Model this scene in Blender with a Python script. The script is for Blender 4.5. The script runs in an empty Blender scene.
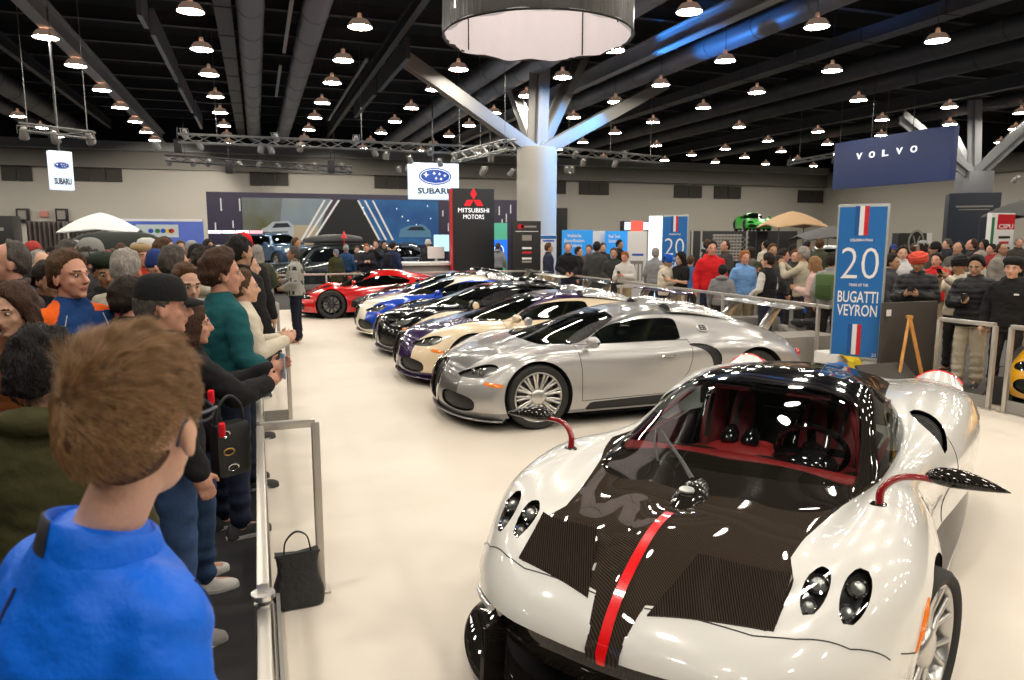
import bpy, bmesh, math, random
from mathutils import Vector, Matrix, noise
from mathutils.bvhtree import BVHTree
R = math.radians
SC = bpy.context.scene
COL = SC.collection
rnd = random.Random(7)
# ------------------------------------------------------------------ camera maths
CAM_F, CAM_PITCH, CAM_YAW, CAM_H = 725.0, R(8.15), R(19.25), 2.02
_fw = Vector((math.sin(CAM_YAW)*math.cos(CAM_PITCH), math.cos(CAM_YAW)*math.cos(CAM_PITCH), -math.sin(CAM_PITCH)))
_rt = Vector((math.cos(CAM_YAW), -math.sin(CAM_YAW), 0))
_up = _rt.cross(_fw)
CAM_O = Vector((0, 0, CAM_H))
def ray(px, py): return _fw + _rt*((px-512)/CAM_F) + _up*((340-py)/CAM_F)
def on_z(px, py, z=0.0):
    d = ray(px, py); return CAM_O + d*((z-CAM_H)/d.z)
def on_y(px, py, Y):
    d = ray(px, py); return CAM_O + d*(Y/d.y)
def on_x(px, py, X):
    d = ray(px, py); return CAM_O + d*(X/d.x)

# ------------------------------------------------------------------ materials
MATS = {}
def mat(name, col, rough=.5, metal=0, coat=0, emit=None, es=0, spec=None, bump=0, bscale=50, mix=None, mscale=5, mdetail=4, sheen=0, stretch=None, trans=0, ior=None, coords='Object'):
    if name in MATS: return MATS[name]
    m = bpy.data.materials.new(name); m.use_nodes = True
    nt = m.node_tree; b = nt.nodes['Principled BSDF']
    b.inputs['Base Color'].default_value = (*col, 1)
    b.inputs['Roughness'].default_value = rough
    b.inputs['Metallic'].default_value = metal
    b.inputs['Coat Weight'].default_value = coat
    b.inputs['Coat Roughness'].default_value = .03
    if spec is not None: b.inputs['Specular IOR Level'].default_value = spec
    if sheen: b.inputs['Sheen Weight'].default_value = sheen
    if trans: b.inputs['Transmission Weight'].default_value = trans
    if ior: b.inputs['IOR'].default_value = ior
    if emit:
        b.inputs['Emission Color'].default_value = (*emit, 1); b.inputs['Emission Strength'].default_value = es
    if bump or mix:
        tc = nt.nodes.new('ShaderNodeTexCoord'); mp = nt.nodes.new('ShaderNodeMapping')
        nt.links.new(tc.outputs[coords], mp.inputs[0])
        if stretch: mp.inputs['Scale'].default_value = stretch
    if mix:
        n = nt.nodes.new('ShaderNodeTexNoise'); n.inputs['Scale'].default_value = mscale; n.inputs['Detail'].default_value = mdetail
        nt.links.new(mp.outputs[0], n.inputs[0])
        cr = nt.nodes.new('ShaderNodeValToRGB'); cr.color_ramp.elements[0].position = .35; cr.color_ramp.elements[1].position = .65
        cr.color_ramp.elements[0].color = (*col, 1); cr.color_ramp.elements[1].color = (*mix, 1)
        nt.links.new(n.outputs[0], cr.inputs[0]); nt.links.new(cr.outputs[0], b.inputs['Base Color'])
    if bump:
        n = nt.nodes.new('ShaderNodeTexNoise'); n.inputs['Scale'].default_value = bscale; n.inputs['Detail'].default_value = 3
        nt.links.new(mp.outputs[0], n.inputs[0])
        bp = nt.nodes.new('ShaderNodeBump'); bp.inputs['Strength'].default_value = bump; bp.inputs['Distance'].default_value = .02
        nt.links.new(n.outputs[0], bp.inputs['Height']); nt.links.new(bp.outputs[0], b.inputs['Normal'])
    MATS[name] = m; return m

def glass_mat(name, tint, clear=.5, rough=.02):
    """thin tinted pane: mirror-like by Fresnel, otherwise a tinted see-through sheet"""
    if name in MATS: return MATS[name]
    m = bpy.data.materials.new(name); m.use_nodes = True; nt = m.node_tree; nt.nodes.clear()
    o = nt.nodes.new('ShaderNodeOutputMaterial'); g = nt.nodes.new('ShaderNodeBsdfGlossy'); t = nt.nodes.new('ShaderNodeBsdfTransparent')
    d = nt.nodes.new('ShaderNodeBsdfDiffuse'); mx = nt.nodes.new('ShaderNodeMixShader'); mx2 = nt.nodes.new('ShaderNodeMixShader')
    f = nt.nodes.new('ShaderNodeFresnel'); f.inputs[0].default_value = 1.5
    g.inputs['Roughness'].default_value = rough; t.inputs[0].default_value = (*tint, 1); d.inputs[0].default_value = (.01, .012, .012, 1)
    mx2.inputs[0].default_value = clear
    nt.links.new(d.outputs[0], mx2.inputs[1]); nt.links.new(t.outputs[0], mx2.inputs[2])
    nt.links.new(f.outputs[0], mx.inputs[0]); nt.links.new(mx2.outputs[0], mx.inputs[1]); nt.links.new(g.outputs[0], mx.inputs[2])
    nt.links.new(mx.outputs[0], o.inputs[0]); MATS[name] = m; return m

def carbon_mat(name, c0, c1, scale=90, rough=.3, ang=(0, 0, .6)):
    if name in MATS: return MATS[name]
    m = mat(name, c0, rough, 0, coat=.85, spec=0); nt = m.node_tree; b = nt.nodes['Principled BSDF']
    tc = nt.nodes.new('ShaderNodeTexCoord'); mp = nt.nodes.new('ShaderNodeMapping'); mp.inputs['Rotation'].default_value = ang
    w = nt.nodes.new('ShaderNodeTexWave'); w.inputs['Scale'].default_value = scale; w.wave_profile = 'SIN'
    cr = nt.nodes.new('ShaderNodeValToRGB'); cr.color_ramp.elements[0].position = .3; cr.color_ramp.elements[1].position = .7
    cr.color_ramp.elements[0].color = (*c0, 1); cr.color_ramp.elements[1].color = (*c1, 1)
    nt.links.new(tc.outputs['Object'], mp.inputs[0]); nt.links.new(mp.outputs[0], w.inputs[0]); nt.links.new(w.outputs[1], cr.inputs[0])
    nt.links.new(cr.outputs[0], b.inputs['Base Color']); return m

# ------------------------------------------------------------------ object helpers
def link(name, me, parent=None, mats=None):
    o = bpy.data.objects.new(name, me); COL.objects.link(o)
    if parent is not None: o.parent = parent
    if mats and me is not None:
        if not isinstance(mats, (list, tuple)): mats = [mats]
        if len(me.materials): me.materials.clear()
        for m in mats: me.materials.append(m)
    return o
def tag(o, label=None, cat=None, group=None, kind=None):
    if label: o['label'] = label
    if cat: o['category'] = cat
    if group: o['group'] = group
    if kind: o['kind'] = kind
    return o
def empty(name, loc=(0, 0, 0), rz=0, label=None, cat=None, group=None):
    o = bpy.data.objects.new(name, None); COL.objects.link(o); o.location = loc; o.rotation_euler = (0, 0, rz)
    o.empty_display_size = .1
    return tag(o, label, cat, group)
def copy_tree(o, parent=None):
    c = o.copy(); COL.objects.link(c); c.parent = parent
    for ch in list(o.children): copy_tree(ch, c)
    return c
def finish(me, smooth=40):
    me.update()
    if smooth is None: me.shade_flat()
    else:
        me.shade_smooth()
        if smooth < 180: me.set_sharp_from_angle(angle=R(smooth))

class MB:
    """collects shapes into one mesh"""
    def __init__(s): s.v = []; s.f = []; s.m = []; s.cm = 0; s.X = Matrix()
    def add(s, vs, fs):
        b = len(s.v); X = s.X
        s.v += [X @ Vector(p) for p in vs]
        s.f += [tuple(b+i for i in f) for f in fs]; s.m += [s.cm]*len(fs)
        return s
    def box(s, c, d, rot=None, bev=0):
        bm = bmesh.new(); bmesh.ops.create_cube(bm, size=1)
        for v in bm.verts: v.co = Vector((v.co.x*d[0], v.co.y*d[1], v.co.z*d[2]))
        if bev: bmesh.ops.bevel(bm, geom=bm.edges[:], offset=bev, segments=2, affect='EDGES', profile=.6)
        M = Matrix.Translation(c) @ (rot.to_4x4() if rot else Matrix())
        bm.transform(M); bm.verts.index_update()
        s.add([v.co for v in bm.verts], [[v.index for v in f.verts] for f in bm.faces]); bm.free(); return s
    def rings(s, rings, cap=True, closed=False):
        n = len(rings[0]); vs = [p for r in rings for p in r]; fs = []
        m = len(rings)
        for i in range(m if closed else m-1):
            a, b = i*n, ((i+1) % m)*n
            for j in range(n): fs.append((a+j, a+(j+1) % n, b+(j+1) % n, b+j))
        if cap and not closed: fs.append(tuple(range(n))[::-1]); fs.append(tuple((m-1)*n+j for j in range(n)))
        return s.add(vs, fs)
    def grid(s, rows, flip=False):
        n = len(rows[0]); vs = [p for r in rows for p in r]; fs = []
        for i in range(len(rows)-1):
            for j in range(n-1):
                f = (i*n+j, i*n+j+1, (i+1)*n+j+1, (i+1)*n+j); fs.append(f[::-1] if flip else f)
        return s.add(vs, fs)
    def tube(s, path, r, n=10, cap=True, closed=False, sq=None):
        path = [Vector(p) for p in path]; m = len(path); rings = []; prev = None
        for i, p in enumerate(path):
            if closed: t = path[(i+1) % m]-path[i-1]
            else: t = path[min(i+1, m-1)]-path[max(i-1, 0)]
            t.normalize()
            if prev is None:
                a = Vector((0, 0, 1)) if abs(t.z) < .9 else Vector((1, 0, 0)); u = t.cross(a).normalized()
            else: u = (prev-t*prev.dot(t)).normalized()
            prev = u; w = t.cross(u); rr = r[i] if isinstance(r, (list, tuple)) else r
            q = sq or 1
            rings.append([p+u*math.cos(2*math.pi*k/n)*rr+w*math.sin(2*math.pi*k/n)*rr*q for k in range(n)])
        return s.rings(rings, cap, closed)
    def bar(s, a, b, w, h, up=(0, 0, 1), bev=0):
        a, b = Vector(a), Vector(b); d = b-a; L = d.length; d.normalize(); u = Vector(up)
        if abs(d.dot(u)) > .99: u = Vector((1, 0, 0))
        x = d.cross(u).normalized(); z = x.cross(d)
        rot = Matrix((x, d, z)).transposed()
        return s.box((a+b)/2, (w, L, h), rot, bev)
    def lathe(s, prof, n=32, axis='z', c=(0, 0, 0), a0=0, a1=2*math.pi):
        full = abs(a1-a0-2*math.pi) < 1e-6; rings = []
        for k in range(n if full else n+1):
            a = a0+(a1-a0)*k/n; row = []
            for r_, z_ in prof:
                p = (math.cos(a)*r_, math.sin(a)*r_, z_)
                if axis == 'y': p = (p[0], p[2], -p[1])
                elif axis == 'x': p = (p[2], p[0], p[1])
                row.append(Vector(p)+Vector(c))
            rings.append(row)
        if full: rings.append(rings[0])
        return s.grid(rings)
    def ell(s, c, r, n=16, rot=None):
        c = Vector(c); rows = []
        for i in range(n//2+1):
            th = math.pi*i/(n//2); row = []
            for j in range(n+1):
                ph = 2*math.pi*j/n
                p = Vector((r[0]*math.sin(th)*math.cos(ph), r[1]*math.sin(th)*math.sin(ph), r[2]*math.cos(th)))
                if rot: p = rot @ p
                row.append(c+p)
            rows.append(row)
        return s.grid(rows, True)
    def cap(s, a, b, ra, rb, n=12, flat=1, fdir=None):
        """tapered limb with round ends"""
        a, b = Vector(a), Vector(b); t = (b-a); L = t.length
        t = t.normalized() if L > 1e-6 else Vector((0, 0, 1))
        w = Vector(fdir) if fdir else (Vector((0, 1, 0)) if abs(t.y) < .9 else Vector((1, 0, 0)))
        u = t.cross(w).normalized(); w = u.cross(t).normalized(); rings = []
        for k in (1, .92, .7, .38, 0): rings.append((a-t*ra*math.sin(k*math.pi/2*.98), ra*math.cos(k*math.pi/2*.98)))
        for k in (0, .38, .7, .92, 1): rings.append((b+t*rb*math.sin(k*math.pi/2*.98), rb*math.cos(k*math.pi/2*.98)))
        return s.rings([[p+u*math.cos(2*math.pi*j/n)*rr+w*math.sin(2*math.pi*j/n)*rr*flat for j in range(n)] for p, rr in rings])
    def prism(s, pts, y0, y1, fr=None):
        """polygon in (x,z), extruded along y; fr maps (x,y,z) to Vector"""
        fr = fr or (lambda x, y, z: Vector((x, y, z))); n = len(pts)
        vs = [fr(x, y0, z) for x, z in pts]+[fr(x, y1, z) for x, z in pts]
        fs = [tuple(range(n)), tuple(range(n, 2*n))[::-1]]+[(i, i+n, (i+1) % n+n, (i+1) % n) for i in range(n)]
        return s.add(vs, fs)
    def mesh(s, name='m', smooth=40, weld=True):
        me = bpy.data.meshes.new(name); me.from_pydata([tuple(v) for v in s.v], [], s.f)
        me.polygons.foreach_set('material_index', s.m)
        if weld:
            bm = bmesh.new(); bm.from_mesh(me); bmesh.ops.remove_doubles(bm, verts=bm.verts, dist=1e-5)
            bmesh.ops.recalc_face_normals(bm, faces=bm.faces); bm.to_mesh(me); bm.free()
        finish(me, smooth); return me
    def build(s, name, mats, parent=None, smooth=40, weld=True):
        return link(name, s.mesh(name, smooth, weld), parent, mats)

def text_mesh(txt, size=1, extrude=.01, align='CENTER', bold=0):
    cu = bpy.data.curves.new('t', 'FONT'); cu.body = txt; cu.size = size; cu.extrude = extrude; cu.align_x = align; cu.align_y = 'CENTER'; cu.offset = bold
    cu.resolution_u = 3
    o = bpy.data.objects.new('t', cu); COL.objects.link(o)
    bpy.context.view_layer.update()
    me = bpy.data.meshes.new_from_object(o.evaluated_get(bpy.context.evaluated_depsgraph_get()))
    bpy.data.objects.remove(o); bpy.data.curves.remove(cu); return me
def text_on(txt, name, M, w, h, m, parent, extrude=.004, bold=0):
    """lettering scaled to w x h metres, local frame M: x right, y up, z out of the face"""
    me = text_mesh(txt, 1, .5, bold=bold)
    xs = [v.co.x for v in me.vertices]; ys = [v.co.y for v in me.vertices]
    cx, cy = (min(xs)+max(xs))/2, (min(ys)+max(ys))/2; sx = w/(max(xs)-min(xs)); sy = h/(max(ys)-min(ys))
    for v in me.vertices: v.co = M @ Vector(((v.co.x-cx)*sx, (v.co.y-cy)*sy, (v.co.z+.5)*extrude))
    me.materials.clear(); return link(name, me, parent, m)
def frame(o, right, up):
    r = Vector(right).normalized(); u = Vector(up).normalized(); n = r.cross(u)
    return Matrix(((r.x, u.x, n.x, o[0]), (r.y, u.y, n.y, o[1]), (r.z, u.z, n.z, o[2]), (0, 0, 0, 1)))

# ------------------------------------------------------------------ surfaces for car bodies
def _tang(P, k):
    n = len(P); T = []
    for i in range(n):
        if i == 0: T.append((P[1]-P[0])/(k[1]-k[0]))
        elif i == n-1: T.append((P[-1]-P[-2])/(k[-1]-k[-2]))
        else:
            h0, h1 = k[i]-k[i-1], k[i+1]-k[i]; d0, d1 = (P[i]-P[i-1])/h0, (P[i+1]-P[i])/h1
            T.append((d0*h1+d1*h0)/(h0+h1))
    return T
def _herm(P, T, k, i, t):
    h = k[i+1]-k[i]; t2 = t*t; t3 = t2*t
    return P[i]*(2*t3-3*t2+1)+T[i]*(h*(t3-2*t2+t))+P[i+1]*(3*t2-2*t3)+T[i+1]*(h*(t3-t2))
def spline(P, sub, sym=False):
    P = [Vector(p) for p in P]; k = [0]
    for i in range(1, len(P)): k.append(k[-1]+max((P[i]-P[i-1]).length, 1e-4)**.7)
    T = _tang(P, k); out = []
    for i in range(len(P)-1):
        for j in range(sub): out.append(_herm(P, T, k, i, j/sub))
    return out+[P[-1]]
def surf(cage, su, sv):
    """cage rows (front to rear) of points (centre to sill); first line is the symmetry line"""
    rows = [[Vector(p) for p in r] for r in cage]; nl = len(rows[0]); nr = len(rows)
    def knots(seqs):
        k = [0]
        for i in range(1, len(seqs[0])): k.append(k[-1]+max(sum((s[i]-s[i-1]).length for s in seqs)/len(seqs), 1e-3)**.75)
        return k
    lines = [[rows[i][j] for i in range(nr)] for j in range(nl)]; kr = knots(lines); fine = []
    for L in lines:
        T = _tang(L, kr); o = []
        for i in range(nr-1):
            for j in range(su): o.append(_herm(L, T, kr, i, j/su))
        fine.append(o+[L[-1]])
    out = []; kl = None
    cr = [[fine[j][i] for j in range(nl)] for i in range(len(fine[0]))]
    kl = knots(cr)
    for c in cr:
        T = _tang(c, kl); m = Vector((c[1].x, -c[1].y, c[1].z)); h = kl[1]-kl[0]
        T[0] = (c[1]-m)/(2*h); row = []
        for i in range(nl-1):
            for j in range(sv): row.append(_herm(c, T, kl, i, j/sv))
        out.append(row+[c[-1]])
    return out
def sdpoly(pts):
    n = len(pts)
    def f(x, y):
        best = 1e9; ins = False
        for i in range(n):
            ax, ay = pts[i]; bx, by = pts[(i+1) % n]; ex, ey = bx-ax, by-ay; wx, wy = x-ax, y-ay
            q = ex*ex+ey*ey; t = max(0, min(1, (wx*ex+wy*ey)/q)) if q else 0
            dx, dy = wx-ex*t, wy-ey*t; d = dx*dx+dy*dy
            if d < best: best = d
            if (ay > y) != (by > y) and x < (bx-ax)*(y-ay)/(by-ay)+ax: ins = not ins
        d = math.sqrt(best); return -d if ins else d
    return f
def chaikin(pts, it=2):
    for _ in range(it):
        q = []
        for i in range(len(pts)):
            a, b = pts[i], pts[(i+1) % len(pts)]
            q.append((a[0]*.75+b[0]*.25, a[1]*.75+b[1]*.25)); q.append((a[0]*.25+b[0]*.75, a[1]*.25+b[1]*.75))
        pts = q
    return pts
def cut(bm, f, idx, only=None):
    """split the faces along f=0 and give material idx to the faces inside (f<0)"""
    val = {}
    for v in bm.verts:
        d = f(v.co); val[v] = 0.0 if abs(d) < 2e-4 else d
    for e in bm.edges[:]:
        a, b = e.verts; da, db = val[a], val[b]
        if da*db < 0:
            t = da/(da-db); p = a.co.lerp(b.co, t); ne, nv = bmesh.utils.edge_split(e, a, t); nv.co = p; val[nv] = 0.0
    for fc in bm.faces[:]:
        z = [v for v in fc.verts if val[v] == 0.0]
        if len(z) >= 2 and any(val[v] > 0 for v in fc.verts) and any(val[v] < 0 for v in fc.verts):
            vs = list(fc.verts)
            for a in range(len(z)):
                done = False
                for b in range(a+1, len(z)):
                    i, j = vs.index(z[a]), vs.index(z[b])
                    if abs(i-j) not in (1, len(vs)-1):
                        try: bmesh.utils.face_split(fc, z[a], z[b]); done = True; break
                        except Exception: pass
                if done: break
    for fc in bm.faces:
        sgn = sum(val[v] for v in fc.verts)
        if sgn < 0 and (only is None or fc.material_index in only): fc.material_index = idx
def body_parts(rows, cuts, colour=None):
    """half-body grid -> cuts -> mirrored; returns dict idx -> (verts, faces, normals), and a BVH of the full skin"""
    bm = bmesh.new(); V = [[bm.verts.new(p) for p in r] for r in rows]
    for i in range(len(V)-1):
        for j in range(len(V[0])-1):
            q = []
            for v in (V[i][j], V[i+1][j], V[i+1][j+1], V[i][j+1]):
                if v not in q: q.append(v)
            f = bm.faces.new(q)
            f.material_index = colour(i, j) if colour else 0
    bmesh.ops.remove_doubles(bm, verts=bm.verts, dist=1e-5)
    for f, idx, only in cuts: cut(bm, f, idx, only)
    bmesh.ops.recalc_face_normals(bm, faces=bm.faces)
    geo = bmesh.ops.duplicate(bm, geom=bm.verts[:]+bm.edges[:]+bm.faces[:])['geom']
    for g in geo:
        if isinstance(g, bmesh.types.BMVert): g.co.y = -g.co.y
    bmesh.ops.remove_doubles(bm, verts=bm.verts, dist=2e-5)
    bmesh.ops.recalc_face_normals(bm, faces=bm.faces)
    bm.normal_update()
    tot = sum((f.calc_center_median()-Vector((-1.3, 0, .5))).dot(f.normal)*f.calc_area() for f in bm.faces)
    if tot < 0: bmesh.ops.reverse_faces(bm, faces=bm.faces[:])
    bm.normal_update()
    bvh = BVHTree.FromBMesh(bm); parts = {}
    for f in bm.faces:
        c = f.calc_center_median(); parts.setdefault((f.material_index, 1 if c.y > 0 else -1), []).append([(v.index, v.co.copy(), v.normal.copy()) for v in f.verts])
    bm.free(); return parts, bvh
def emit_part(parts, keys, name, mats, parent, matmap=None, off=0):
    vi = {}; vs = []; ns = []; fs = []; mi = []
    for k in keys:
        for f in parts.get(k, []):
            row = []
            for i, co, no in f:
                key = (round(co.x, 5), round(co.y, 5), round(co.z, 5))
                if key not in vi: vi[key] = len(vs); vs.append(co+no*off); ns.append(no)
                row.append(vi[key])
            if len(set(row)) == len(row): fs.append(row); mi.append(matmap[k[0]] if matmap else 0)
    me = bpy.data.meshes.new(name); me.from_pydata([tuple(v) for v in vs], [], fs); me.polygons.foreach_set('material_index', mi)
    me.update(); me.shade_smooth()
    me.normals_split_custom_set_from_vertices([tuple(n) for n in ns])
    return link(name, me, parent, mats)
def proj_path(bvh, pts, direction, off=.002):
    d = Vector(direction).normalized(); out = []
    for p in pts:
        h = bvh.ray_cast(Vector(p)-d*3, d)
        if h[0] is not None: out.append(h[0]-d*off)
    return out
def dense(pts, n=8, closed=False):
    pts = [Vector(p) for p in pts]; out = []
    for i in range(len(pts) if closed else len(pts)-1):
        a, b = pts[i], pts[(i+1) % len(pts)]
        for k in range(n): out.append(a.lerp(b, k/n))
    if not closed: out.append(pts[-1])
    return out
# ================================================================== CARS (x forward, y to the car's left, origin under the front axle)
TYRE = mat('tyre_rubber', (.018, .017, .016), .75)
BLACKP = mat('black_plastic', (.012, .012, .013), .5)
GLOSSB = mat('gloss_black', (.008, .008, .009), .08, coat=1)
CHROME = mat('chrome', (.75, .74, .72), .1, 1)
RIMS = mat('rim_silver', (.62, .61, .59), .28, .9)
RIMD = mat('rim_dark', (.05, .05, .055), .3, .8)
DISC = mat('brake_disc', (.25, .24, .23), .35, .9)
GLASS = glass_mat('car_glass', (.80, .85, .84), .96)
DGLASS = glass_mat('dark_car_glass', (.38, .47, .43), .8)
LENS = glass_mat('lens_glass', (.9, .9, .9), .95)
ORANGE = mat('orange_lens', (.9, .22, .02), .15, coat=1)
REDL = mat('red_lens', (.5, .01, .01), .15, coat=1)
MESHB = mat('dark_mesh', (.012, .012, .012), .45, .3)
LINER = mat('wheel_liner', (.01, .01, .01), .9)
SEATD = mat('dark_leather', (.03, .028, .026), .6)

def arc_pts(r, a0, a1, n): return [(r*math.cos(a0+(a1-a0)*k/n), r*math.sin(a0+(a1-a0)*k/n)) for k in range(n+1)]

def wheel(parent, c, r, w, rr, n, left, rim_m, style='twin', steer=0):
    """wheel with its outer face towards +y (left) or -y"""
    a = MB(); hw = w/2; s = 1
    prof = [(rr+.004, -hw*.8), (rr+.012, -hw*.92), (r*.93, -hw), (r*.985, -hw*.86), (r, -hw*.6), (r, -hw*.2), (r-.006, -hw*.17), (r, -hw*.14), (r, hw*.14), (r-.006, hw*.17), (r, hw*.2), (r, hw*.6), (r*.985, hw*.86), (r*.93, hw), (rr+.012, hw*.92), (rr+.004, hw*.8)]
    yaxis = lambda pf: pf
    b = MB()
    # rim barrel + lip (axis y; +y outward)
    b.lathe(yaxis([(rr+.006, hw*.84), (rr-.004, hw*.86), (rr-.014, hw*.80), (rr-.02, hw*.5), (rr-.05, -hw*.3), (rr-.05, -hw*.8)]), 48, 'y')
    hub = .055
    for k in range(n):
        A = 2*math.pi*k/n
        offs = (-.5, .5) if style in ('twin', 'y') else (0,)
        for o in offs:
            a0 = A+(o*.10 if style == 'twin' else o*.02); a1 = A+(o*.17 if style == 'twin' else o*.42)
            p0 = Vector((math.cos(a0)*hub*.9, hw*.62, math.sin(a0)*hub*.9)); p1 = Vector((math.cos((a0+a1)/2)*rr*.55, hw*.60, math.sin((a0+a1)/2)*rr*.55)); p2 = Vector((math.cos(a1)*(rr-.012), hw*.74, math.sin(a1)*(rr-.012)))
            wd = .014 if style == 'twin' else .013
            b.tube([p0, p1, p2], [wd*1.15, wd, wd*1.05], 8)
    b.lathe(yaxis([(.0, hw*.86), (.045, hw*.85), (.07, hw*.80), (.088, hw*.70), (.09, hw*.5), (.05, hw*.3)]), 24, 'y')
    rim = b.build('wheel', rim_m, parent, 50); rim.location = c
    rim.rotation_euler = (0, 0, (0 if left else math.pi)+steer)
    t = MB().lathe(yaxis(prof), 56, 'y').build('tyre', TYRE, rim, 50)
    d = MB().lathe(yaxis([(.05, .02), (rr*.78, .02), (rr*.78, -.012), (.05, -.012)]), 40, 'y').build('brake_disc', DISC, rim, 30)
    cp = MB(); pr = arc_pts(rr*.84, .35, 1.15, 6)+arc_pts(rr*.52, 1.15, .35, 6)
    cp.prism(pr, -.03, .045).build('brake_caliper', BLACKP, rim, 30)
    return rim

def wheel_liner(parent, bvh, cx, cz, Rr, yin, side):
    m = MB(); rows = []
    for k in range(41):
        a = R(-35)+(math.pi+R(70))*k/40; x = cx+math.cos(a)*Rr; z = cz+math.sin(a)*Rr
        h = bvh.ray_cast(Vector((cx+math.cos(a)*(Rr+.012), side*3, cz+math.sin(a)*(Rr+.012))), Vector((0, -side, 0)))
        yo = abs(h[0].y)-.004 if h[0] is not None and abs(h[0].y) > .6 else .9
        rows.append([(x, side*yo, z), (x, side*(yo-.012), z), (x, side*yin, z)])
    m.grid(rows)
    m.add([(cx+math.cos(2*math.pi*k/32)*Rr*1.02, side*yin, cz+math.sin(2*math.pi*k/32)*Rr*1.02) for k in range(32)], [tuple(range(32))])
    return m.build('wheel_arch', LINER, parent, 50)

# ------------------------------------------------------------------ the four grille-nosed coupes
VEY = [
 [(.82,0,.13),(.81,.25,.13),(.74,.55,.13),(.60,.78,.13),(.47,.90,.13),(.40,.95,.13),(.38,.95,.11)],
 [(.885,0,.25),(.87,.25,.25),(.79,.56,.25),(.66,.80,.25),(.52,.925,.25),(.42,.965,.22),(.38,.96,.14)],
 [(.88,0,.44),(.855,.25,.44),(.77,.56,.44),(.63,.80,.45),(.48,.93,.45),(.38,.97,.33),(.36,.965,.15)],
 [(.82,0,.61),(.78,.24,.605),(.67,.52,.595),(.52,.77,.61),(.38,.925,.57),(.34,.978,.38),(.34,.965,.15)],
 [(.66,0,.705),(.62,.23,.70),(.50,.49,.69),(.36,.74,.725),(.26,.925,.68),(.27,.985,.44),(.27,.965,.15)],
 [(.34,0,.775),(.33,.25,.77),(.26,.51,.77),(.14,.745,.81),(.08,.935,.745),(.08,.992,.50),(.08,.965,.15)],
 [(0,0,.83),(0,.28,.825),(-.03,.56,.82),(-.08,.75,.85),(-.12,.935,.775),(-.12,.99,.50),(-.12,.965,.15)],
 [(-.28,0,.895),(-.29,.30,.888),(-.34,.61,.865),(-.42,.77,.85),(-.42,.915,.765),(-.42,.962,.50),(-.42,.955,.15)],
 [(-.64,0,1.0),(-.65,.31,.99),(-.69,.64,.935),(-.72,.795,.845),(-.72,.91,.75),(-.72,.952,.50),(-.72,.955,.15)],
 [(-1.03,0,1.125),(-1.04,.30,1.115),(-1.05,.585,1.05),(-1.06,.79,.845),(-1.06,.905,.745),(-1.06,.948,.50),(-1.06,.955,.15)],
 [(-1.42,0,1.195),(-1.42,.30,1.185),(-1.42,.555,1.115),(-1.42,.785,.85),(-1.42,.91,.75),(-1.42,.945,.50),(-1.42,.955,.15)],
 [(-1.85,0,1.195),(-1.85,.30,1.185),(-1.85,.545,1.115),(-1.85,.79,.875),(-1.85,.94,.77),(-1.85,.955,.50),(-1.85,.96,.15)],
 [(-2.28,0,1.135),(-2.28,.30,1.13),(-2.28,.545,1.07),(-2.28,.80,.93),(-2.28,.972,.79),(-2.28,.985,.50),(-2.28,.97,.15)],
 [(-2.71,0,1.05),(-2.71,.30,1.045),(-2.71,.54,1.0),(-2.71,.79,.91),(-2.71,.985,.77),(-2.71,1.0,.50),(-2.71,.97,.15)],
 [(-3.12,0,.93),(-3.12,.29,.93),(-3.12,.52,.90),(-3.12,.76,.83),(-3.12,.955,.70),(-3.12,.985,.47),(-3.12,.96,.17)],
 [(-3.42,0,.80),(-3.42,.29,.80),(-3.41,.50,.78),(-3.38,.73,.72),(-3.34,.90,.60),(-3.32,.935,.43),(-3.3,.93,.2)],
 [(-3.58,0,.64),(-3.58,.28,.64),(-3.56,.48,.63),(-3.52,.68,.58),(-3.47,.83,.50),(-3.44,.87,.40),(-3.43,.87,.24)],
 [(-3.60,0,.34),(-3.60,.28,.34),(-3.58,.48,.34),(-3.54,.66,.34),(-3.50,.79,.33),(-3.47,.83,.31),(-3.46,.83,.28)],
]
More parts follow.
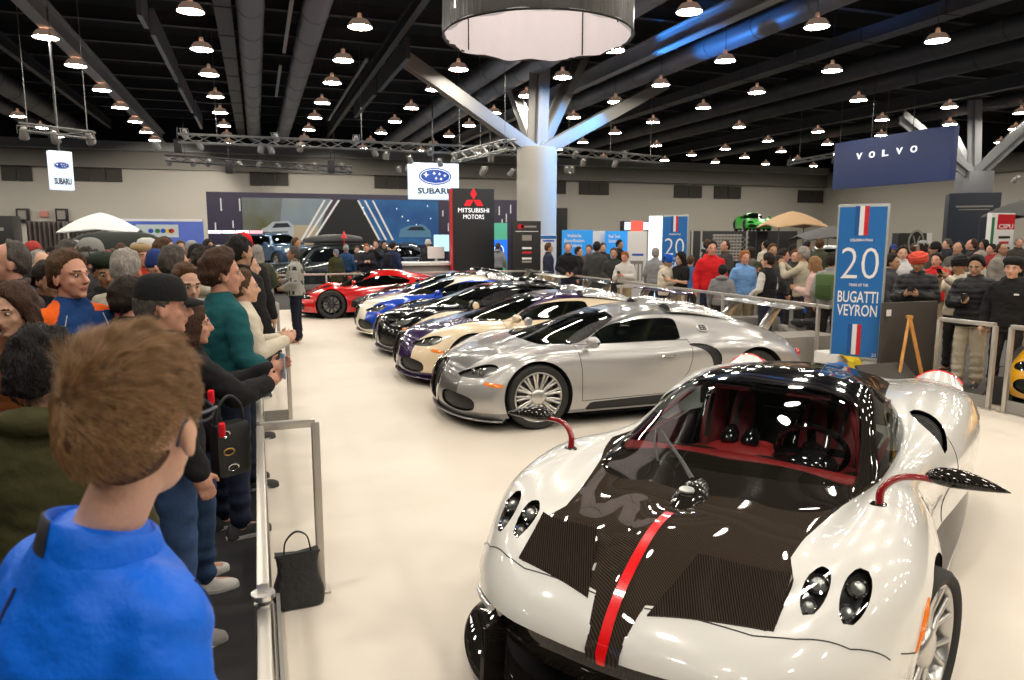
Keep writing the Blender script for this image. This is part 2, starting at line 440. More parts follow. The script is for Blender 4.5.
def build_veyron():
    SV = 7
    rows = surf(VEY, 7, SV)
    def colour(i, j): return 0 if j < 2*SV else 1
    sdw = sdpoly(chaikin([(-.58,.852),(-.70,.91),(-.84,.985),(-1.02,1.045),(-1.30,1.082),(-1.60,1.09),(-1.80,1.08),(-1.82,1.04),(-1.80,.875),(-1.77,.852),(-1.2,.852)], 2))
    sdws = sdpoly(chaikin([(-.10,-.4),(-.10,0),(-.12,.35),(-.19,.60),(-.33,.735),(-.50,.75),(-.66,.695),(-.88,.60),(-1.06,.52),(-1.10,.46),(-1.12,.2),(-1.13,0),(-1.13,-.4)], 1))
    sdi = sdpoly(chaikin([(.27,.20),(.26,.34),(.34,.385),(.62,.375),(.79,.34),(.81,.28),(.78,.215),(.60,.18)], 2))
    sdg = sdpoly([(-.3,.67),(0,.67),(.07,.665),(.125,.635),(.15,.58),(.155,.48),(.14,.34),(.115,.25),(.07,.22),(0,.215),(-.3,.215)])
    sdh = sdpoly(chaikin([(.42,.545),(.52,.61),(.64,.675),(.76,.69),(.85,.655),(.855,.585),(.78,.55),(.60,.538)], 2))
    sds = sdpoly(chaikin([(-1.80,.815),(-1.96,.825),(-2.12,.79),(-2.22,.70),(-2.235,.60),(-2.19,.52),(-2.11,.45),(-2.13,.56),(-2.10,.66),(-2.02,.745),(-1.92,.78)], 2))
    sdr = sdpoly([(-.52,.17),(-.6,.25),(-1.8,.28),(-2.26,.29),(-2.28,.17)])
    sdm = sdpoly(chaikin([(.575,.485),(.38,.465),(.37,.50),(.56,.53)], 1))
    cuts = [
        (lambda p: max(sdws(p.x, abs(p.y)), .80-p.z), 3, None),
        (lambda p: max(sdw(p.x, p.z), .3-p.y), 4, None),
        (lambda p: max(p.z-.20, p.x-.395 if p.x > 9 else -1, .2-p.x), 2, None),
        (lambda p: max(p.z-.185, -1 if abs(p.y) > .3 else .3-abs(p.y)), 2, None),
        (lambda p: max(sdr(p.x, p.z), .5-p.y), 8, None),
        (lambda p: max(sdi(p.y, p.z), .2-p.x), 7, None),
        (lambda p: max(sdg(p.y, p.z), .5-p.x), 6, None),
        (lambda p: max(sdh(p.y, p.z), .2-p.x), 5, None),
        (lambda p: max(sds(p.x, p.z), .5-p.y), 8, None),
        (lambda p: max(sdm(p.x, p.z), .5-p.y, p.x-.8), 9, None),
        (lambda p: max(math.hypot(p.x, p.z-.345)-.385, .45-p.y), 99, None),
        (lambda p: max(math.hypot(p.x+2.71, p.z-.355)-.40, .45-p.y), 99, None),
    ]
    parts, bvh = body_parts(rows, cuts, colour)
    root = empty('sports_coupe')
    P0 = mat('v_upper', (.3, .3, .3)); P1 = mat('v_side', (.5, .5, .5)); P2 = mat('v_skirt', (.4, .4, .4))
    emit_part(parts, [(k, s) for k in (0, 1, 2) for s in (1, -1)], 'body', [P0, P1, P2], root, {0: 0, 1: 1, 2: 2})
    emit_part(parts, [(3, 1), (3, -1)], 'windscreen', DGLASS, root)
    for s in (1, -1):
        emit_part(parts, [(4, s)], 'side_window', DGLASS, root)
        emit_part(parts, [(7, s)], 'bumper_intake', MESHB, root, off=-.02)
        emit_part(parts, [(8, s)], 'side_scoop', BLACKP, root, off=-.015)
        emit_part(parts, [(9, s)], 'side_marker', ORANGE, root, off=.003)
        hl = emit_part(parts, [(5, s)], 'headlight', mat('headlight_bowl', (.62, .62, .61), .25, .7), root, off=-.035)
        emit_part(parts, [(5, s)], 'headlight_lens', LENS, hl, off=.001)
        a = MB()
        for y, rr in ((.60, .035), (.70, .038)):
            h = bvh.ray_cast(Vector((3, s*y, .605)), Vector((-1, 0, 0)))
            if h[0]: a.lathe([(0, -.02), (rr*.5, -.01), (rr, .02), (rr*1.1, .025), (rr*1.1, .02)], 20, 'x', h[0]-Vector((.03, 0, 0))); a.ell(h[0]-Vector((.025, 0, 0)), (rr*.5,)*3, 10)
        a.build('lamp', CHROME, hl)
    emit_part(parts, [(6, 1), (6, -1)], 'grille', MESHB, root, off=-.03)
    # horseshoe surround
    hs = [(-y, z) for y, z in [(0,.675),(.07,.67),(.13,.64),(.157,.58),(.162,.48),(.147,.34),(.12,.245),(.07,.212),(0,.207)]]
    loop = [(y, z) for y, z in hs]+[(-y, z) for y, z in hs[-2:0:-1]]
    path = proj_path(bvh, [(1.2, y, z) for y, z in loop], (-1, 0, 0), .004)
    if len(path) > 8: MB().tube(path, .016, 8, closed=True).build('grille_surround', CHROME, root)
    g = MB()
    for k in range(-2, 3): g.bar((.80, k*.045, .24), (.765, k*.045, .64), .006, .01)
    g.build('grille_bars', CHROME, root)
    # seams
    def seam(pts, d, n=8, r=.0035):
        q = proj_path(bvh, dense(pts, n), d, -.0005)
        if len(q) > 1: MB().tube(q, r, 5).build('door_seam', BLACKP, root)
    for s in (1, -1):
        seam([(-.47, s*2, .85), (-.50, s*2, .6), (-.50, s*2, .27)], (0, -s, 0))
        seam([(-1.86, s*2, .86), (-1.86, s*2, .66), (-1.82, s*2, .52), (-1.70, s*2, .38), (-1.6, s*2, .285)], (0, -s, 0))
        seam([(-.50, s*2, .27), (-1.6, s*2, .285)], (0, -s, 0))
        seam([(-.40, s*2, .853), (-1.86, s*2, .853)], (0, -s, 0), 12, .004)
    hd = MB()
    for s in (1, -1):
        q = proj_path(bvh, [(-1.50, s*2, .70), (-1.56, s*2, .70), (-1.62, s*2, .70)], (0, -s, 0), .02)
        hd.tube(q, [.012, .014, .012], 8, sq=.6)
        q = proj_path(bvh, [(-1.49, s*2, .70)]*1+[(-1.63, s*2, .70)], (0, -s, 0), .008)
        for p in q: hd.ell(p, (.014, .014, .011), 8)
    hd.build('door_handle', CHROME, root)
    # mirrors
    for s in (1, -1):
        m = MB(); rows = []
        for k in range(9):
            t = k/8; y = .93+.19*t; w = math.sin(min(1, .22+t*.9)*math.pi)**.5 if t < 1 else .05
            rows.append([(-.60+.055*math.cos(a)*w-.02*t, s*y, .905+.062*math.sin(a)*w) for a in [2*math.pi*q/14 for q in range(14)]])
        m.rings(rows); mr = m.build('door_mirror', P1, root, 60)
        m = MB(); m.bar((-.58, s*.86, .83), (-.59, s*.98, .88), .05, .02, bev=.006); m.build('mirror_arm', P1, mr)
    # intake humps behind the cabin
    for s in (1, -1):
        m = MB(); rows = []
        for k in range(15):
            t = k/14; x = -1.80-t*.95; hh = .105*math.sin(min(t*3.0+.55, 1.57))*(1-t**2.4); w = .13+.03*(1-t)
            h = bvh.ray_cast(Vector((x, s*.40, 3)), Vector((0, 0, -1))); z0 = h[0].z-.03
            rows.append([(x, s*.40+w*math.cos(a), z0+(hh+.035)*math.sin(a)) for a in [math.pi*q/12 for q in range(13)]])
        m.rings(rows); hp = m.build('engine_scoop', mat('scoop_metal', (.70, .69, .67), .22, .95), root, 50)
        m = MB(); x = -1.797; m.add([(x, s*.40+.125*math.cos(a), rows[0][0][2]+.012+(rows[0][6][2]-rows[0][0][2])*.8*math.sin(a)) for a in [math.pi*q/12 for q in range(13)]], [tuple(range(13))]); m.build('scoop_mouth', MESHB, hp)
    # round badge on the rear quarter, fuel cap side
    for s in (1, -1):
        h = bvh.ray_cast(Vector((-2.12, s*3, .965)), Vector((0, -s, 0)))
        if h[0] is not None:
            n = h[1]; M = Matrix.Translation(h[0]+n*.004) @ n.to_track_quat('Z', 'Y').to_matrix().to_4x4()
            m = MB(); m.X = M; m.lathe([(0, .004), (.064, .004), (.066, 0), (.072, 0), (.072, .006), (.064, .0065)], 28)
            b = m.build('round_badge', RIMS, root, 30)
            u_ = Vector((0, 0, 1)) - n*n.z; u_.normalize(); r_ = u_.cross(n)
            text_on('EB', 'badge_letters', frame(h[0]+n*.008, r_, u_), .08, .08, BLACKP, b, .003, .02)
    # rear wing, raised on two struts
    m = MB(); rows = []
    for k in range(21):
        y = -.76+1.52*k/20; e = 1-(abs(y)/.76)**6*.35
        pf = [(-3.22, 0), (-3.30, .022), (-3.42, .028), (-3.56, .018), (-3.64, 0.004), (-3.56, -.006), (-3.42, -.012), (-3.30, -.012)]
        rows.append([(-3.42+(x+3.42)*e, y, 1.165+z*e-.02*(abs(y)/.76)**4) for x, z in pf])
    m.rings(rows); wg = m.build('rear_wing', P0, root, 50)
    for s in (1, -1):
        m = MB(); m.bar((-3.18, s*.42, .82), (-3.42, s*.42, 1.16), .06, .12, up=(1, 0, 0), bev=.01); m.build('wing_strut', CHROME_S, wg)
    # front lip and underside
    lp = MB(); rows = []
    edge = [(-3.42,.93),(-3.0,.96),(-2.9,.6),(-2.5,.6),(-2.3,.97),(-1.3,.965),(-.5,.965),(-.42,.6),(.42,.6),(.40,.955),(.50,.90),(.63,.78),(.76,.55),(.84,.25),(.86,0)]
    lp.grid([[(x, -y, .125), (x, y, .125)] for x, y in edge]); lp.grid([[(x, -y*.97, .10), (x, y*.97, .10)] for x, y in edge], True)
    lp.build('floor_pan', BLACKP, root)
    m = MB(); pts = [(.40,.96),(.50,.915),(.63,.79),(.76,.56),(.84,.26),(.86,0)]; pts = spline([(x, y, .115) for x, y in pts], 5); pts = pts+[Vector((p.x, -p.y, p.z)) for p in pts[-2::-1]]
    m.tube(pts, .016, 6, sq=.7); m.build('front_lip', P2, root)
    # cabin
    cb = MB(); cb.box((-1.2, 0, .55), (1.7, 1.5, .5)); cb.build('cabin_floor', SEATD, root)
    for s in (1, -1):
        seat(root, (-1.40, s*.36, .62), SEATL)
    m = MB(); m.box((-.62, 0, .80), (.32, 1.34, .14), bev=.05); m.build('dashboard', SEATL, root)
    m = MB(); m.X = Matrix.Translation((-.90, .36, .86)) @ Matrix.Rotation(R(-65), 4, 'Y'); m.tube([(math.cos(a)*.17, math.sin(a)*.17, 0) for a in [2*math.pi*k/24 for k in range(24)]], .014, 8, closed=True)
    for a in (0, 2.1, 4.2): m.bar((0, 0, 0), (math.cos(a)*.17, math.sin(a)*.17, 0), .03, .01)
    m.build('steering_wheel', BLACKP, root)
    for (cx, cz, r, sd) in ((0, .345, .345, 1), (0, .345, .345, -1), (-2.71, .355, .355, 1), (-2.71, .355, .355, -1)):
        wheel(root, (cx, sd*.845, cz), r, .26, .262, 13, sd > 0, RIMS, 'twin')
        wheel_liner(root, bvh, cx, cz, .385 if cx == 0 else .40, .52, sd)
    # tail lamps
    for s in (1, -1):
        for y in (.42, .62):
            m = MB(); m.lathe([(0, .01), (.05, .008), (.056, 0), (.056, -.03)], 20, 'x', (-3.585+.03*(y > .5), s*y, .585)); m.build('tail_lamp', REDL, root)
    return root
def seat(root, c, m_):
    x, y, z = c; m = MB()
    rows = []
    for k in range(9):
        t = k/8; zz = z+.0+.56*t; w = (.23-.03*t) if t < .75 else (.23-.03*t)*(1-(t-.75)*2.2); xx = x-.02-.20*t
        rows.append([(xx+.06*math.cos(a)+(.05*abs(math.sin(a))**3 if t < .8 else 0), y+w*math.sin(a), zz) for a in [2*math.pi*q/16 for q in range(16)]])
    m.rings(rows); s = m.build('seat', m_, root, 60)
    m = MB(); m.box((x+.24, y, z+.02), (.5, .42, .14), bev=.05); m.build('seat_cushion', m_, s)
    return s
CHROME_S = mat('polished_aluminium', (.70, .69, .67), .22, .95)
SEATL = mat('tan_leather', (.25, .19, .12), .6)
PAINT = {
 'silver_dark': mat('paint_dull_silver', (.20, .20, .20), .28, .6, coat=.8),
 'silver': mat('paint_silver', (.46, .45, .44), .30, .55, coat=.9),
 'purple': mat('paint_purple', (.035, .012, .08), .2, .2, coat=1),
 'cream': mat('paint_cream', (.78, .64, .44), .25, .0, coat=1),
 'black': mat('paint_black', (.006, .007, .007), .12, 0, coat=1),
 'grey': mat('paint_grey', (.12, .12, .12), .3, .4, coat=1),
 'blue': mat('paint_blue', (.01, .07, .55), .2, .2, coat=1),
 'ivory': mat('paint_ivory', (.80, .74, .60), .25, .0, coat=1),
 'red': mat('paint_red', (.55, .008, .008), .18, .1, coat=1),
 'yellow': mat('paint_yellow', (.85, .42, .01), .2, 0, coat=1),
}
# ------------------------------------------------------------------ the white and carbon hypercar in front
WHITE = mat('pearl_white', (.74, .73, .69), .26, .0, coat=1)
CARB = carbon_mat('carbon_fibre', (.022, .016, .012), (.052, .040, .031), 34, .35)
CARBK = carbon_mat('dark_carbon', (.008, .007, .006), (.024, .020, .017), 34, .35)
REDST = mat('stripe_red', (.80, .005, .008), .25, 0, coat=1)
REDLE = mat('red_leather', (.27, .016, .02), .55)
REDBR = mat('bright_red_leather', (.46, .022, .022), .5)
HUA = [
 [(1.00,0,.26),(.985,.22,.26),(.94,.46,.26),(.83,.67,.26),(.66,.81,.26),(.52,.87,.26),(.45,.885,.24),(.44,.885,.18)],
 [(1.075,0,.41),(1.06,.22,.41),(1.0,.47,.40),(.88,.67,.39),(.70,.82,.38),(.54,.895,.36),(.45,.905,.30),(.43,.89,.18)],
 [(1.075,0,.54),(1.05,.22,.535),(.985,.47,.52),(.86,.67,.51),(.69,.83,.50),(.53,.91,.46),(.43,.915,.34),(.42,.90,.18)],
 [(.965,0,.665),(.93,.22,.66),(.86,.47,.64),(.765,.67,.63),(.61,.83,.605),(.48,.918,.55),(.41,.925,.40),(.41,.905,.18)],
 [(.72,0,.775),(.70,.22,.765),(.67,.47,.725),(.615,.67,.735),(.51,.84,.71),(.41,.935,.61),(.39,.94,.42),(.39,.92,.18)],
 [(.43,0,.832),(.42,.24,.825),(.42,.50,.785),(.40,.70,.84),(.34,.86,.805),(.27,.958,.68),(.25,.965,.44),(.25,.94,.18)],
 [(.10,0,.855),(.10,.27,.85),(.09,.55,.82),(.08,.73,.888),(.05,.885,.85),(.04,.98,.68),(.04,1.0,.46),(.04,.98,.18)],
 [(-.22,0,.875),(-.22,.30,.87),(-.23,.60,.838),(-.24,.735,.895),(-.27,.885,.85),(-.28,.97,.68),(-.28,.995,.45),(-.28,.975,.16)],
 [(-.52,0,.88),(-.52,.33,.87),(-.54,.64,.835),(-.56,.74,.865),(-.58,.855,.81),(-.58,.93,.64),(-.58,.93,.42),(-.58,.96,.14)],
 [(-.95,0,.88),(-.95,.33,.86),(-.96,.66,.82),(-.98,.75,.835),(-.98,.845,.775),(-.98,.90,.60),(-.98,.87,.38),(-.98,.97,.13)],
 [(-1.5,0,.88),(-1.5,.33,.86),(-1.5,.64,.83),(-1.5,.75,.85),(-1.5,.88,.80),(-1.5,.945,.62),(-1.5,.90,.40),(-1.5,1.0,.13)],
 [(-1.95,0,.92),(-1.95,.30,.90),(-1.95,.56,.87),(-1.95,.75,.90),(-1.95,.945,.845),(-1.95,1.03,.66),(-1.95,.99,.42),(-1.95,1.03,.14)],
 [(-2.4,0,.94),(-2.4,.28,.92),(-2.4,.50,.90),(-2.4,.75,.93),(-2.4,.975,.875),(-2.4,1.075,.69),(-2.4,1.07,.45),(-2.4,1.05,.15)],
 [(-2.8,0,.93),(-2.8,.26,.91),(-2.8,.48,.89),(-2.8,.75,.925),(-2.8,.985,.87),(-2.8,1.085,.70),(-2.8,1.08,.46),(-2.8,1.05,.15)],
 [(-3.2,0,.90),(-3.2,.25,.89),(-3.2,.46,.86),(-3.2,.73,.895),(-3.2,.95,.84),(-3.2,1.05,.70),(-3.2,1.05,.46),(-3.2,1.03,.18)],
 [(-3.48,0,.84),(-3.48,.25,.835),(-3.48,.45,.81),(-3.48,.69,.84),(-3.46,.87,.80),(-3.44,.97,.68),(-3.42,.98,.47),(-3.4,.97,.24)],
 [(-3.56,0,.62),(-3.56,.25,.62),(-3.56,.45,.63),(-3.55,.67,.64),(-3.52,.82,.62),(-3.49,.90,.56),(-3.47,.91,.46),(-3.46,.91,.3)],
 [(-3.50,0,.40),(-3.50,.25,.40),(-3.50,.45,.40),(-3.48,.65,.40),(-3.46,.80,.40),(-3.44,.87,.38),(-3.43,.88,.36),(-3.42,.88,.32)],
]
CAN = [
 [(.20,0,.845),(.19,.16,.842),(.17,.30,.835),(.14,.42,.80),(.12,.50,.76)],
 [(.0,0,.880),(-.01,.27,.872),(-.05,.46,.855),(-.08,.60,.825),(-.09,.66,.76)],
 [(-.30,0,.945),(-.31,.29,.932),(-.36,.52,.895),(-.40,.65,.845),(-.42,.715,.77)],
 [(-.66,0,1.03),(-.67,.33,1.02),(-.70,.555,.965),(-.72,.665,.87),(-.72,.735,.77)],
 [(-1.0,0,1.13),(-1.0,.33,1.122),(-1.02,.535,1.065),(-1.04,.665,.90),(-1.04,.745,.77)],
 [(-1.35,0,1.172),(-1.35,.32,1.163),(-1.36,.52,1.10),(-1.36,.655,.93),(-1.36,.745,.77)],
 [(-1.75,0,1.165),(-1.75,.29,1.152),(-1.75,.48,1.09),(-1.75,.63,.94),(-1.75,.72,.78)],
 [(-2.2,0,1.12),(-2.2,.22,1.10),(-2.2,.37,1.04),(-2.2,.52,.93),(-2.2,.62,.80)],
 [(-2.7,0,1.04),(-2.7,.18,1.02),(-2.7,.30,.975),(-2.7,.42,.91),(-2.7,.50,.82)],
 [(-3.2,0,.95),(-3.2,.14,.94),(-3.2,.24,.92),(-3.2,.34,.89),(-3.2,.40,.83)],
 [(-3.5,0,.84),(-3.5,.12,.84),(-3.5,.2,.83),(-3.5,.28,.82),(-3.5,.33,.80)],
]
def oval(c, top, bot, w, n=24):
    """leaf-shaped outline between two end points in a plane"""
    a, b = Vector(top), Vector(bot); d = b-a; nrm = Vector((-d.y, d.x)).normalized(); out = []
    for k in range(n):
        t = 2*math.pi*k/n; s = (1-math.cos(t))/2; ww = w*math.sin(t)*(1-.25*(s-.5)); p = a+d*s+nrm*ww; out.append((p.x, p.y))
    return out
def build_huayra():
    SV = 6; rows = surf(HUA, 7, SV)
    # hood boundary in plan: carbon inside, white outside
    hood = [(.955,-.3),(.955,0),(.945,.095),(.93,.11),(.82,.53),(.60,.545),(.46,.50),(.30,.515),(.10,.555),(-.10,.60),(-.26,.655),(-.45,.70),(-1.2,.71),(-1.2,-.3)]
    sdh = sdpoly(hood)
    o1 = sdpoly(oval(0, (.43,.775), (.69,.722), .058)); o2 = sdpoly(oval(0, (.475,.635), (.745,.605), .058))
    i1 = sdpoly(oval(0, (.455,.768), (.665,.727), .043)); i2 = sdpoly(oval(0, (.50,.631), (.72,.61), .043))
    tong = sdpoly([(1.3,-.2),(1.3,.035),(1.0,.075),(.95,.10),(.93,.10),(.90,-.2)])
    rear = sdpoly(chaikin([(-1.72,.58),(-1.9,.53),(-3.6,.44),(-3.6,-.5),(-1.6,-.5)], 2))
    vent = sdpoly(chaikin([(-2.02,.68),(-1.98,.80),(-1.84,.885),(-1.68,.93),(-1.54,.93),(-1.60,.86),(-1.72,.78),(-1.86,.71)], 2))
    mouth = sdpoly([(-.3,.235),(0,.235),(.86,.22),(.92,.25),(.935,.34),(.86,.425),(.68,.47),(.35,.495),(.09,.505),(0,.51),(-.3,.51)])
    sill = sdpoly([(-.42,.22),(-.5,.34),(-1.2,.30),(-2.3,.34),(-2.36,.14),(-.42,.13)])
    cuts = [
        (lambda p: max(sdh(p.x, abs(p.y)), .60-p.z), 1, None),
        (lambda p: max(tong(p.x, abs(p.y)), .2-p.z), 1, None),
        (lambda p: max(rear(p.x, abs(p.y)), .6-p.z), 1, None),
        (lambda p: max(o1(p.x, p.y), .5-p.z), 2, None),
        (lambda p: max(o2(p.x, p.y), .5-p.z), 2, None),
        (lambda p: max(i1(p.x, p.y), .5-p.z), 3, None),
        (lambda p: max(i2(p.x, p.y), .5-p.z), 4, None),
        (lambda p: max(vent(p.x, p.y), .62-p.z), 5, None),
        (lambda p: max(mouth(p.y, p.z), .35-p.x), 6, None),
        (lambda p: max(sill(p.x, p.z), .5-p.y), 7, None),
        (lambda p: max(p.z-.235, .3-p.x), 6, None),
        (lambda p: max(math.hypot(p.x, p.z-.335)-.385, .5-p.y), 99, None),
        (lambda p: max(math.hypot(p.x+2.795, p.z-.35)-.40, .5-p.y), 99, None),
        (lambda p: max(sdpoly([(-.52,-.3),(-.52,.52),(-.7,.60),(-1.5,.60),(-1.62,.5),(-1.62,-.3)])(p.x, abs(p.y)), .7-p.z), 98, None),
    ]
    parts, bvh = body_parts(rows, cuts)
    root = empty('hypercar')
    body = emit_part(parts, [(k, s) for k in (0, 2, 7) for s in (1, -1)], 'body', [WHITE, CARBK], root, {0: 0, 2: 0, 7: 1})
    emit_part(parts, [(1, 1), (1, -1)], 'bonnet', CARB, root)
    for s in (1, -1):
        emit_part(parts, [(5, s)], 'rear_vent', carbon_mat('vent_mesh', (.003, .003, .003), (.10, .10, .10), 13, .4), root, off=-.03)
        for k in (3, 4):
            hl = emit_part(parts, [(k, s)], 'headlight', mat('headlamp_black', (.012, .013, .014), .25, .4, coat=1), root, off=-.03)
            emit_part(parts, [(k, s)], 'headlight_lens', LENS, hl, off=-.001)
            ends = ((.455, .768), (.665, .727)) if k == 3 else ((.50, .631), (.72, .61))
            for t, rr in ((.36, .037), (.80, .030)):
                x = ends[0][0]+(ends[1][0]-ends[0][0])*t; y = ends[0][1]+(ends[1][1]-ends[0][1])*t
                h = bvh.ray_cast(Vector((x, s*y, 3)), Vector((0, 0, -1)))
                if h[0] is None: continue
                n = (Vector((.9, 0, .55))).normalized()
                lp = MB(); gl = MB(); Mx = Matrix.Translation(h[0]-h[1]*.008) @ n.to_track_quat('Z', 'Y').to_matrix().to_4x4()
                lp.X = Mx; lp.lathe([(rr*.7, -.02), (rr*.72, .004), (rr, .008), (rr*1.02, -.0)], 22)
                gl.X = Mx; gl.ell((0, 0, -.004), (rr*.72, rr*.72, rr*.35), 14)
                lp.build('lamp_ring', CHROME, hl); gl.build('lamp_bulb', mat('lamp_glass', (.55, .56, .56), .12, .5, coat=1), hl)
    emit_part(parts, [(6, 1), (6, -1)], 'front_grille', CARBK, root, off=-.06)
    # raised carbon flaps on the bonnet
    for s in (1, -1):
        top = [[(.965, .12, 0), (.815, .53, 0)], [(.705, .215, .05), (.60, .538, .035)]]
        m = MB(); gr = []
        for i in range(9):
            u = i/8; row = []
            for j in range(11):
                v = j/10
                a = Vector(top[0][0]).lerp(Vector(top[0][1]), v); b = Vector(top[1][0]).lerp(Vector(top[1][1]), v); p = a.lerp(b, u)
                h = bvh.ray_cast(Vector((p.x, s*p.y, 3)), Vector((0, 0, -1)))
                row.append(Vector((p.x, s*p.y, h[0].z+.006+p.z*u)))
            gr.append(row)
        low = [[p-Vector((0, 0, .016 if i < 8 else .05)) for p in r] for i, r in enumerate(gr)]
        n = len(gr[0]); m.grid(gr); m.grid(low, True)
        m.grid([gr[-1], low[-1]]); m.grid([gr[0], low[0]], True); m.grid([[r[0] for r in gr], [r[0] for r in low]], True); m.grid([[r[-1] for r in gr], [r[-1] for r in low]])
        m.build('bonnet_flap', CARBK2, root, 40)
    # red stripe along the central spine
    def strip(pts, w, name, m_, off=.004):
        m = MB(); gr = []
        pp = spline(pts, 8)
        for i, p in enumerate(pp):
            t = i/(len(pp)-1); ww = w[0]+(w[1]-w[0])*t; row = []
            for k in range(7):
                y = -ww+2*ww*k/6
                if p.z > .45: h = bvh.ray_cast(Vector((p.x, y, 3)), Vector((0, 0, -1)))
                else: h = bvh.ray_cast(Vector((3, y, p.z)), Vector((-1, 0, 0)))
                if h[0] is None: return
                row.append(h[0]+h[1]*(off))
            gr.append(row)
        m.grid(gr); return m.build(name, m_, root)
    # central spine ridge
    m = MB(); gr = []
    for i in range(25):
        t = i/24; x = 1.062-(1.062-.36)*t
        w = .07+.17*t; hgt = .010+.030*math.sin(math.pi*min(t*.55+.45*t*t, 1))-.008*t
        row = []
        for k in range(11):
            y = -w+2*w*k/10; h = bvh.ray_cast(Vector((x, y, 3)), Vector((0, 0, -1)))
            z = h[0].z if h[0] is not None and h[0].z > .4 else .52
            row.append(Vector((x, y, z+hgt*max(math.cos((k/5-1)*math.pi/2), 0)**1.6+.001)))
        gr.append(row)
    nose = [Vector((1.092, p.y*.85, .49)) for p in gr[0]]; nose2 = [Vector((1.092, p.y*.95, .53)) for p in gr[0]]
    m.grid([nose, nose2]+gr); sp = m.build('bonnet_spine', CARB, root, 60)
    g2 = [[p+Vector((0, 0, .0045)) for p in (r[4], r[5], r[6])] for r in gr[:22]]
    g2 = [[Vector((1.096, y, .49)) for y in (-.016, 0, .016)], [Vector((1.096, y, .53)) for y in (-.021, 0, .021)]]+[[Vector((a.x, (.021-.0001*i)*s, b.z)) for s, a, b in ((-1, r[0], r[1]), (0, r[1], r[1]), (1, r[2], r[1]))] for i, r in enumerate(g2)]
    MB().grid(g2).build('red_stripe', REDST, sp)
    # wiper pod with badge
    m = MB(); rows2 = []
    for k in range(11):
        t = k/10; x = .37-.34*t; w = .075*math.sin(math.pi*(.12+.8*t))**.8; z = .838+.035*t; hh = .045*math.sin(math.pi*(.1+.75*t))
        rows2.append([(x, w*math.cos(a), z+hh*math.sin(a)-.01) for a in [math.pi*q/12 for q in range(13)]])
    m.rings(rows2); pod = m.build('wiper_pod', CARBK, root, 60)
    m = MB(); m.X = Matrix.Translation((.245, 0, .893)) @ Matrix.Rotation(R(12), 4, 'Y'); m.lathe([(0, .004), (.034, .003), (.036, -.004)], 24); m.v = [Vector((.245+(v.x-.245)*.65, v.y, v.z)) for v in m.v]
    m.build('oval_badge', RIMS, pod)
    # splitter
    def lip(z0, z1, grow, name, m_):
        plan = [(1.03,0),(1.02,.22),(.97,.46),(.87,.68),(.70,.86),(.55,.96),(.45,1.0),(.36,1.01)]
        P = spline([(x, y, 0) for x, y in plan], 5); P = [Vector((p.x, -p.y, 0)) for p in P[:0:-1]]+P
        m = MB(); gr = []
        for p in P:
            d = Vector((p.x-.2, p.y*.7, 0)).normalized(); a = p+d*grow
            gr.append([Vector((a.x*.9-.05, a.y*.85, z0)), Vector((a.x, a.y, z0)), Vector((a.x+d.x*.015, a.y+d.y*.015, (z0+z1)/2)), Vector((a.x, a.y, z1)), Vector((a.x*.9-.05, a.y*.85, z1+.01))])
        m.grid(gr); return m.build(name, m_, root, 50)
    lip(.09, .125, .03, 'front_splitter', CARBK)
    for s in (1, -1):
        m = MB(); m.bar((.98, s*.56, .11), (.955, s*.56, .42), .02, .16, up=(1, 0, 0), bev=.004); m.build('grille_vane', CARBK, root)
        m = MB(); q = proj_path(bvh, [(3, s*.60, .455), (3, s*.69, .445), (3, s*.77, .43)], (-1, 0, 0), -.005); m.tube(q, .018, 8, sq=.8); m.build('running_light', mat('led_bar', (.5, .5, .5), .2, .5, coat=1), root)
        m = MB(); h = [bvh.ray_cast(Vector((x, s*3, z)), Vector((0, -s, 0))) for x, z in ((.40, .50), (.36, .56), (.31, .62), (.26, .66))]
        m.tube([q[0] for q in h if q[0] is not None], [.006, .014, .014, .006], 8); m.build('side_marker', ORANGE, root)
    # bumper seam and clamshell seams
    class _S:
        def tube(self, q, r, n): MB().tube(q, r, n).build('panel_seam', BLACKP, root)
    sm = _S()
    for s in (1, -1):
        q = proj_path(bvh, dense([(.945, s*.10, 2), (.86, s*.47, 2), (.80, s*.60, 2), (.70, s*.76, 2), (.585, s*.875, 2)], 8), (0, 0, -1), .0)
        sm.tube(q, .003, 5)
        q = proj_path(bvh, dense([(.52, s*3, .545), (.40, s*3, .50)], 6), (0, -s, 0), 0)
        if len(q) > 2: sm.tube(q, .003, 5)
        q = proj_path(bvh, dense([(-.52, s*3, .80), (-.54, s*3, .5), (-.60, s*3, .32)], 6), (0, -s, 0), 0); sm.tube(q, .003, 5)
        q = proj_path(bvh, dense([(-1.72, s*3, .82), (-1.74, s*3, .6), (-1.6, s*3, .32)], 6), (0, -s, 0), 0); sm.tube(q, .003, 5)
    # canopy
    crow = surf(CAN, 7, 6)
    ws = sdpoly(chaikin([(-.06,-.4),(-.06,0),(-.10,.28),(-.20,.50),(-.32,.61),(-.46,.605),(-.80,.565),(-.98,.535),(-1.05,.51),(-1.075,.44),(-1.085,.3),(-1.09,0),(-1.09,-.4)], 1))
    sw = sdpoly(chaikin([(-.60,.835),(-.80,.90),(-1.05,1.0),(-1.25,1.05),(-1.50,1.055),(-1.75,1.0),(-1.95,.92),(-1.93,.87),(-1.7,.835),(-1.2,.82),(-.8,.82)], 2))
    cc = [(lambda p: max(ws(p.x, abs(p.y)), .7-p.z), 1, None), (lambda p: max(sw(p.x, p.z), .25-p.y), 2, None),
          (lambda p: max(p.x+1.09, -1.62-p.x, abs(p.y)-.50), 3, (0,))]
    cp, cb = body_parts(crow, cc)
    can = emit_part(cp, [(0, 1), (0, -1)], 'canopy', CARBK, root)
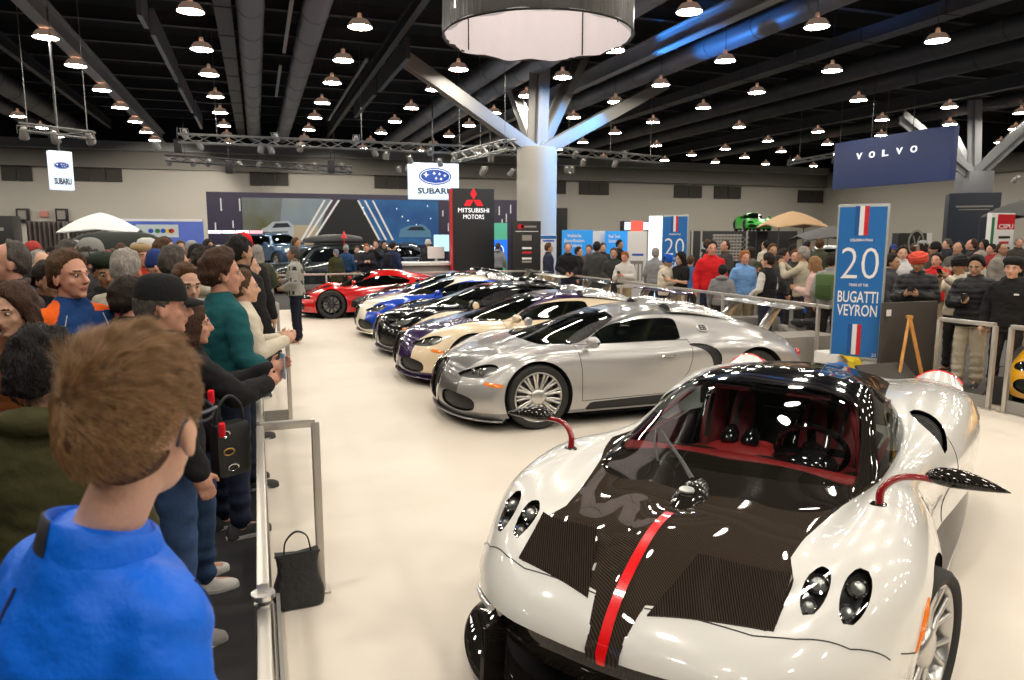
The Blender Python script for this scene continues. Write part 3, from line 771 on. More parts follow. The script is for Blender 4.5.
    emit_part(cp, [(3, 1), (3, -1)], 'roof_panel', GLOSSB, root, off=.002)
    emit_part(cp, [(1, 1), (1, -1)], 'windscreen', GLASS, root)
    for s in (1, -1): emit_part(cp, [(2, s)], 'side_window', GLASS, root)
    # wiper
    m = MB(); a = cb.ray_cast(Vector((.12, 0, 3)), Vector((0, 0, -1)))[0]; pts = [Vector((.15, -.01, .895)), Vector((.0, -.11, .915)), Vector((-.20, -.27, .955)), Vector((-.28, -.33, .975))]
    m.tube([p+Vector((0, 0, .02)) for p in pts], [.013, .011, .009, .007], 8, sq=.6)
    q = proj_path(cb, dense([(-.06, -.26, 3), (-.28, -.37, 3), (-.44, -.43, 3)], 5), (0, 0, -1), .012); m.tube(q, .007, 6)
    m.build('windscreen_wiper', BLACKP, root)
    # rear flaps (raised, red edge)
    for s in (1, -1):
        m = MB(); gr = []
        for i in range(9):
            t = i/8; row = []
            for j in range(13):
                u = j/12*2-1; y = s*.77+u*.19*(1-.1*t); x = -3.27-.28*t; z = .875+.05*t-.07*u*u-.02*t*u*u
                row.append(Vector((x, y, z)))
            gr.append(row)
        low = [[p-Vector((0, 0, .02)) for p in r] for r in gr]; m.grid(gr); m.grid(low, True); m.grid([gr[-1], low[-1]]); m.grid([[r[0] for r in gr], [r[0] for r in low]], True); m.grid([[r[-1] for r in gr], [r[-1] for r in low]])
        f = m.build('rear_flap', WHITE, root, 50)
        m = MB(); m.tube([p-Vector((0, 0, .008)) for p in gr[-1]], .014, 8); m.build('flap_edge', REDST, f)
    # mirrors on curved stalks
    for s in (1, -1):
        m = MB(); pts = spline([(-.03, s*.745, .885), (-.045, s*.75, .955), (-.07, s*.80, 1.005), (-.09, s*.88, 1.02), (-.10, s*.98, 1.012), (-.105, s*1.06, 1.02)], 6)
        m.tube(pts, [.017-.005*i/len(pts) for i in range(len(pts))], 10); st = m.build('door_mirror', REDG, root)
        m = MB(); m.lathe([(0, .012), (.03, .010), (.038, 0)], 18, c=(-.03, s*.745, .888)); m.build('mirror_foot', CARBK, st)
        m = MB(); rr = []
        for k in range(19):
            t = k/18; w = (math.sin(math.pi*min(1, t**.62))**.8)*.062 if 0 < t < 1 else .003; c = Vector((-.115+.02*t, s*(.90+.30*t), 1.03-.018*t+.012*math.sin(t*3)))
            rr.append([c+Vector((math.cos(a)*w, 0, math.sin(a)*w*.62)) for a in [2*math.pi*q/16 for q in range(16)]])
        m.rings(rr); m.build('mirror_shell', CARBK, st, 70)
    # cabin
    m = MB(); m.box((-1.15, 0, .50), (1.15, 1.30, .12), bev=.03); m.box((-1.72, 0, .75), (.08, 1.2, .5)); 
    for s in (1, -1): m.box((-1.1, s*.655, .66), (1.1, .04, .30), bev=.02)
    m.build('cabin_tub', SEATD, root)
    for s in (1, -1): MB().box((-1.15, s*.63, .70), (1.0, .04, .26), bev=.02).build('door_card', REDLE, root)
    for s in (1, -1):
        x, y, z = -1.46, s*.31, .52
        m = MB(); rr = []
        for k in range(11):
            t = k/10; zz = z+.10+.42*t; w = (.235-.05*t) if t < .8 else (.235-.05*t)*(1-(t-.8)*1.6); xx = x+.10-.20*t
            rr.append([(xx+.05*math.cos(a), y+w*math.sin(a), zz) for a in [2*math.pi*q/16 for q in range(16)]])
        m.rings(rr); st = m.build('seat', CARBK, root, 60)
        for o in (-.095, .095):
            m = MB(); rr = []
            for k in range(11):
                t = k/10; zz = z+.12+.37*t; w = .078*math.sin(math.pi*(.15+.75*t))**.4; xx = x+.165-.20*t
                rr.append([(xx+.045*math.cos(a), y+o*(1-.12*t)+w*math.sin(a), zz) for a in [2*math.pi*q/14 for q in range(14)]])
            m.rings(rr); m.build('seat_pad', REDLE, st, 60)
        m = MB(); m.box((x+.40, y, z+.09), (.5, .40, .12), bev=.05); m.build('seat_cushion', REDLE, st)
        for o in (-.10, .10):
            m = MB(); m.tube([(x+.08, y+o, z+.47), (x+.19, y+o*.9, z+.36), (x+.25, y+o*.8, z+.22)], .014, 6, sq=.3); m.build('seat_belt', BLACKP, st)
    m = MB(); rr = []
    for k in range(21):
        y = -.60+1.2*k/20; e = .02*math.cos(k/20*math.pi*4)
        rr.append([(-.42+.07*math.cos(a)-.05*abs(y), y, .85+.05*math.sin(a)-.06*abs(y)) for a in [2*math.pi*q/12 for q in range(12)]])
    m.rings(rr); db = m.build('dashboard', REDBR, root, 60)
    m = MB(); m.ell((-.60, 0, .845), (.15, .20, .065), 20); m.box((-.85, 0, .70), (.5, .15, .22), bev=.06); m.build('centre_console', REDBR, db, 60)
    for y, s_ in ((-.065, 1), (.045, 1)):
        m = MB(); m.X = Matrix.Translation((-.60, y, .92)) @ Matrix.Rotation(R(-50), 4, 'Y'); m.lathe([(0, .10), (.022, .085), (.042, .05), (.048, .0), (.04, -.035), (0, -.04)][::-1], 20); m.build('instrument_pod', GLOSSB, db)
    m = MB(); m.X = Matrix.Translation((-.80, .33, .87)) @ Matrix.Rotation(R(-62), 4, 'Y'); m.tube([(math.cos(a)*.165, math.sin(a)*.175, 0) for a in [2*math.pi*k/28 for k in range(28)]], .018, 8, closed=True)
    for a in (0, 1.57, 3.14): m.bar((0, 0, 0), (math.cos(a)*.165, math.sin(a)*.17, 0), .045, .014)
    m.ell((0, 0, 0), (.06, .06, .03), 14); m.build('steering_wheel', GLOSSB, root)
    m = MB(); m.ell((-.58, .33, .86), (.12, .17, .07), 18); m.build('instrument_binnacle', GLOSSB, root)
    for s in (1, -1):
        m = MB(); m.box((-1.13, s*.23, 1.095), (.05, .24, .014), rot=Matrix.Rotation(R(14), 3, 'Y'), bev=.005); m.build('sun_visor', REDLE, root)
        m = MB(); pts = [(-.45, s*.61, .84), (-.75, s*.56, .93), (-1.02, s*.49, 1.02), (-1.3, s*.44, 1.09)]; m.tube(spline(pts, 5), .013, 8); m.build('pillar_trim', REDLE, root)
    # exhaust/rear, underside
    m = MB(); e = [(-3.42,.85),(-3.2,.95),(-3.1,.6),(-2.45,.6),(-2.35,.97),(-.45,.95),(-.42,.6),(.42,.6),(.45,.98),(.6,.93),(.75,.84),(.9,.66),(.99,.44),(1.03,0)]
    m.grid([[(x, -y, .11), (x, y, .11)] for x, y in e]); m.grid([[(x, -y*.98, .09), (x, y*.98, .09)] for x, y in e], True); m.build('floor_pan', BLACKP, root)
    for (cx, cz, r, sd) in ((0, .335, .335, 1), (0, .335, .335, -1), (-2.795, .35, .35, 1), (-2.795, .35, .35, -1)):
        wheel(root, (cx, sd*.875, cz), r, .27, .265, 7, sd > 0, RIMS, 'y', -R(13) if cx == 0 else 0)
        wheel_liner(root, bvh, cx, cz, .385 if cx == 0 else .40, .55, sd)
    return root
CARBK2 = carbon_mat('flap_carbon', (.014, .011, .009), (.040, .031, .025), 34, .35, (0, 0, 1.1))
REDG = mat('red_gloss', (.25, .005, .008), .2, 0, coat=1)
# ================================================================== THE HALL
FLOOR = mat('floor_beige', (.68, .61, .52), .42, mix=(.74, .675, .585), mscale=.9, mdetail=6, spec=.35)
CARPET = mat('carpet_black', (.013, .013, .014), .95, mix=(.022, .021, .021), mscale=3, bump=.4, bscale=300)
WALL = mat('wall_cream', (.50, .475, .42), .85, mix=(.54, .51, .45), mscale=.15)
SOFF = mat('wall_grey', (.24, .225, .20), .8)
SOFF2 = mat('wall_grey_light', (.42, .42, .41), .8)
CEIL = mat('ceiling_black', (.010, .010, .011), .9)
STEEL = mat('painted_steel', (.05, .052, .06), .55)
DUCT = mat('duct_grey', (.26, .28, .32), .45, .3)
DUCTD = mat('duct_dark', (.09, .095, .105), .5, .2)
LSTEEL = mat('light_steel', (.40, .41, .43), .5)
ALU = mat('brushed_aluminium', (.58, .55, .50), .35, .75)
TRUSSM = mat('truss_metal', (.35, .35, .34), .4, .7)
GREYB = mat('grey_cladding', (.30, .28, .25), .6)
WHITEB = mat('white_panel', (.75, .74, .72), .5)
BLACKB = mat('black_panel', (.012, .012, .013), .45)
NAVY = mat('navy_panel', (.012, .018, .035), .5)
VENT = mat('vent_grille', (.06, .052, .045), .7)
LAMPS = mat('lamp_shade_cream', (.42, .30, .24), .5, emit=(1, .68, .5), es=.14)
LAMPE = mat('lamp_light', (.1, .1, .1), emit=(1, .92, .80), es=98)
def struct(name, mb, m, smooth=30):
    o = mb.build(name, m, None, smooth); o['kind'] = 'structure'; return o
X0, X1, Y0, Y1, ZC = -26, 45.2, -14, 50, 9.6
struct('floor', MB().box(((X1-.06)/2+0, (Y0+Y1)/2, -.1), (X1+.06, Y1-Y0, .2)), FLOOR)
struct('floor_carpet', MB().box(((X0-.06)/2, (Y0+Y1)/2, -.1), (-X0-.06, Y1-Y0, .2)), CARPET)
struct('floor_show_carpet', MB().box((27, 22, .0), (37.2, 55, .012)), mat('carpet_grey', (.055, .052, .05), .95, mix=(.07, .066, .06), mscale=2))
struct('floor_far_carpet', MB().box((20.5, 35.5, .008), (49, 29, .012)), mat('carpet_dark', (.04, .038, .036), .95, mix=(.05, .045, .04), mscale=2))
struct('ceiling', MB().box(((X0+X1)/2, (Y0+Y1)/2, ZC+.1), (X1-X0, Y1-Y0, .2)), CEIL)
zt = on_y(480, 160, 50).z; zb = on_y(480, 184, 50).z
struct('wall_back', MB().box(((X0+X1)/2, Y1+.1, ZC/2), (X1-X0, .2, ZC)), WALL)
struct('trim_1', MB().box(((X0+X1)/2, Y1-.2, (6.05+7.15)/2), (X1-X0, .4, 1.1)), SOFF)
struct('trim_2', MB().box(((X0+X1)/2, Y1-.55, 7.3), (X1-X0, 1.1, .5)), SOFF2)
struct('trim_3', MB().box(((X0+X1)/2, Y1-.5, 8.6), (X1-X0, 1.0, 2.1)), CEIL)
struct('wall_right', MB().box((X1+.1, (Y0+Y1)/2, ZC/2), (.2, Y1-Y0, ZC)), WALL)
struct('trim_4', MB().box((X1-.2, (Y0+Y1)/2-.3, 6.6), (.4, Y1-Y0-.9, 1.1)), SOFF)
struct('trim_5', MB().box((X1-.3, (Y0+Y1)/2-.6, 8.4), (.6, Y1-Y0-1.2, 2.4)), CEIL)
struct('wall_left', MB().box((X0-.1, (Y0+Y1)/2, ZC/2), (.2, Y1-Y0, ZC)), mat('wall_dim', (.10, .09, .08), .9))
struct('wall_front', MB().box(((X0+X1)/2, Y0-.1, ZC/2), (X1-X0, .2, ZC)), mat('wall_dim', (.10, .09, .08), .9))
# ---- high-bay lamps on their grid
lm = MB(); lm.lathe([(.0, .20), (.14, .20), (.20, .18), (.27, .09), (.31, .0), (.30, .0), (.26, .07), (.2, .14), (.1, .16)], 28); lm.lathe([(0, .34), (.05, .34), (.07, .20), (.14, .20)], 16)
lrod = MB().tube([(0, 0, .33), (0, 0, 1.9)], .008, 5).mesh('lamp_rod', None); lrod.materials.append(STEEL)
lamp_shade_me = lm.mesh('lamp_shade', 50)
lamp_disc_me = MB().lathe([(0, .01), (.295, .01)], 28).mesh('lamp_glow', None)
lamp_disc_me.flip_normals()
for p in (lamp_shade_me,): p.materials.append(LAMPS)
lamp_disc_me.materials.append(LAMPE)
COLX = [-20.6, -17.2, -13.5, -9.6, -5.0, -1.2, 2.7, 6.25, 9.8, 13.5, 17.5, 22.2, 26.9, 31.0, 35.3, 39.6]
ROWY = [-8.2, -4.2, -.2, 3.7, 7.7, 11.6, 15.5, 19.3, 23.0, 26.4, 30.4, 34.2, 38.1, 41.7, 45.0]
skip = {(3, 6), (3, 7), (12, 6), (13, 6), (14, 6)}
for i, X in enumerate(COLX):
    for j, Y in enumerate(ROWY):
        if i == 11 and j > 5 and j % 2: continue
        if (i < 4 or i > 12) and j < 5: continue
        lr = empty('high_bay_lamp', (X, Y, 7.2), 0, 'lit round high-bay lamp with a cream shade in the rows under the black ceiling', 'ceiling lamp', 'high-bay lamps of the hall ceiling')
        link('lamp_shade', lamp_shade_me, lr); link('bulb_glow', lamp_disc_me, lr); link('hanging_rod', lrod, lr)
# ---- ducts, beams and rails under the roof
def xz_at(px, py, z): return on_z(px, py, z).x
def along(name, X, z, r, label, cat, m, ya=-6, yb=48.4, kind='round', w=.4, h=.5, group=None, flange=0):
    b = MB()
    if kind == 'round':
        b.tube([(X, ya, z), (X, yb, z)], r, 20)
        y = ya+1
        while y < yb-1: b.lathe([(r, -.03), (r+.02, -.02), (r+.02, .02), (r, .03)], 20, 'y', (X, y, z)); y += 2.4
    elif kind == 'box':
        b.box((X, (ya+yb)/2, z), (w, yb-ya, h))
        y = ya+1
        while y < yb-1: b.box((X, y, z), (w+.05, .06, h+.05)); y += 3
    elif kind == 'i':
        b.box((X, (ya+yb)/2, z), (.05, yb-ya, h)); b.box((X, (ya+yb)/2, z-h/2), (w, yb-ya, .05)); b.box((X, (ya+yb)/2, z+h/2), (w, yb-ya, .05))
    o = b.build(name, m, None, 40); tag(o, label, cat, group); return o
lay = [(30, 0, 'i', 7.75, .34, .55, LSTEEL, 'roof_beam', 'pale grey steel roof beam running over the crowd at the left', 'beam'),
 (250, 0, 'round', 8.1, .36, 0, DUCT, 'air_duct', 'round grey air duct left of its tapering twin', 'duct'),
 (318, 0, 'round', 8.1, .36, 0, DUCT, 'air_duct', 'round grey air duct just right of its twin over the grey-suited attendant', 'duct'),
 (222, 0, 'box', 8.3, .45, .35, DUCTD, 'air_duct', 'flat rectangular dark duct left of the two round grey ducts', 'duct'),
 (0, 82, 'round', 8.0, .42, 0, DUCTD, 'air_duct', 'dark round duct low at the far left of the ceiling', 'duct'),
 (0, 105, 'round', 7.9, .32, 0, DUCTD, 'air_duct', 'thin dark duct below the wider one at the far left', 'duct'),
 (20, 55, 'i', 8.4, .2, .4, STEEL, 'roof_beam', 'thin dark roof beam left of the pale one', 'beam'),
 (420, 0, 'i', 8.4, .2, .4, STEEL, 'roof_beam', 'dark roof beam rising past the left of the hanging drum', 'beam'),
 (500, 63, 'round', 8.0, .34, 0, DUCT, 'air_duct', 'grey-blue round duct left of the branching column', 'duct'),
 (533, 66, 'round', 8.0, .34, 0, DUCT, 'air_duct', 'grey-blue round duct ending behind the branching column', 'duct'),
 (684, 33, 'i', 8.2, .34, .5, LSTEEL, 'roof_beam', 'steel beam with a bluish edge right of the hanging drum', 'beam'),
 (684, 58, 'round', 8.2, .34, 0, DUCT, 'air_duct', 'long round duct lit bluish right of the hanging drum', 'duct'),
 (800, 58, 'box', 8.3, .6, .4, DUCTD, 'air_duct', 'wide dark duct above the middle right lamps', 'duct'),
 (900, 58, 'round', 8.2, .36, 0, DUCTD, 'air_duct', 'dark duct passing above the blue car-maker screen, upper of the pair', 'duct'),
 (900, 78, 'round', 8.0, .36, 0, DUCTD, 'air_duct', 'dark duct passing above the blue car-maker screen, lower of the pair', 'duct'),
 (950, 94, 'i', 8.0, .3, .5, DUCTD, 'roof_beam', 'dark steel beam just over the blue car-maker screen', 'beam'),
 (1000, 102, 'round', 7.9, .3, 0, DUCTD, 'air_duct', 'dark duct lowest at the right end of the ceiling', 'duct')]
for px, py, kd, z, w, h, m_, nm, lb, ct in lay:
    along(nm, xz_at(px, py, z), z, w, lb, ct, m_, kind=kd, w=w, h=h or .5)
for k in range(16):
    Y = 4+k*2.9
    tag(MB().box(((X0+X1)/2, Y, 9.05), (X1-X0-1.4, .05, .42)).box(((X0+X1)/2, Y, 8.84), (X1-X0-1.4, .22, .04)).build('roof_joist', STEEL), 'black steel joist crossing the dark roof above the ducts', 'roof joist', 'roof joists across the hall')
# hanging baffles
for k, (a, b, z) in enumerate([((413, 0), (445, 20), 7.8), ((157, 22), (173, 72), 7.8), ((180, 78), (191, 105), 7.8), ((196, 108), (200, 122), 7.8)]):
    if k == 0: a, b = (137, 0), (147, 15)
    p, q = on_z(*a, z), on_z(*b, z)
    tag(MB().box(((p.x+q.x)/2, (p.y+q.y)/2, z), (.12, max(abs(q.y-p.y), 1), .7)).build('ceiling_baffle', DUCT), ['short grey baffle panel hanging at the top left of the ceiling', 'grey baffle panel, nearest of the line left of the ducts', 'grey baffle panel, second of the line left of the ducts', 'small far grey baffle panel, last of the line left of the ducts'][k], 'baffle', 'baffle panels')
for k, (a, b) in enumerate([((383, 82), (403, 50)), ((357, 110), (372, 88))]):
    z = 7.5; p, q = on_z(*a, z), on_z(*b, z); X = (p.x+q.x)/2
    tag(MB().box((X, (p.y+q.y)/2, z), (.14, abs(q.y-p.y)+.6, .6)).build('ceiling_baffle', DUCTD), ['dark baffle panel by the left arm of the branching column', 'dark far baffle panel behind the first one at the left arm'][k], 'baffle', 'baffle panels')
# light channel strips between ducts
for k, (px, py, ya, yb) in enumerate([(294, 0, 14, 17), (284, 52, 20, 26), (277, 90, 28, 34), (338, 105, 26, 40)]):
    X = xz_at(px, py, 8.0); tag(MB().box((X, (ya+yb)/2, 8.0), (.1, yb-ya, .06)).build('strip_channel', LSTEEL), ['pale conduit strip nearest between the two round ducts', 'pale conduit strip halfway along between the round ducts', 'pale far conduit strip between the round ducts', 'pale conduit strip right of the two round ducts'][k], 'conduit', 'conduit strips')

# ---- wall vents
def on_back(px, py, Y=49.98): return on_y(px, py, Y)
def wall_vent(x0, y0, x1, y1, lb, n=2, Y=49.93):
    a, b = on_back(x0, y0, Y), on_back(x1, y1, Y); m = MB(); w = (b.x-a.x)/n
    for k in range(n):
        cx = a.x+w*(k+.5); m.box((cx, Y, (a.z+b.z)/2), (w*.95, .06, abs(a.z-b.z)))
        for q in range(7): m.box((cx, Y-.05, b.z+abs(a.z-b.z)*(q+.5)/7), (w*.9, .04, .05))
    tag(m.build('wall_vent', VENT), lb, 'wall vent', 'grille vents along the back wall')
wall_vent(0, 165, 33, 181, 'brown grille vent at the left end of the back wall', 2)
wall_vent(72, 166, 123, 182, 'brown grille vent behind the lit hanging cube sign', 3)
wall_vent(249, 171, 289, 186, 'brown grille vent above the mural of cars', 3)
wall_vent(374, 175, 409, 189, 'brown grille vent left of the lit white star-oval sign', 3)
wall_vent(556, 181, 566, 194, 'brown grille vent half hidden by the thick column', 1)
wall_vent(579, 182, 609, 195, 'brown grille vent just right of the thick column', 3)
wall_vent(674, 185, 702, 198, 'brown grille vent above the second blue banner', 2)
wall_vent(714, 186, 741, 199, 'brown grille vent above the green car', 2)
wall_vent(798, 190, 823, 203, 'brown grille vent at the corner beside the dark blue screen', 2)
# small wall speakers and fire sign at left
for x, lb in ((23, 'small black wall speaker, left one over the dark kiosk'), (62, 'small black wall speaker right of the red notice')):
    a = on_back(x, 215, 49.8); m = MB().box(a, (.62, .35, .75), bev=.03); sp = m.build('wall_speaker', BLACKB); tag(sp, lb, 'speaker', 'wall speakers')
    MB().box(a-Vector((0, .2, 0)), (.4, .04, .5)).build('speaker_grille', GREYB, sp)
a = on_back(44, 214, 49.9); tag(MB().box(a, (.45, .05, .35), bev=.01).build('red_notice', mat('notice_pink', (.6, .25, .2), .6)), 'small reddish notice on the back wall between two speakers', 'notice')

# ---- round columns with branching struts
def strut(m, a, b, w=.34, h=.5): m.bar(a, b, w, h, bev=.03)
BLUELIT = mat('strut_paint', (.42, .41, .39), .5)
def column(cx, cy, r, ztop, ends, label):
    c = MB().lathe([(r, 0), (r, ztop-.1), (r*.96, ztop)], 48, 'z', (cx, cy, 0)); c.add([(cx+r*.96*math.cos(2*math.pi*k/48), cy+r*.96*math.sin(2*math.pi*k/48), ztop) for k in range(48)], [tuple(range(48))])
    o = c.build('tree_column', mat('column_paint', (.50, .48, .43), .6)); tag(o, label, 'column')
    for e in ends:
        m = MB(); a = Vector((cx, cy, ztop-.2)); b = Vector(e); d = (b-a).normalized(); s_ = d.cross(Vector((0, 0, 1)))
        s_ = s_.normalized() if s_.length > .1 else Vector((1, 0, 0))
        for q in (-1, 1): m.bar(a+s_*.17*q, b+s_*.17*q, .07, .42, bev=.01)
        m.bar(a, b, .34, .12)
        m.build('roof_strut', BLUELIT, o)
    return o
CY = 24.5
cc = on_y(536.5, 240, CY); rr_ = 39/725*(cc.x*math.sin(CAM_YAW)+CY*math.cos(CAM_YAW))/2
ct_ = on_y(536.5, 148, CY).z
def at_z_dir(px, py, z): return on_z(px, py, z)
column(cc.x, CY, rr_, ct_, [tuple(on_y(404, 58, CY-.5)), tuple(on_y(540, 62, CY+.3)), tuple(on_z(583, 55, 8.9)), tuple(on_y(664, 84, CY+1)), tuple(on_y(512, 86, CY+4))], 'thick round column whose top branches into steel struts under the hanging drum')
# blue accent spotlight on the column side comes from a stage lamp
# ---- hanging fabric drum
dc = on_y(538, 30, 11.0)
def drum():
    root = empty('hanging_drum', (dc.x, dc.y, 0), 0, 'big hanging drum with wrinkled dark outer skirt and white fabric lining', 'drum lamp')
    Rr = 180/725*(dc.x*math.sin(CAM_YAW)+dc.y*math.cos(CAM_YAW))/2; zb = on_y(538, 37, 11.0).z
    rnd2 = random.Random(3)
    for nm, rad, m_, z0, amp in (('drum_skirt', Rr, mat('drum_skirt', (.020, .017, .014), .33, 0, bump=1.0, bscale=5, coat=.4, stretch=(3, 3, .5)), zb, .012), ('drum_lining', Rr-.05, mat('drum_lining', (.80, .76, .74), .8, emit=(1, .88, .86), es=.34, bump=1.0, bscale=3, stretch=(2.5, 2.5, .6)), zb-.02, .02)):  # lining emission stands in for spot light falling on the fabric
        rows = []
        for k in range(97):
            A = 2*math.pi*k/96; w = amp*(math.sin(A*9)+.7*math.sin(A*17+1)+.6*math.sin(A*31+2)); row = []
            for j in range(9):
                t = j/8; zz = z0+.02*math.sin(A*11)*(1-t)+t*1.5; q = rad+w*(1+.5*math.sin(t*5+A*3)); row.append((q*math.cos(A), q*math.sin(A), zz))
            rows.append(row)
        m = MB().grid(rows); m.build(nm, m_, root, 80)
    MB().lathe([(0, zb+1.5), (Rr, zb+1.5)], 48).build('drum_top', mat('drum_lining', (.8, .76, .74)), root)
    m = MB()
    for k in range(4):
        A = 2*math.pi*k/4+.62; m = MB(); m.bar((math.cos(A)*(Rr-.09), math.sin(A)*(Rr-.09), zb+.0), (math.cos(A)*(Rr-.09), math.sin(A)*(Rr-.09), zb+1.45), .018, .018); m.build('frame_rod', BLACKB, root)
    m = MB(); m.tube([(Rr*math.cos(2*math.pi*k/64), Rr*math.sin(2*math.pi*k/64), zb-.01) for k in range(64)], .016, 6, closed=True); m.build('drum_hoop', BLACKB, root)
    for k in range(4): A = math.pi/4+k*math.pi/2; MB().tube([(math.cos(A)*Rr*.8, math.sin(A)*Rr*.8, zb+1.5), (math.cos(A)*Rr*.8, math.sin(A)*Rr*.8, 9.3)], .012, 5).build('hanging_cable', STEEL, root)
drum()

# ---- trusses and stage spotlights
def truss(a, b, label, s=.3, m_=TRUSSM):
    a, b = Vector(a), Vector(b); m = MB(); d = (b-a); n = max(int(d.length/.6), 2); dn = d.normalized(); sd = dn.cross(Vector((0, 0, 1))).normalized(); cor = [sd*s/2+Vector((0, 0, s/2)), -sd*s/2+Vector((0, 0, s/2)), -sd*s/2-Vector((0, 0, s/2)), sd*s/2-Vector((0, 0, s/2))]
    for c in cor: m.tube([a+c, b+c], .03, 6)
    for k in range(n):
        p, q = a+d*(k/n), a+d*((k+1)/n)
        for i in range(4):
            c0, c1 = cor[i], cor[(i+1) % 4]
            m.tube([p+c0, q+c1] if k % 2 else [p+c1, q+c0], .018, 5)
    for t in (.1, .5, .9): p = a+d*t; m.tube([p, (p.x, p.y, 9.4)], .01, 4)
    o = m.build('lighting_truss', m_); tag(o, label, 'truss'); return o
SPG = mat('spot_housing', (.45, .44, .42), .4, .4); SPE = mat('spot_glow', (.1, .1, .1), emit=(1, .93, .82), es=60); SPW = mat('spot_lens_glint', (.6, .58, .55), .3, emit=(1, .95, .9), es=3.5)  # lenses of the dimmer spots get emission as a painted glint
sp_me = MB(); sp_me.X = Matrix.Rotation(R(40), 4, 'X'); sp_me.lathe([(0, .2), (.08, .19), (.10, .08), (.13, -.12), (.12, -.14), (.11, -.12)], 16); sp_me.tube([(-.15, 0, 0), (-.15, 0, .26), (.15, 0, .26), (.15, 0, 0)], .014, 5); sp_me = sp_me.mesh('spot_body', 50); sp_me.materials.append(SPG)
sl = MB(); sl.X = Matrix.Rotation(R(40), 4, 'X'); sl.lathe([(0, -.125), (.115, -.125)], 16); sl_on = sl.mesh('spot_lens', None); sl_glint = sl_on.copy(); sl_on.materials.append(SPE); sl_glint.materials.append(SPW)
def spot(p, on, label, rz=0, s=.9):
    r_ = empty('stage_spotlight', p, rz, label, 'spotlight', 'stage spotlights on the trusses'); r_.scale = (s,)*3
    link('spot_body', sp_me, r_); link('spot_lens', sl_on if on else sl_glint, r_)
TY = 30
truss(on_y(178, 138, TY), on_y(520, 152, TY), 'long lattice lighting truss over the mural stage')
truss(on_y(165, 158, TY+6), on_y(352, 170, TY+6), 'second lower lighting truss left of the lit star-oval sign', .25, STEEL)
truss(on_y(455, 158, TY-2), on_y(512, 144, TY-8), 'short slanting truss ending at the thick column')
truss(on_y(558, 151, TY), on_y(660, 160, TY), 'lattice truss just right of the thick column')
truss(on_y(20, 127, 22), on_y(95, 136, 22), 'thin lighting bar above the hanging cube sign', .18)
truss(on_y(790, 163, 30), on_y(898, 143, 24), 'thin lighting bar crossing in front of the dark blue screen', .15)
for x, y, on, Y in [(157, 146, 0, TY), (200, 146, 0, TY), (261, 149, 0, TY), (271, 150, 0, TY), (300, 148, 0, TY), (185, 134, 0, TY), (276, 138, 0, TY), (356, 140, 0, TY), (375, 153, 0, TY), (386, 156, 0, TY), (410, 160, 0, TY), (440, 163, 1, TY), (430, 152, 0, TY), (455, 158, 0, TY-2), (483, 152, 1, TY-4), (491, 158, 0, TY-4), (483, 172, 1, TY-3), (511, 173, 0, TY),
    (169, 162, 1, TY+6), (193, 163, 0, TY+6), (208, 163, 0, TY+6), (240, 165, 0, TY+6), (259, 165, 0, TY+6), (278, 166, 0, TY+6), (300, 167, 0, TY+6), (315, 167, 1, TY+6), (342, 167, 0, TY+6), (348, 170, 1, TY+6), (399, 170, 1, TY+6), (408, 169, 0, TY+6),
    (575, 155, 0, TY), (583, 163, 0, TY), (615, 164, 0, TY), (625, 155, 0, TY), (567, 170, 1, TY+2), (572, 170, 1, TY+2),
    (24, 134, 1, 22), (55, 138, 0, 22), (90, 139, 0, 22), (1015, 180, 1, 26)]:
    spot(on_y(x, y, Y), on, 'small %s stage spotlight clamped to the lighting trusses' % ('glowing' if on else 'glinting silver'), rnd.uniform(-.6, .6))
for x, y, Y, lb in [(835, 160, 27, 'black spotlight at the left edge of the dark blue screen'), (856, 155, 26, 'black spotlight before the V of the lit letters'), (885, 153, 25, 'black spotlight before the L of the lit letters'), (790, 163, 30, 'black spotlight left of the dark blue screen')]:
    p = on_y(x, y, Y); o = MB(); o.X = Matrix.Translation(p); o.lathe([(0, .2), (.12, .16), (.15, -.14), (0, -.15)], 14); o.tube([(0, 0, .2), (0, 0, .36)], .02, 5); tag(o.build('black_spotlight', BLACKB), lb, 'spotlight')
for x, lb in ((229, 'black loudspeaker box hung under the second truss'), (331, 'black loudspeaker box hung at the right end of the second truss'), (178, 'black hanging box on the left part of the truss')):
    p = on_y(x, 167 if x != 178 else 146, TY+5); tag(MB().box(p, (.3, .3, .55), bev=.03).tube([p, (p.x, p.y, p.z+.8)], .02, 5).build('hanging_speaker', BLACKB), lb, 'speaker')
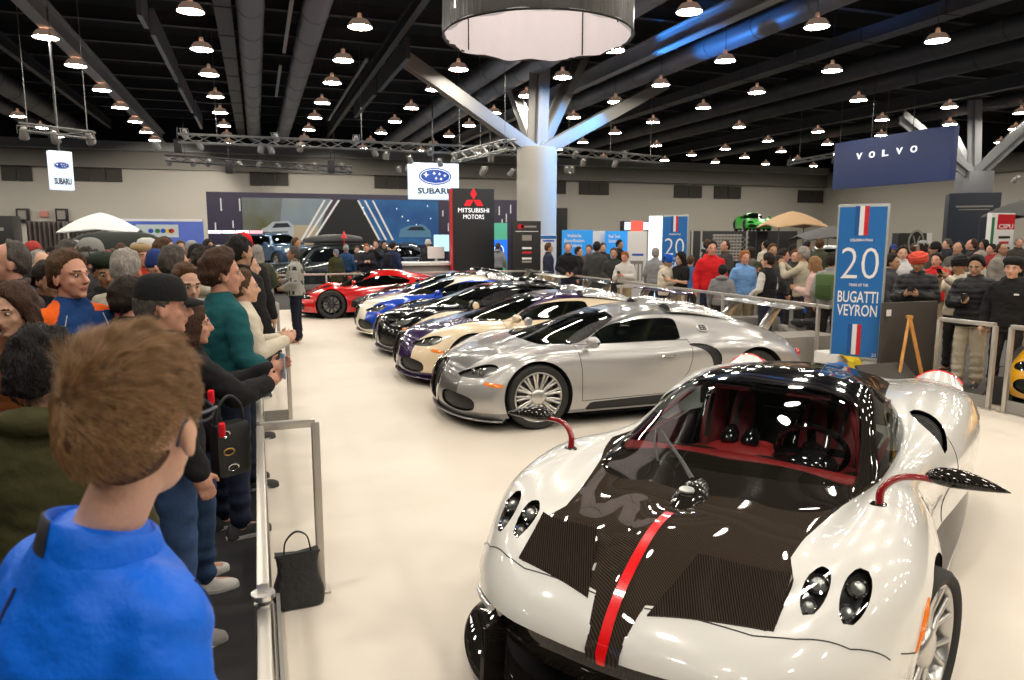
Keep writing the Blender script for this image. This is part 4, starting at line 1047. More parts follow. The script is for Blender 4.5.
# ================================================================== SIGNS, BANNERS, STANDS
BLUEBAN = mat('banner_blue', (.012, .15, .46), .5)
BLUEDK = mat('banner_dark_blue', (.008, .09, .32), .5)
REDP = mat('print_red', (.62, .012, .02), .5)
WHT = mat('print_white', (.85, .85, .85), .5)
LITW = mat('lit_white', (.6, .7, .8), .4, emit=(.72, .86, 1), es=.9)
LETW = mat('lit_letters', (.9, .9, .9), .4, emit=(.95, .97, 1), es=.9)
BLUEO = mat('print_blue', (.01, .08, .5), .5)
def board(name, label, cat, L, Rt, y_top, y_bot, m_, th=.08, group=None, bev=.01):
    """upright board between two plan points given by pixel column and depth"""
    (xl, Yl), (xr, Yr) = L, Rt
    a, b = on_y(xl, (y_top+y_bot)/2, Yl), on_y(xr, (y_top+y_bot)/2, Yr)
    xm, Ym = (xl+xr)/2, (Yl+Yr)/2; zt, zb = on_y(xm, y_top, Ym).z, on_y(xm, y_bot, Ym).z
    zb = max(zb, 0)
    c = Vector(((a.x+b.x)/2, (a.y+b.y)/2, 0)); r_ = Vector((b.x-a.x, b.y-a.y, 0)); w = r_.length; r_.normalize(); n = r_.cross(Vector((0, 0, 1))); h = zt-zb
    root = empty(name, (c.x, c.y, 0), math.atan2(r_.y, r_.x), label, cat, group)
    MB().box((0, 0, (zt+zb)/2), (w, th, h), bev=bev).build('panel', m_, root)
    def M(u, v, off=.004): return frame((u*w/2, -th/2-off, (zt+zb)/2+v*h/2), (1, 0, 0), (0, 0, 1))
    return root, M, w, h, (zb, zt, th)
def rect(root, M, u, v, ww, hh, m_, name='print_block', t=.004):
    me = MB(); me.X = M(u, v, .001); me.box((0, 0, t/2), (ww, hh, t)); return me.build(name, m_, root)
def poly(root, M, pts, m_, name='print_shape', t=.005, sx=1, sy=1, off=.001):
    me = MB(); X = M(0, 0, off); n = len(pts)
    vs = [X @ Vector((x*sx, y*sy, t)) for x, y in pts]+[X @ Vector((x*sx, y*sy, 0)) for x, y in pts]
    me.add(vs, [tuple(range(n)), tuple(range(n, 2*n))[::-1]]+[(i, i+n, (i+1) % n+n, (i+1) % n) for i in range(n)]); return me.build(name, m_, root)
def ellp(rx, ry, n=36, cx=0, cy=0): return [(cx+rx*math.cos(2*math.pi*k/n), cy+ry*math.sin(2*math.pi*k/n)) for k in range(n)]
def star4(cx, cy, r): return [(cx+(r if k % 2 == 0 else r*.35)*math.cos(math.pi*k/4+math.pi/2), cy+(r if k % 2 == 0 else r*.35)*math.sin(math.pi*k/4+math.pi/2)) for k in range(8)]
def star_oval(root, M, w, cy):
    X = lambda u, v, off=.004: M(u, v, off)
    poly(root, M, ellp(w*.34, w*.17, cy=cy), BLUEO, 'oval_emblem', .006)
    poly(root, M, ellp(w*.31, w*.145, cy=cy), LETW, 'oval_ring', .008); poly(root, M, ellp(w*.30, w*.135, cy=cy), BLUEO, 'oval_field', .010)
    for q, (x, y, r) in enumerate([(-.19, .03, .06), (-.02, .06, .04), (.09, .05, .035), (.02, -.04, .035), (.12, -.05, .035), (.2, .02, .035)]): poly(root, M, star4(x*w, cy+y*w, r*w), LETW, 'star', .013)
# two lit cube signs of the car maker with the star oval
def cube_sign(xl, xm, xr, yt, yb, Y, label, side):
    a, b = on_y(xl, (yt+yb)/2, Y), on_y(xr, (yt+yb)/2, Y); zt, zb = on_y((xl+xr)/2, yt, Y).z, on_y((xl+xr)/2, yb, Y).z
    w = b.x-a.x
    root = empty('hanging_lightbox', ((a.x+b.x)/2, Y, 0), side, label, 'sign')
    h = zt-zb; D_ = w*.35
    MB().box((0, D_/2, (zt+zb)/2), (w, D_, h), bev=.03).build('lightbox', LITW, root)
    M = lambda u, v, off=.004: frame((u*w/2, -off, (zt+zb)/2+v*h/2), (1, 0, 0), (0, 0, 1))
    star_oval(root, M, w, h*.13); text_on('SUBARU', 'sign_letters', M(0, -.55, .004), w*.74, h*.17, BLACKB, root, .01, .03)
    M2 = lambda u, v, off=.004: frame((-w/2-off, D_/2-u*w/2, (zt+zb)/2+v*h/2), (0, -1, 0), (0, 0, 1))
    MB().tube([(0, D_/2, zt), (0, D_/2, 9.4)], .03, 6).build('hanger', STEEL, root)
    return root, M2, w, h
cube_sign(411, 0, 459, 163, 199, 31, 'lit white cube sign with blue star oval hanging above the black diamond pillar', 0)
r_, M2, w_, h_ = cube_sign(50, 0, 74, 151, 190, 23, 'lit white cube sign with blue star oval hanging alone at the left', R(30))
# car-maker pillar with three red diamonds
root, M, w, h, _ = board('brand_pillar', 'tall black pillar with three red diamonds and white lettering', 'sign', (451, 22.5), (492, 22.5), 189, 300, BLACKB, .5)
for ang in (90, 210, 330):
    a = R(ang); s_ = w*.135; cx, cy = math.cos(a)*s_*1.02, math.sin(a)*s_*1.02; d = Vector((math.cos(a), math.sin(a))); p = Vector((-d.y, d.x))
    poly(root, lambda u, v, off: M(0, .80, off), [tuple(d*0), tuple(d*s_+p*s_*.57), tuple(d*2*s_), tuple(d*s_-p*s_*.57)], mat('diamond_red', (.75, .01, .02), .4, emit=(1, .02, .03), es=.5), 'red_diamond', .01)
text_on('MITSUBISHI', 'brand_letters', M(0, .615), w*.74, w*.10, LETW, root, .006, .0); text_on('MOTORS', 'brand_letters', M(0, .50), w*.5, w*.10, LETW, root, .006, .0)
MB().box((-w/2-.012, -.1, h/2), (.02, .3, h)).build('red_edge', REDP, root)
# narrower black sign
root, M, w, h, _ = board('brand_sign', 'narrow black sign with red mark and stacked small emblems before the column', 'sign', (512, 20.8), (540, 20.8), 221, 300, BLACKB, .12)
poly(root, lambda u, v, off: M(-.45, .86, off), ellp(w*.11, w*.08), REDP, 'red_mark', .006); poly(root, lambda u, v, off: M(-.30, .86, off), ellp(w*.06, w*.06), REDP, 'red_mark', .006)
rect(root, M, .25, .86, w*.42, w*.06, GREYB, 'faint_title'); rect(root, M, 0, .74, w*.8, .02, WHT, 'rule_line')
for v, m_ in ((.58, GREYB), (.32, WHT), (.21, REDP), (.06, WHT), (-.02, GREYB)): rect(root, M, 0, v, w*.34, h*.025 if v < .5 else h*.07, m_, 'small_emblem')
# blue hanging screen with lit letters
zc_ = 25.0
a, b = on_y(833, 166, 29.3), on_y(957, 152, 20.6)
X_ = 22.6; a, b = on_x(833.5, 165, X_), on_x(951, 153, X_)
zt, zb = on_x(834, 142, X_).z, on_x(834, 188.5, X_).z; zt2, zb2 = on_x(957, 126, X_).z, on_x(957, 180, X_).z
def volvo():
    w = abs(a.y-b.y); zt_, zb_ = (zt+zt2)/2, (zb+zb2)/2; h = zt_-zb_
    root = empty('hanging_screen', (X_, (a.y+b.y)/2, 0), R(-90), 'wide dark blue hanging screen spelling out white letters at the upper right', 'screen')
    MB().box((0, .15, (zt_+zb_)/2), (w, .3, h), bev=.02).build('screen_panel', mat('screen_blue', (.014, .02, .05), .5, emit=(.06, .09, .24), es=.28, mix=(.02, .028, .075), mscale=.6), root)
    M = lambda u, v, off=.004: frame((u*w/2, -off, (zt_+zb_)/2+v*h/2), (1, 0, 0), (0, 0, 1))
    for k, c in enumerate('VOLVO'): text_on(c, 'lit_letter', M(-.50+k*.235, .30), w*.052, h*.13, LETW, root, .02, .02)
    for u in (-.35, .35): MB().tube([(u*w/2, .15, zt_), (u*w/2, .15, 9.3)], .015, 5).build('hanging_cable', STEEL, root)
volvo()
# clad square column with navy kiosk under it
def volvo_col():
    Y = 24.6; c = on_y(973, 190, Y); zt, zb = on_y(973, 172, Y).z, on_y(973, 195, Y).z; w = 24/725*(c.x*math.sin(CAM_YAW)+Y*math.cos(CAM_YAW))
    root = empty('clad_column', (c.x, c.y, 0), R(-20), 'square grey column branching into steel struts at the right edge', 'column')
    zk = on_y(973, 194, Y).z; MB().box((0, 0, (zt+zk)/2+.02), (w, w, zt-zk), bev=.04).build('column_shaft', mat('cladding_blue_grey', (.28, .29, .31), .5), root)
    for e in [(831+70, 110), (963, 112), (1024, 122), (1040, 135), (1000, 115)]:
        pass
    inv = Matrix.Rotation(-R(-20), 3, 'Z')
    for ex, ey, dY in [(902, 117, -1), (945, 121, 3), (975, 100, 0), (1030, 125, -2), (1040, 108, 3)]:
        e = on_y(ex, ey, Y+dY); p = inv @ (e-Vector((c.x, c.y, 0))); m = MB(); A = Vector((0, 0, zt-.2)); d = (p-A).normalized(); s_ = d.cross(Vector((0, 1, 0))).normalized()
        for q in (-1, 1): m.bar(A+s_*.13*q, p+s_*.13*q, .06, .36, bev=.01)
        m.bar(A, p, .24, .1); m.build('roof_strut', LSTEEL, root)
    zk = on_y(973, 194, Y).z; m = MB(); kw = 1.95; m.box((0, 0, zk/2), (kw, kw, zk), bev=.02)
    k = m.build('info_kiosk', NAVY); k.location = (c.x, c.y, 0); k.rotation_euler = (0, 0, R(-20-25)); tag(k, 'tall dark navy kiosk wrapped round the foot of the right column', 'kiosk')
    M = lambda u, v, off=.004: frame((u*kw/2, -kw/2-off, zk*.5+v*zk/2), (1, 0, 0), (0, 0, 1)); rect(k, M, 0, .70, kw*.72, .07, GREYB, 'faint_title'); rect(k, M, 0, .63, kw*.6, .035, GREYB, 'faint_title')
    M = lambda u, v, off=.004: frame((kw/2+off, u*kw/2, zk*.5+v*zk/2), (0, 1, 0), (0, 0, 1)); rect(k, M, 0, .70, kw*.72, .07, GREYB, 'faint_title')
volvo_col()
# small red and white sign on a post at the right
root, M, w, h, _ = board('club_sign', 'red and white upright sign standing before the navy kiosk', 'sign', (986, 15.5), (1009, 15.5), 213, 300, WHITEB, .15)
rect(root, M, .25, .80, w*.75, h*.17, REDP, 'red_block'); text_on('CSPU', 'sign_letters', M(.25, .70), w*.62, h*.05, WHT, root, .004, .02)
for k, v in enumerate((.45, .33, .20)): rect(root, M, .2, v, w*(.5, .42, .55)[k], h*.028, REDP if k == 1 else BLACKB, 'blurred_line')
rect(root, M, -.86, .55, w*.12, h*.35, mat('print_green', (.02, .2, .08), .5), 'green_edge')
# anniversary banners
def anniversary(L, Rt, yt, yb, label, small=False):
    root, M, w, h, (zb, zt, th) = board('anniversary_banner', label, 'banner', L, Rt, yt, yb, mat('banner_frame', (.45, .48, .47), .4, .5), .10)
    rect(root, M, 0, 0, w*.93, h*.965, BLUEBAN, 'banner_print')
    def col(v, hh):
        for u, m_, ww in ((-.21, BLUEDK, .09), (-.03, WHT, .10), (.145, REDP, .09)): rect(root, M, u, v, w*ww, h*hh, m_, 'flag_stripe', .008)
    col(.79, .185)
    text_on('CELEBRATING', 'banner_letters', M(0, .545, .006), w*.44, h*.016, WHT, root, .003, .02)
    text_on('20', 'banner_numerals', M(0, .25, .006), w*.74, h*.20, WHT, root, .003, -.012)
    text_on('YEARS OF THE', 'banner_letters', M(0, -.03, .006), w*.38, h*.018, WHT, root, .003, .02)
    text_on('BUGATTI', 'banner_letters', M(0, -.185, .006), w*.80, h*.075, WHT, root, .003, .012)
    text_on('VEYRON', 'banner_letters', M(0, -.36, .006), w*.80, h*.075, WHT, root, .003, .012)
    col(-.74, .20); text_on('20', 'corner_numerals', M(.78, -.93, .006), w*.09, h*.022, WHT, root, .003)
    if zb > .02:
        m = MB(); m.box((0, 0, .03), (w, .5, .06), bev=.01); m.box((0, .02, zb/2), (w*.9, .06, zb)); m.build('banner_foot', WHITEB, root)
anniversary((834.5, 8.0), (885, 7.5), 204, 358, 'big blue anniversary banner with a white 20 beside the wooden easel')
anniversary((662, 21), (688, 20.2), 215, 300, 'smaller far blue anniversary banner behind the couple taking a photo')
root, M, w, h, _ = board('lit_stand', 'bright white lit stand just left of the far blue banner', 'stand', (648, 21.6), (661, 21.2), 216, 400, mat('lit_panel', (.5, .6, .65), .4, emit=(.7, .9, 1), es=1.8), .2)
# blue and white information panels
for L, Rt, yt, lb, lines in [((562, 21.5), (592, 21.5), 230, 'bright blue information panel just right of the thick column', ('Vehicle', 'Electrification', 'Solutions')), ((605, 22), (627, 22), 231, 'second bright blue information panel, partly behind white boards', ('Real Tech', 'Solutions'))]:
    root, M, w, h, _ = board('info_stand', lb, 'stand', L, Rt, yt, 300, mat('info_blue', (.01, .22, .62), .4, emit=(.02, .35, .9), es=.35), .08)
    for k, t in enumerate(lines): text_on(t, 'panel_letters', M(-.25, .84-.14*k), w*(.30+.04*len(t)*.6), h*.05, WHT, root, .004, .015)
for L, Rt, yt, lb in [((592, 22.2), (604, 22.2), 231, 'narrow white board between the two blue information panels'), ((627, 21.3), (646, 21), 231, 'white board with a small sketched table left of the lit panel')]:
    root, M, w, h, _ = board('info_board', lb, 'panel', L, Rt, yt, 300, WHITEB, .08)
    if L[0] == 627:
        rect(root, M, .1, .3, w*.6, h*.03, BLUEO, 'title_bar'); m = MB(); m.X = M(0, -.15, .0); m.box((0, .25, .01), (w*.7, .1, .01))
        for u in (-.3, -.1, .1, .3): m.box((u*w, -.05, .01), (.05, .6, .01))
        m.build('sketched_table', GREYB, root)
root, M, w, h, _ = board('red_sign', 'red and white overhead sign on a dark frame behind the white boards', 'sign', (621, 27), (649, 27), 221, 231, BLACKB, .2)
rect(root, M, .05, .0, w*.45, h*1.0, mat('lit_red', (.7, .05, .04), .5, emit=(1, .15, .1), es=.8), 'red_block'); rect(root, M, -.62, 0, w*.22, h*.8, LITW, 'lit_block'); rect(root, M, .72, 0, w*.22, h*.8, LITW, 'lit_block')
root, M, w, h, _ = board('pillar_poster', 'white poster with blue header against the foot of the thick column', 'poster', (540, 21.8), (556, 21.8), 235, 300, WHITEB, .05)
rect(root, M, 0, .93, w*.95, h*.05, BLUEBAN, 'blue_header'); rect(root, M, 0, .82, w*.7, .05, BLUEO, 'blue_line')
# dark doorway right of the column and on the back wall
root, M, w, h, _ = board('dark_doorway', 'tall dark opening in the back wall right of the thick column', 'doorway', (556, 49.6), (566, 49.6), 208, 400, BLACKB, .2)
# car-maker mural stage
def mural():
    Y = 41.0; root, M, w, h, _ = board('stage_mural', 'wide printed mural of cars in forest and night city under white slanting stripes', 'mural', (208, Y), (455, Y), 194, 262, mat('mural_purple', (.045, .035, .07), .5, mix=(.03, .025, .06), mscale=.4), .3)
    U = lambda px: (px-331.5)/123.5
    V = lambda py: 1-(py-194)/34.0
    def pl(pts, m_, nm, t=.006): return poly(root, lambda u, v, off: M(0, 0, off), [(U(x)*w/2, V(y)*h/2) for x, y in pts], m_, nm, t)
    FOR = mat('mural_forest', (.10, .10, .03), .6, mix=(.22, .26, .30), mscale=.28, mdetail=5, emit=(.5, .5, .4), es=.02)
    SKY = mat('mural_sky', (.12, .22, .33), .6, mix=(.40, .42, .40), mscale=.18)
    CITY = mat('mural_city', (.008, .05, .16), .5, mix=(.02, .13, .30), mscale=.5, emit=(.02, .1, .3), es=.3)
    pl([(240, 199), (300, 199), (292, 245), (240, 245)], FOR, 'forest_print'); pl([(278, 199), (325, 199), (305, 245), (272, 245)], SKY, 'sky_print', .009)
    pl([(276, 225), (312, 225), (306, 245), (276, 245)], mat('mural_field', (.42, .33, .22), .6, mix=(.5, .42, .3), mscale=.5), 'field_print', .011)
    pl([(334, 199), (352, 199), (376, 245), (306, 245)], BLACKB, 'black_triangle', .013); pl([(352, 199), (436, 199), (436, 245), (376, 245)], CITY, 'city_print', .008)
    for x0, x1 in ((334, 307), (327, 300), (320, 296)): pl([(x0-2.2, 200), (x0, 200), (x1, 240), (x1-2.6, 240)], WHT, 'white_stripe', .014)
    for x0, x1 in ((353, 374), (360, 381), (368, 388)): pl([(x0-2, 200), (x0, 200), (x1, 240), (x1-2.2, 240)], WHT, 'white_stripe', .014)
    SUVP = mat('mural_car', (.45, .50, .55), .5); pl([(257, 237), (257, 229), (262, 227), (268, 222), (283, 221), (288, 226), (288, 235), (284, 237)], SUVP, 'printed_car', .016)
    pl([(267, 228), (270, 223.5), (282, 223), (285, 227)], NAVY, 'printed_car_windows', .019); pl([(258, 236), (267, 236), (267, 231), (258, 231)], WHT, 'printed_bumper', .019)
    for cx in (262, 282): pl([(cx+3*math.cos(k*.52), 237+3*math.sin(k*.52)) for k in range(12)], BLACKB, 'printed_wheel', .02)
    pl([(393, 237), (395, 229), (404, 225), (420, 224), (427, 230), (428, 237)], mat('mural_car_blue', (.10, .25, .42), .5), 'printed_blue_car', .016); pl([(402, 230), (406, 226.5), (418, 226), (422, 230)], NAVY, 'printed_car_windows', .019)
    rr = random.Random(5)
    for k in range(9): x, y = rr.uniform(356, 432), rr.uniform(202, 226); pl([(x+.7*math.cos(q), y+.7*math.sin(q)) for q in range(6)], LETW, 'city_light', .014)
    for x, y, hh in ((221, 200, 12), (238, 200, 12), (215, 223, 9), (231, 221, 7), (447, 222, 9), (441, 209, 6), (452, 205, 8)): pl([(x-.6, y), (x+.6, y), (x+.6, y+hh), (x-.6, y+hh)], WHT, 'light_fleck', .014)
mural()
root, M, w, h, _ = board('purple_screen', 'dark purple screen with white flecks behind the black pillars', 'screen', (489, 40), (517, 40), 200, 400, mat('mural_purple', (.045, .035, .07)), .2)
for u, v in ((-.3, .7), (.2, .5), (.5, .75), (-.1, .35)): rect(root, M, u, v, w*.04, h*.12, WHT, 'light_fleck')
root, M, w, h, _ = board('green_screen', 'small lit green and blue screen between the two black pillars', 'screen', (490, 30), (507, 30), 223, 400, mat('screen_green', (.05, .2, .1), .4, emit=(.1, .5, .25), es=.6), .1)
rect(root, M, 0, .1, w, h*.35, mat('screen_bright_blue', (.01, .1, .5), .4, emit=(.02, .2, 1), es=.8), 'blue_field'); poly(root, lambda u, v, off: M(0, .1, off), ellp(w*.3, w*.3), LITW, 'ring', .008); poly(root, lambda u, v, off: M(0, .1, off), ellp(w*.24, w*.24), BLUEO, 'ring_centre', .012)
# left back stands
root, M, w, h, _ = board('black_stand', 'black exhibition stand wall with a white title at the far left', 'stand', (-30, 36), (25, 36), 216, 400, BLACKB, 1.2); rect(root, M, .45, .62, w*.22, .13, GREYB, 'faint_title')
root, M, w, h, _ = board('blue_stand', 'bright blue and white exhibition wall behind the crowd left of the mural', 'stand', (122, 36), (208, 36), 219, 400, mat('stand_blue', (.03, .07, .30), .5, emit=(.05, .1, .5), es=.25, mix=(.10, .16, .5), mscale=.5), .5)
rect(root, M, 0, .96, w, h*.04, WHT, 'white_top'); rect(root, M, -.05, .62, w*.48, h*.2, mat('pale_print', (.6, .68, .7), .5), 'map_print')
for u, m_ in ((-.2, BLUEO), (-.05, mat('print_green', (.02, .2, .08))), (.08, BLUEO), (.2, mat('print_yellow', (.8, .6, .1), .5)), (.27, REDP)): poly(root, lambda uu, v, off, u=u: M(u, .62, off), ellp(.11, .10, 14), m_, 'map_mark', .01)
rect(root, M, -.72, .75, w*.2, h*.03, WHT, 'pale_stripe')
for k in range(2):
    x = (27+k*42); m = MB(); rows = []
    a, b = on_y(x, 235, 34), on_y(x+40, 235, 34); zt = on_y(x, 221, 34).z
    for i in range(41): X = a.x+(b.x-a.x)*i/40; rows.append([(X, 34+.12*math.sin(i*1.3), 0), (X, 34+.12*math.sin(i*1.3+.3), zt)])
    c = m.grid(rows).build('drape', mat('drape_grey', (.16, .13, .12), .8)); tag(c, ['grey drape panel right of the black stand at the far left', 'grey drape panel just left of the white tent canopy'][k], 'drape')
# ================================================================== BARRIERS
def barrier(p, q, label, posts=(0,), z=1.0, kick=True, group='aluminium barriers round the show cars', wide=.05, ret=None, capped=False):
    p, q = Vector((*p, 0)), Vector((*q, 0)); root = empty('barrier', p, 0, label, 'barrier', group); d = q-p
    MB().bar(Vector((0, 0, z)), Vector((0, 0, z))+d, wide, .05, bev=.006).build('top_rail', ALU, root)
    for t in posts:
        c = d*t; m = MB(); m.box((c.x, c.y, z/2), (.045, .045, z-.02), bev=.006); m.box((c.x, c.y, .006), (.12, .12, .012))
        for s_ in (-1, 1): m.box((c.x+s_*.018, c.y-.024, z/2), (.004, .004, z-.06))
        m.build('post', ALU, root)
    if kick: MB().bar(Vector((0, 0, .08)), Vector((0, 0, .08))+d, .02, .14).build('kick_plate', mat('kick_plate', (.30, .29, .27), .5, .3), root)
    if ret:
        m = MB(); m.bar((0, 0, z-.005), (ret, 0, z-.005), .04, .045, bev=.004); m.build('return_rail', ALU, root)
        m = MB(); m.box((ret, 0, z/2), (.045, .045, z), bev=.006); m.box((ret, 0, .006), (.1, .1, .012)); 
        for s_ in (-1, 1): m.box((ret+s_*.012, -.024, z/2), (.004, .004, z-.06))
        m.build('post', ALU, root)
        if ret and p.y > 5: MB().bar((0, 0, .09), (ret, 0, .09), .02, .16).build('kick_plate', mat('kick_plate', (.3, .29, .27)), root)
    return root
LY = [4.07, 8.0, 11.7, 15.6, 19.4]
lbs = ['barrier section nearest the boy in blue, with the black bag at its end post', 'barrier section beside the man in the teal pullover', 'third barrier section along the crowd line', 'far barrier section by the attendant with the cup']
for k in range(4): barrier((-.03, LY[k]), (-.03, LY[k+1]-.03), lbs[k], (0,), ret=.29, wide=.036)
root = empty('barrier', (-.03, 2.12, 0), 0, 'barrier section with a round silver post cap at the bottom edge of the view', 'barrier', 'aluminium barriers round the show cars')
MB().bar((0, .02, .985), (0, 1.93, .985), .036, .045, bev=.006).build('top_rail', ALU, root); MB().bar((0, -1.9, .93), (0, -.02, .93), .036, .045, bev=.006).build('top_rail', ALU, root)
m = MB(); m.lathe([(.0, .0), (.027, 0), (.027, .96), (0, .96)], 20); m.lathe([(0, .99), (.034, .99), (.034, .975), (0, .975)], 20); m.lathe([(.07, 0), (.07, .012), (0, .012)], 20); m.build('post', CHROME_S, root)
MB().bar((.05, -1.9, .06), (.05, 1.93, .06), .02, .1).build('kick_plate', mat('kick_plate', (.3, .29, .27)), root); MB().box((.02, 0, .04), (.03, 3.8, .03)).build('base_rail', ALU, root)
def railX(px, py, z=1.0): p = on_z(px, py, z); return (p.x, p.y)
xr = 8.05
y992, y1007 = on_x(992, 365, xr).y, on_x(1007, 365, xr).y
barrier((xr, y992), (7.98, on_x(940, 320, 7.98).y), 'barrier in front of the black puffer jacket at the right', (0, 1), wide=.06)
barrier((xr+.03, y1007-1.4), (xr+.02, y1007), 'barrier at the right edge before the black hoodie with white chest mark', (1,), wide=.06)
ps = {px: on_x(px, 300, 7.8).y for px in (562, 610, 621, 683, 723, 819)}
barrier((7.8, ps[819]), (7.8, 8.35), 'barrier section ending at the big blue banner', (0,), kick=False)
barrier((7.8, ps[723]), (7.8, ps[819]+.03), 'barrier section behind the raised silver wing', (0,), kick=False)
barrier((7.8, ps[683]), (7.8, ps[723]+.03), 'barrier section before the red jacket', (0,), kick=False)
barrier((7.8, ps[621]), (7.8, ps[683]+.03), 'barrier section before the couple taking a photo', (0,), kick=False)
barrier((7.8, ps[562]), (7.8, ps[610]+.03), 'barrier section before the men by the blue panels', (0, 1), kick=False)
fx = [on_y(x, 268, 20.2).x for x in (262, 326, 400, 475, 546)]
for k in range(4): barrier((fx[k], 20.2), (fx[k+1]-.03, 20.2), ['far barrier behind the attendant', 'far barrier above the red car roof', 'far barrier before the white desk', 'far barrier at the foot of the black pillars'][k], (0,), kick=False)
# sandbags
def sandbag(x, y, rz, label, s=1):
    root = empty('weight_bag', (x, y, 0), rz, label, 'bag', 'black weight bags on the barrier feet'); root.scale = (s,)*3
    m = MB(); rows = []
    for k in range(13):
        t = k/12; z = .008+.30*t; w = (.132+.012*math.sin(t*7))*(1-.16*t); d_ = .045*(1-.55*t)+.012
        rows.append([((abs(math.cos(a))**.35)*math.copysign(1, math.cos(a))*w, (abs(math.sin(a))**.6)*math.copysign(1, math.sin(a))*d_, z+.010*math.sin(a*3+k)*t) for a in [2*math.pi*q/28 for q in range(28)]])
    m.rings(rows); m.build('bag_body', mat('bag_nylon', (.020, .020, .021), .55, bump=.5, bscale=28), root, 60)
    m = MB(); m.tube(spline([(-.07, 0, .29), (-.055, 0, .38), (-.0, 0, .425), (.05, 0, .40), (.075, 0, .30)], 6), .012, 8, sq=.35); m.build('handle', mat('bag_strap', (.012, .012, .012), .7), root)
    m = MB(); m.box((0, -.02, .305), (.24, .008, .012)); m.build('zip', BLACKP, root)
bg = on_z(299, 603, 0); sandbag(bg.x, bg.y-.02, R(4), 'black weight bag with a raised handle at the nearest barrier foot', 1.0)
bg = on_z(275, 371, 0); sandbag(bg.x, bg.y, 0, 'small black weight bag behind the raised phone')
bg = on_z(270, 343, 0); sandbag(bg.x, bg.y, 0, 'smallest black weight bag, farthest along the crowd barrier')
bg = on_z(992, 405, 0); sandbag(bg.x+.12, bg.y, R(-60), 'black weight bag on the barrier foot at the right edge', 1.1)
# ================================================================== STAND FURNITURE
root = empty('info_desk', (on_y(428, 270, 23).x, 23, 0), 0, 'long white counter behind the far barrier left of the black pillar', 'desk')
x0, x1 = on_y(398, 262, 23).x-root.location.x, on_y(452, 262, 23).x-root.location.x; zt = on_y(425, 262, 23).z
MB().box(((x0+x1)/2, 0, zt-.05), (x1-x0-.1, .8, .1), bev=.02).build('counter_top', WHITEB, root); MB().box(((x0+x1)/2, .08, (zt-.1)/2), ((x1-x0)*.94, .6, zt-.1)).build('counter_body', mat('desk_grey', (.4, .39, .37), .5), root)
mx = on_y(436, 250, 23).x; m_ = empty('desk_monitor', (mx, 23, zt), 0, 'white desk monitor standing on the long counter', 'monitor')
MB().box((0, 0, .30), (.55, .06, .38), bev=.02).build('monitor_casing', WHITEB, m_); MB().box((0, 0, .06), (.08, .06, .12)).box((0, 0, .01), (.26, .2, .02), bev=.004).build('monitor_stand', ALU, m_)
mx = on_y(445, 243, 24).x; m_ = empty('lit_display', (mx, 24, 0), 0, 'pale lit display screen above the desk monitor', 'screen')
MB().box((0, 0, on_y(445, 243, 24).z), (.75, .06, .55)).build('lit_screen', mat('screen_pale', (.3, .5, .6), .4, emit=(.5, .8, 1), es=1.1), m_); MB().box((0, .05, .9), (.06, .06, 1.8)).build('display_pole', BLACKB, m_)
# grey plinth and sofas inside the right barrier
GREYF = mat('sofa_grey', (.24, .225, .205), .85, bump=.3, bscale=120)
a, b = on_y(772, 345, 8.7), on_y(838, 345, 8.7); zt = on_y(800, 337, 8.7).z
tag(MB().box(((a.x+b.x)/2, 9.0, zt/2), (b.x-a.x, .6, zt), bev=.015).build('grey_plinth', mat('plinth_grey', (.26, .24, .215), .7)), 'plain grey plinth between the silver tail and the big blue banner', 'plinth')
def sofa(px, py, Y, w, rz, label):
    c = on_y(px, py, Y); zt = c.z; root = empty('grey_sofa', (c.x, Y, 0), rz, label, 'sofa', 'grey lounge seats behind the silver car')
    MB().box((0, 0, zt*.28), (w, .8, zt*.5), bev=.06).build('seat', GREYF, root); MB().box((0, .32, zt*.55), (w, .22, zt*.9), bev=.08).build('backrest', GREYF, root)
    for s_ in (-1, 1): MB().box((s_*w/2, 0, zt*.4), (.2, .8, zt*.7), bev=.07).build('armrest', GREYF, root)
sofa(752, 318, 10.8, 1.3, R(-15), 'grey lounge seat partly under the raised silver wing')
sofa(820, 322, 9.9, .9, R(-30), 'grey lounge seat just left of the big blue banner')
p = on_y(806, 331, 9.5); m = MB(); 
for k in range(5): m.ell((p.x+k*.1-.2, p.y+.03*math.sin(k*2), .62+.02*math.cos(k*3)), (.10, .09, .06), 10)
o = m.build('folded_coat', mat('dark_cloth', (.02, .02, .024), .9)); tag(o, 'dark bundled coat lying between the grey seats and the plinth', 'coat')
# wooden easel and boards
Yb = 7.35; a, b = on_y(881, 330, Yb), on_y(941, 330, Yb-.1); zt = on_y(905, 302, Yb).z
BRD = mat('board_charcoal', (.055, .047, .04), .75)
tag(MB().box(((a.x+b.x)/2, Yb, zt/2+.05), (b.x-a.x, .05, zt-.1), bev=.006).build('display_board', BRD), 'big charcoal display board standing behind the wooden easel', 'board')
p = on_y(886.5, 313, Yb-.06); 
root = bpy.data.objects[[o.name for o in bpy.data.objects if o.name.startswith('display_board')][-1]]
MB().box(p-Vector((-.04, 0, 0)), (.075, .008, .085)).build('note_card', WHITEB, root)
WOOD = mat('easel_wood', (.55, .24, .05), .5, mix=(.65, .32, .08), mscale=8)
Ye = Yb-.22; ap = on_y(909.5, 317, Ye); l1 = on_y(900, 372, Ye-.12); l2 = on_y(922, 376, Ye-.1); k1, k2 = (l1-ap), (l2-ap); e = empty('wooden_easel', (ap.x, Ye, 0), 0, 'golden wooden easel in front of the charcoal board', 'easel')
zz = Vector((0, 0, ap.z)); f1 = zz+k1*(ap.z/abs(k1.z)); f2 = zz+k2*(ap.z/abs(k2.z))
for f in (f1, f2): MB().bar(zz, f, .03, .045, bev=.004).build('leg', WOOD, e)
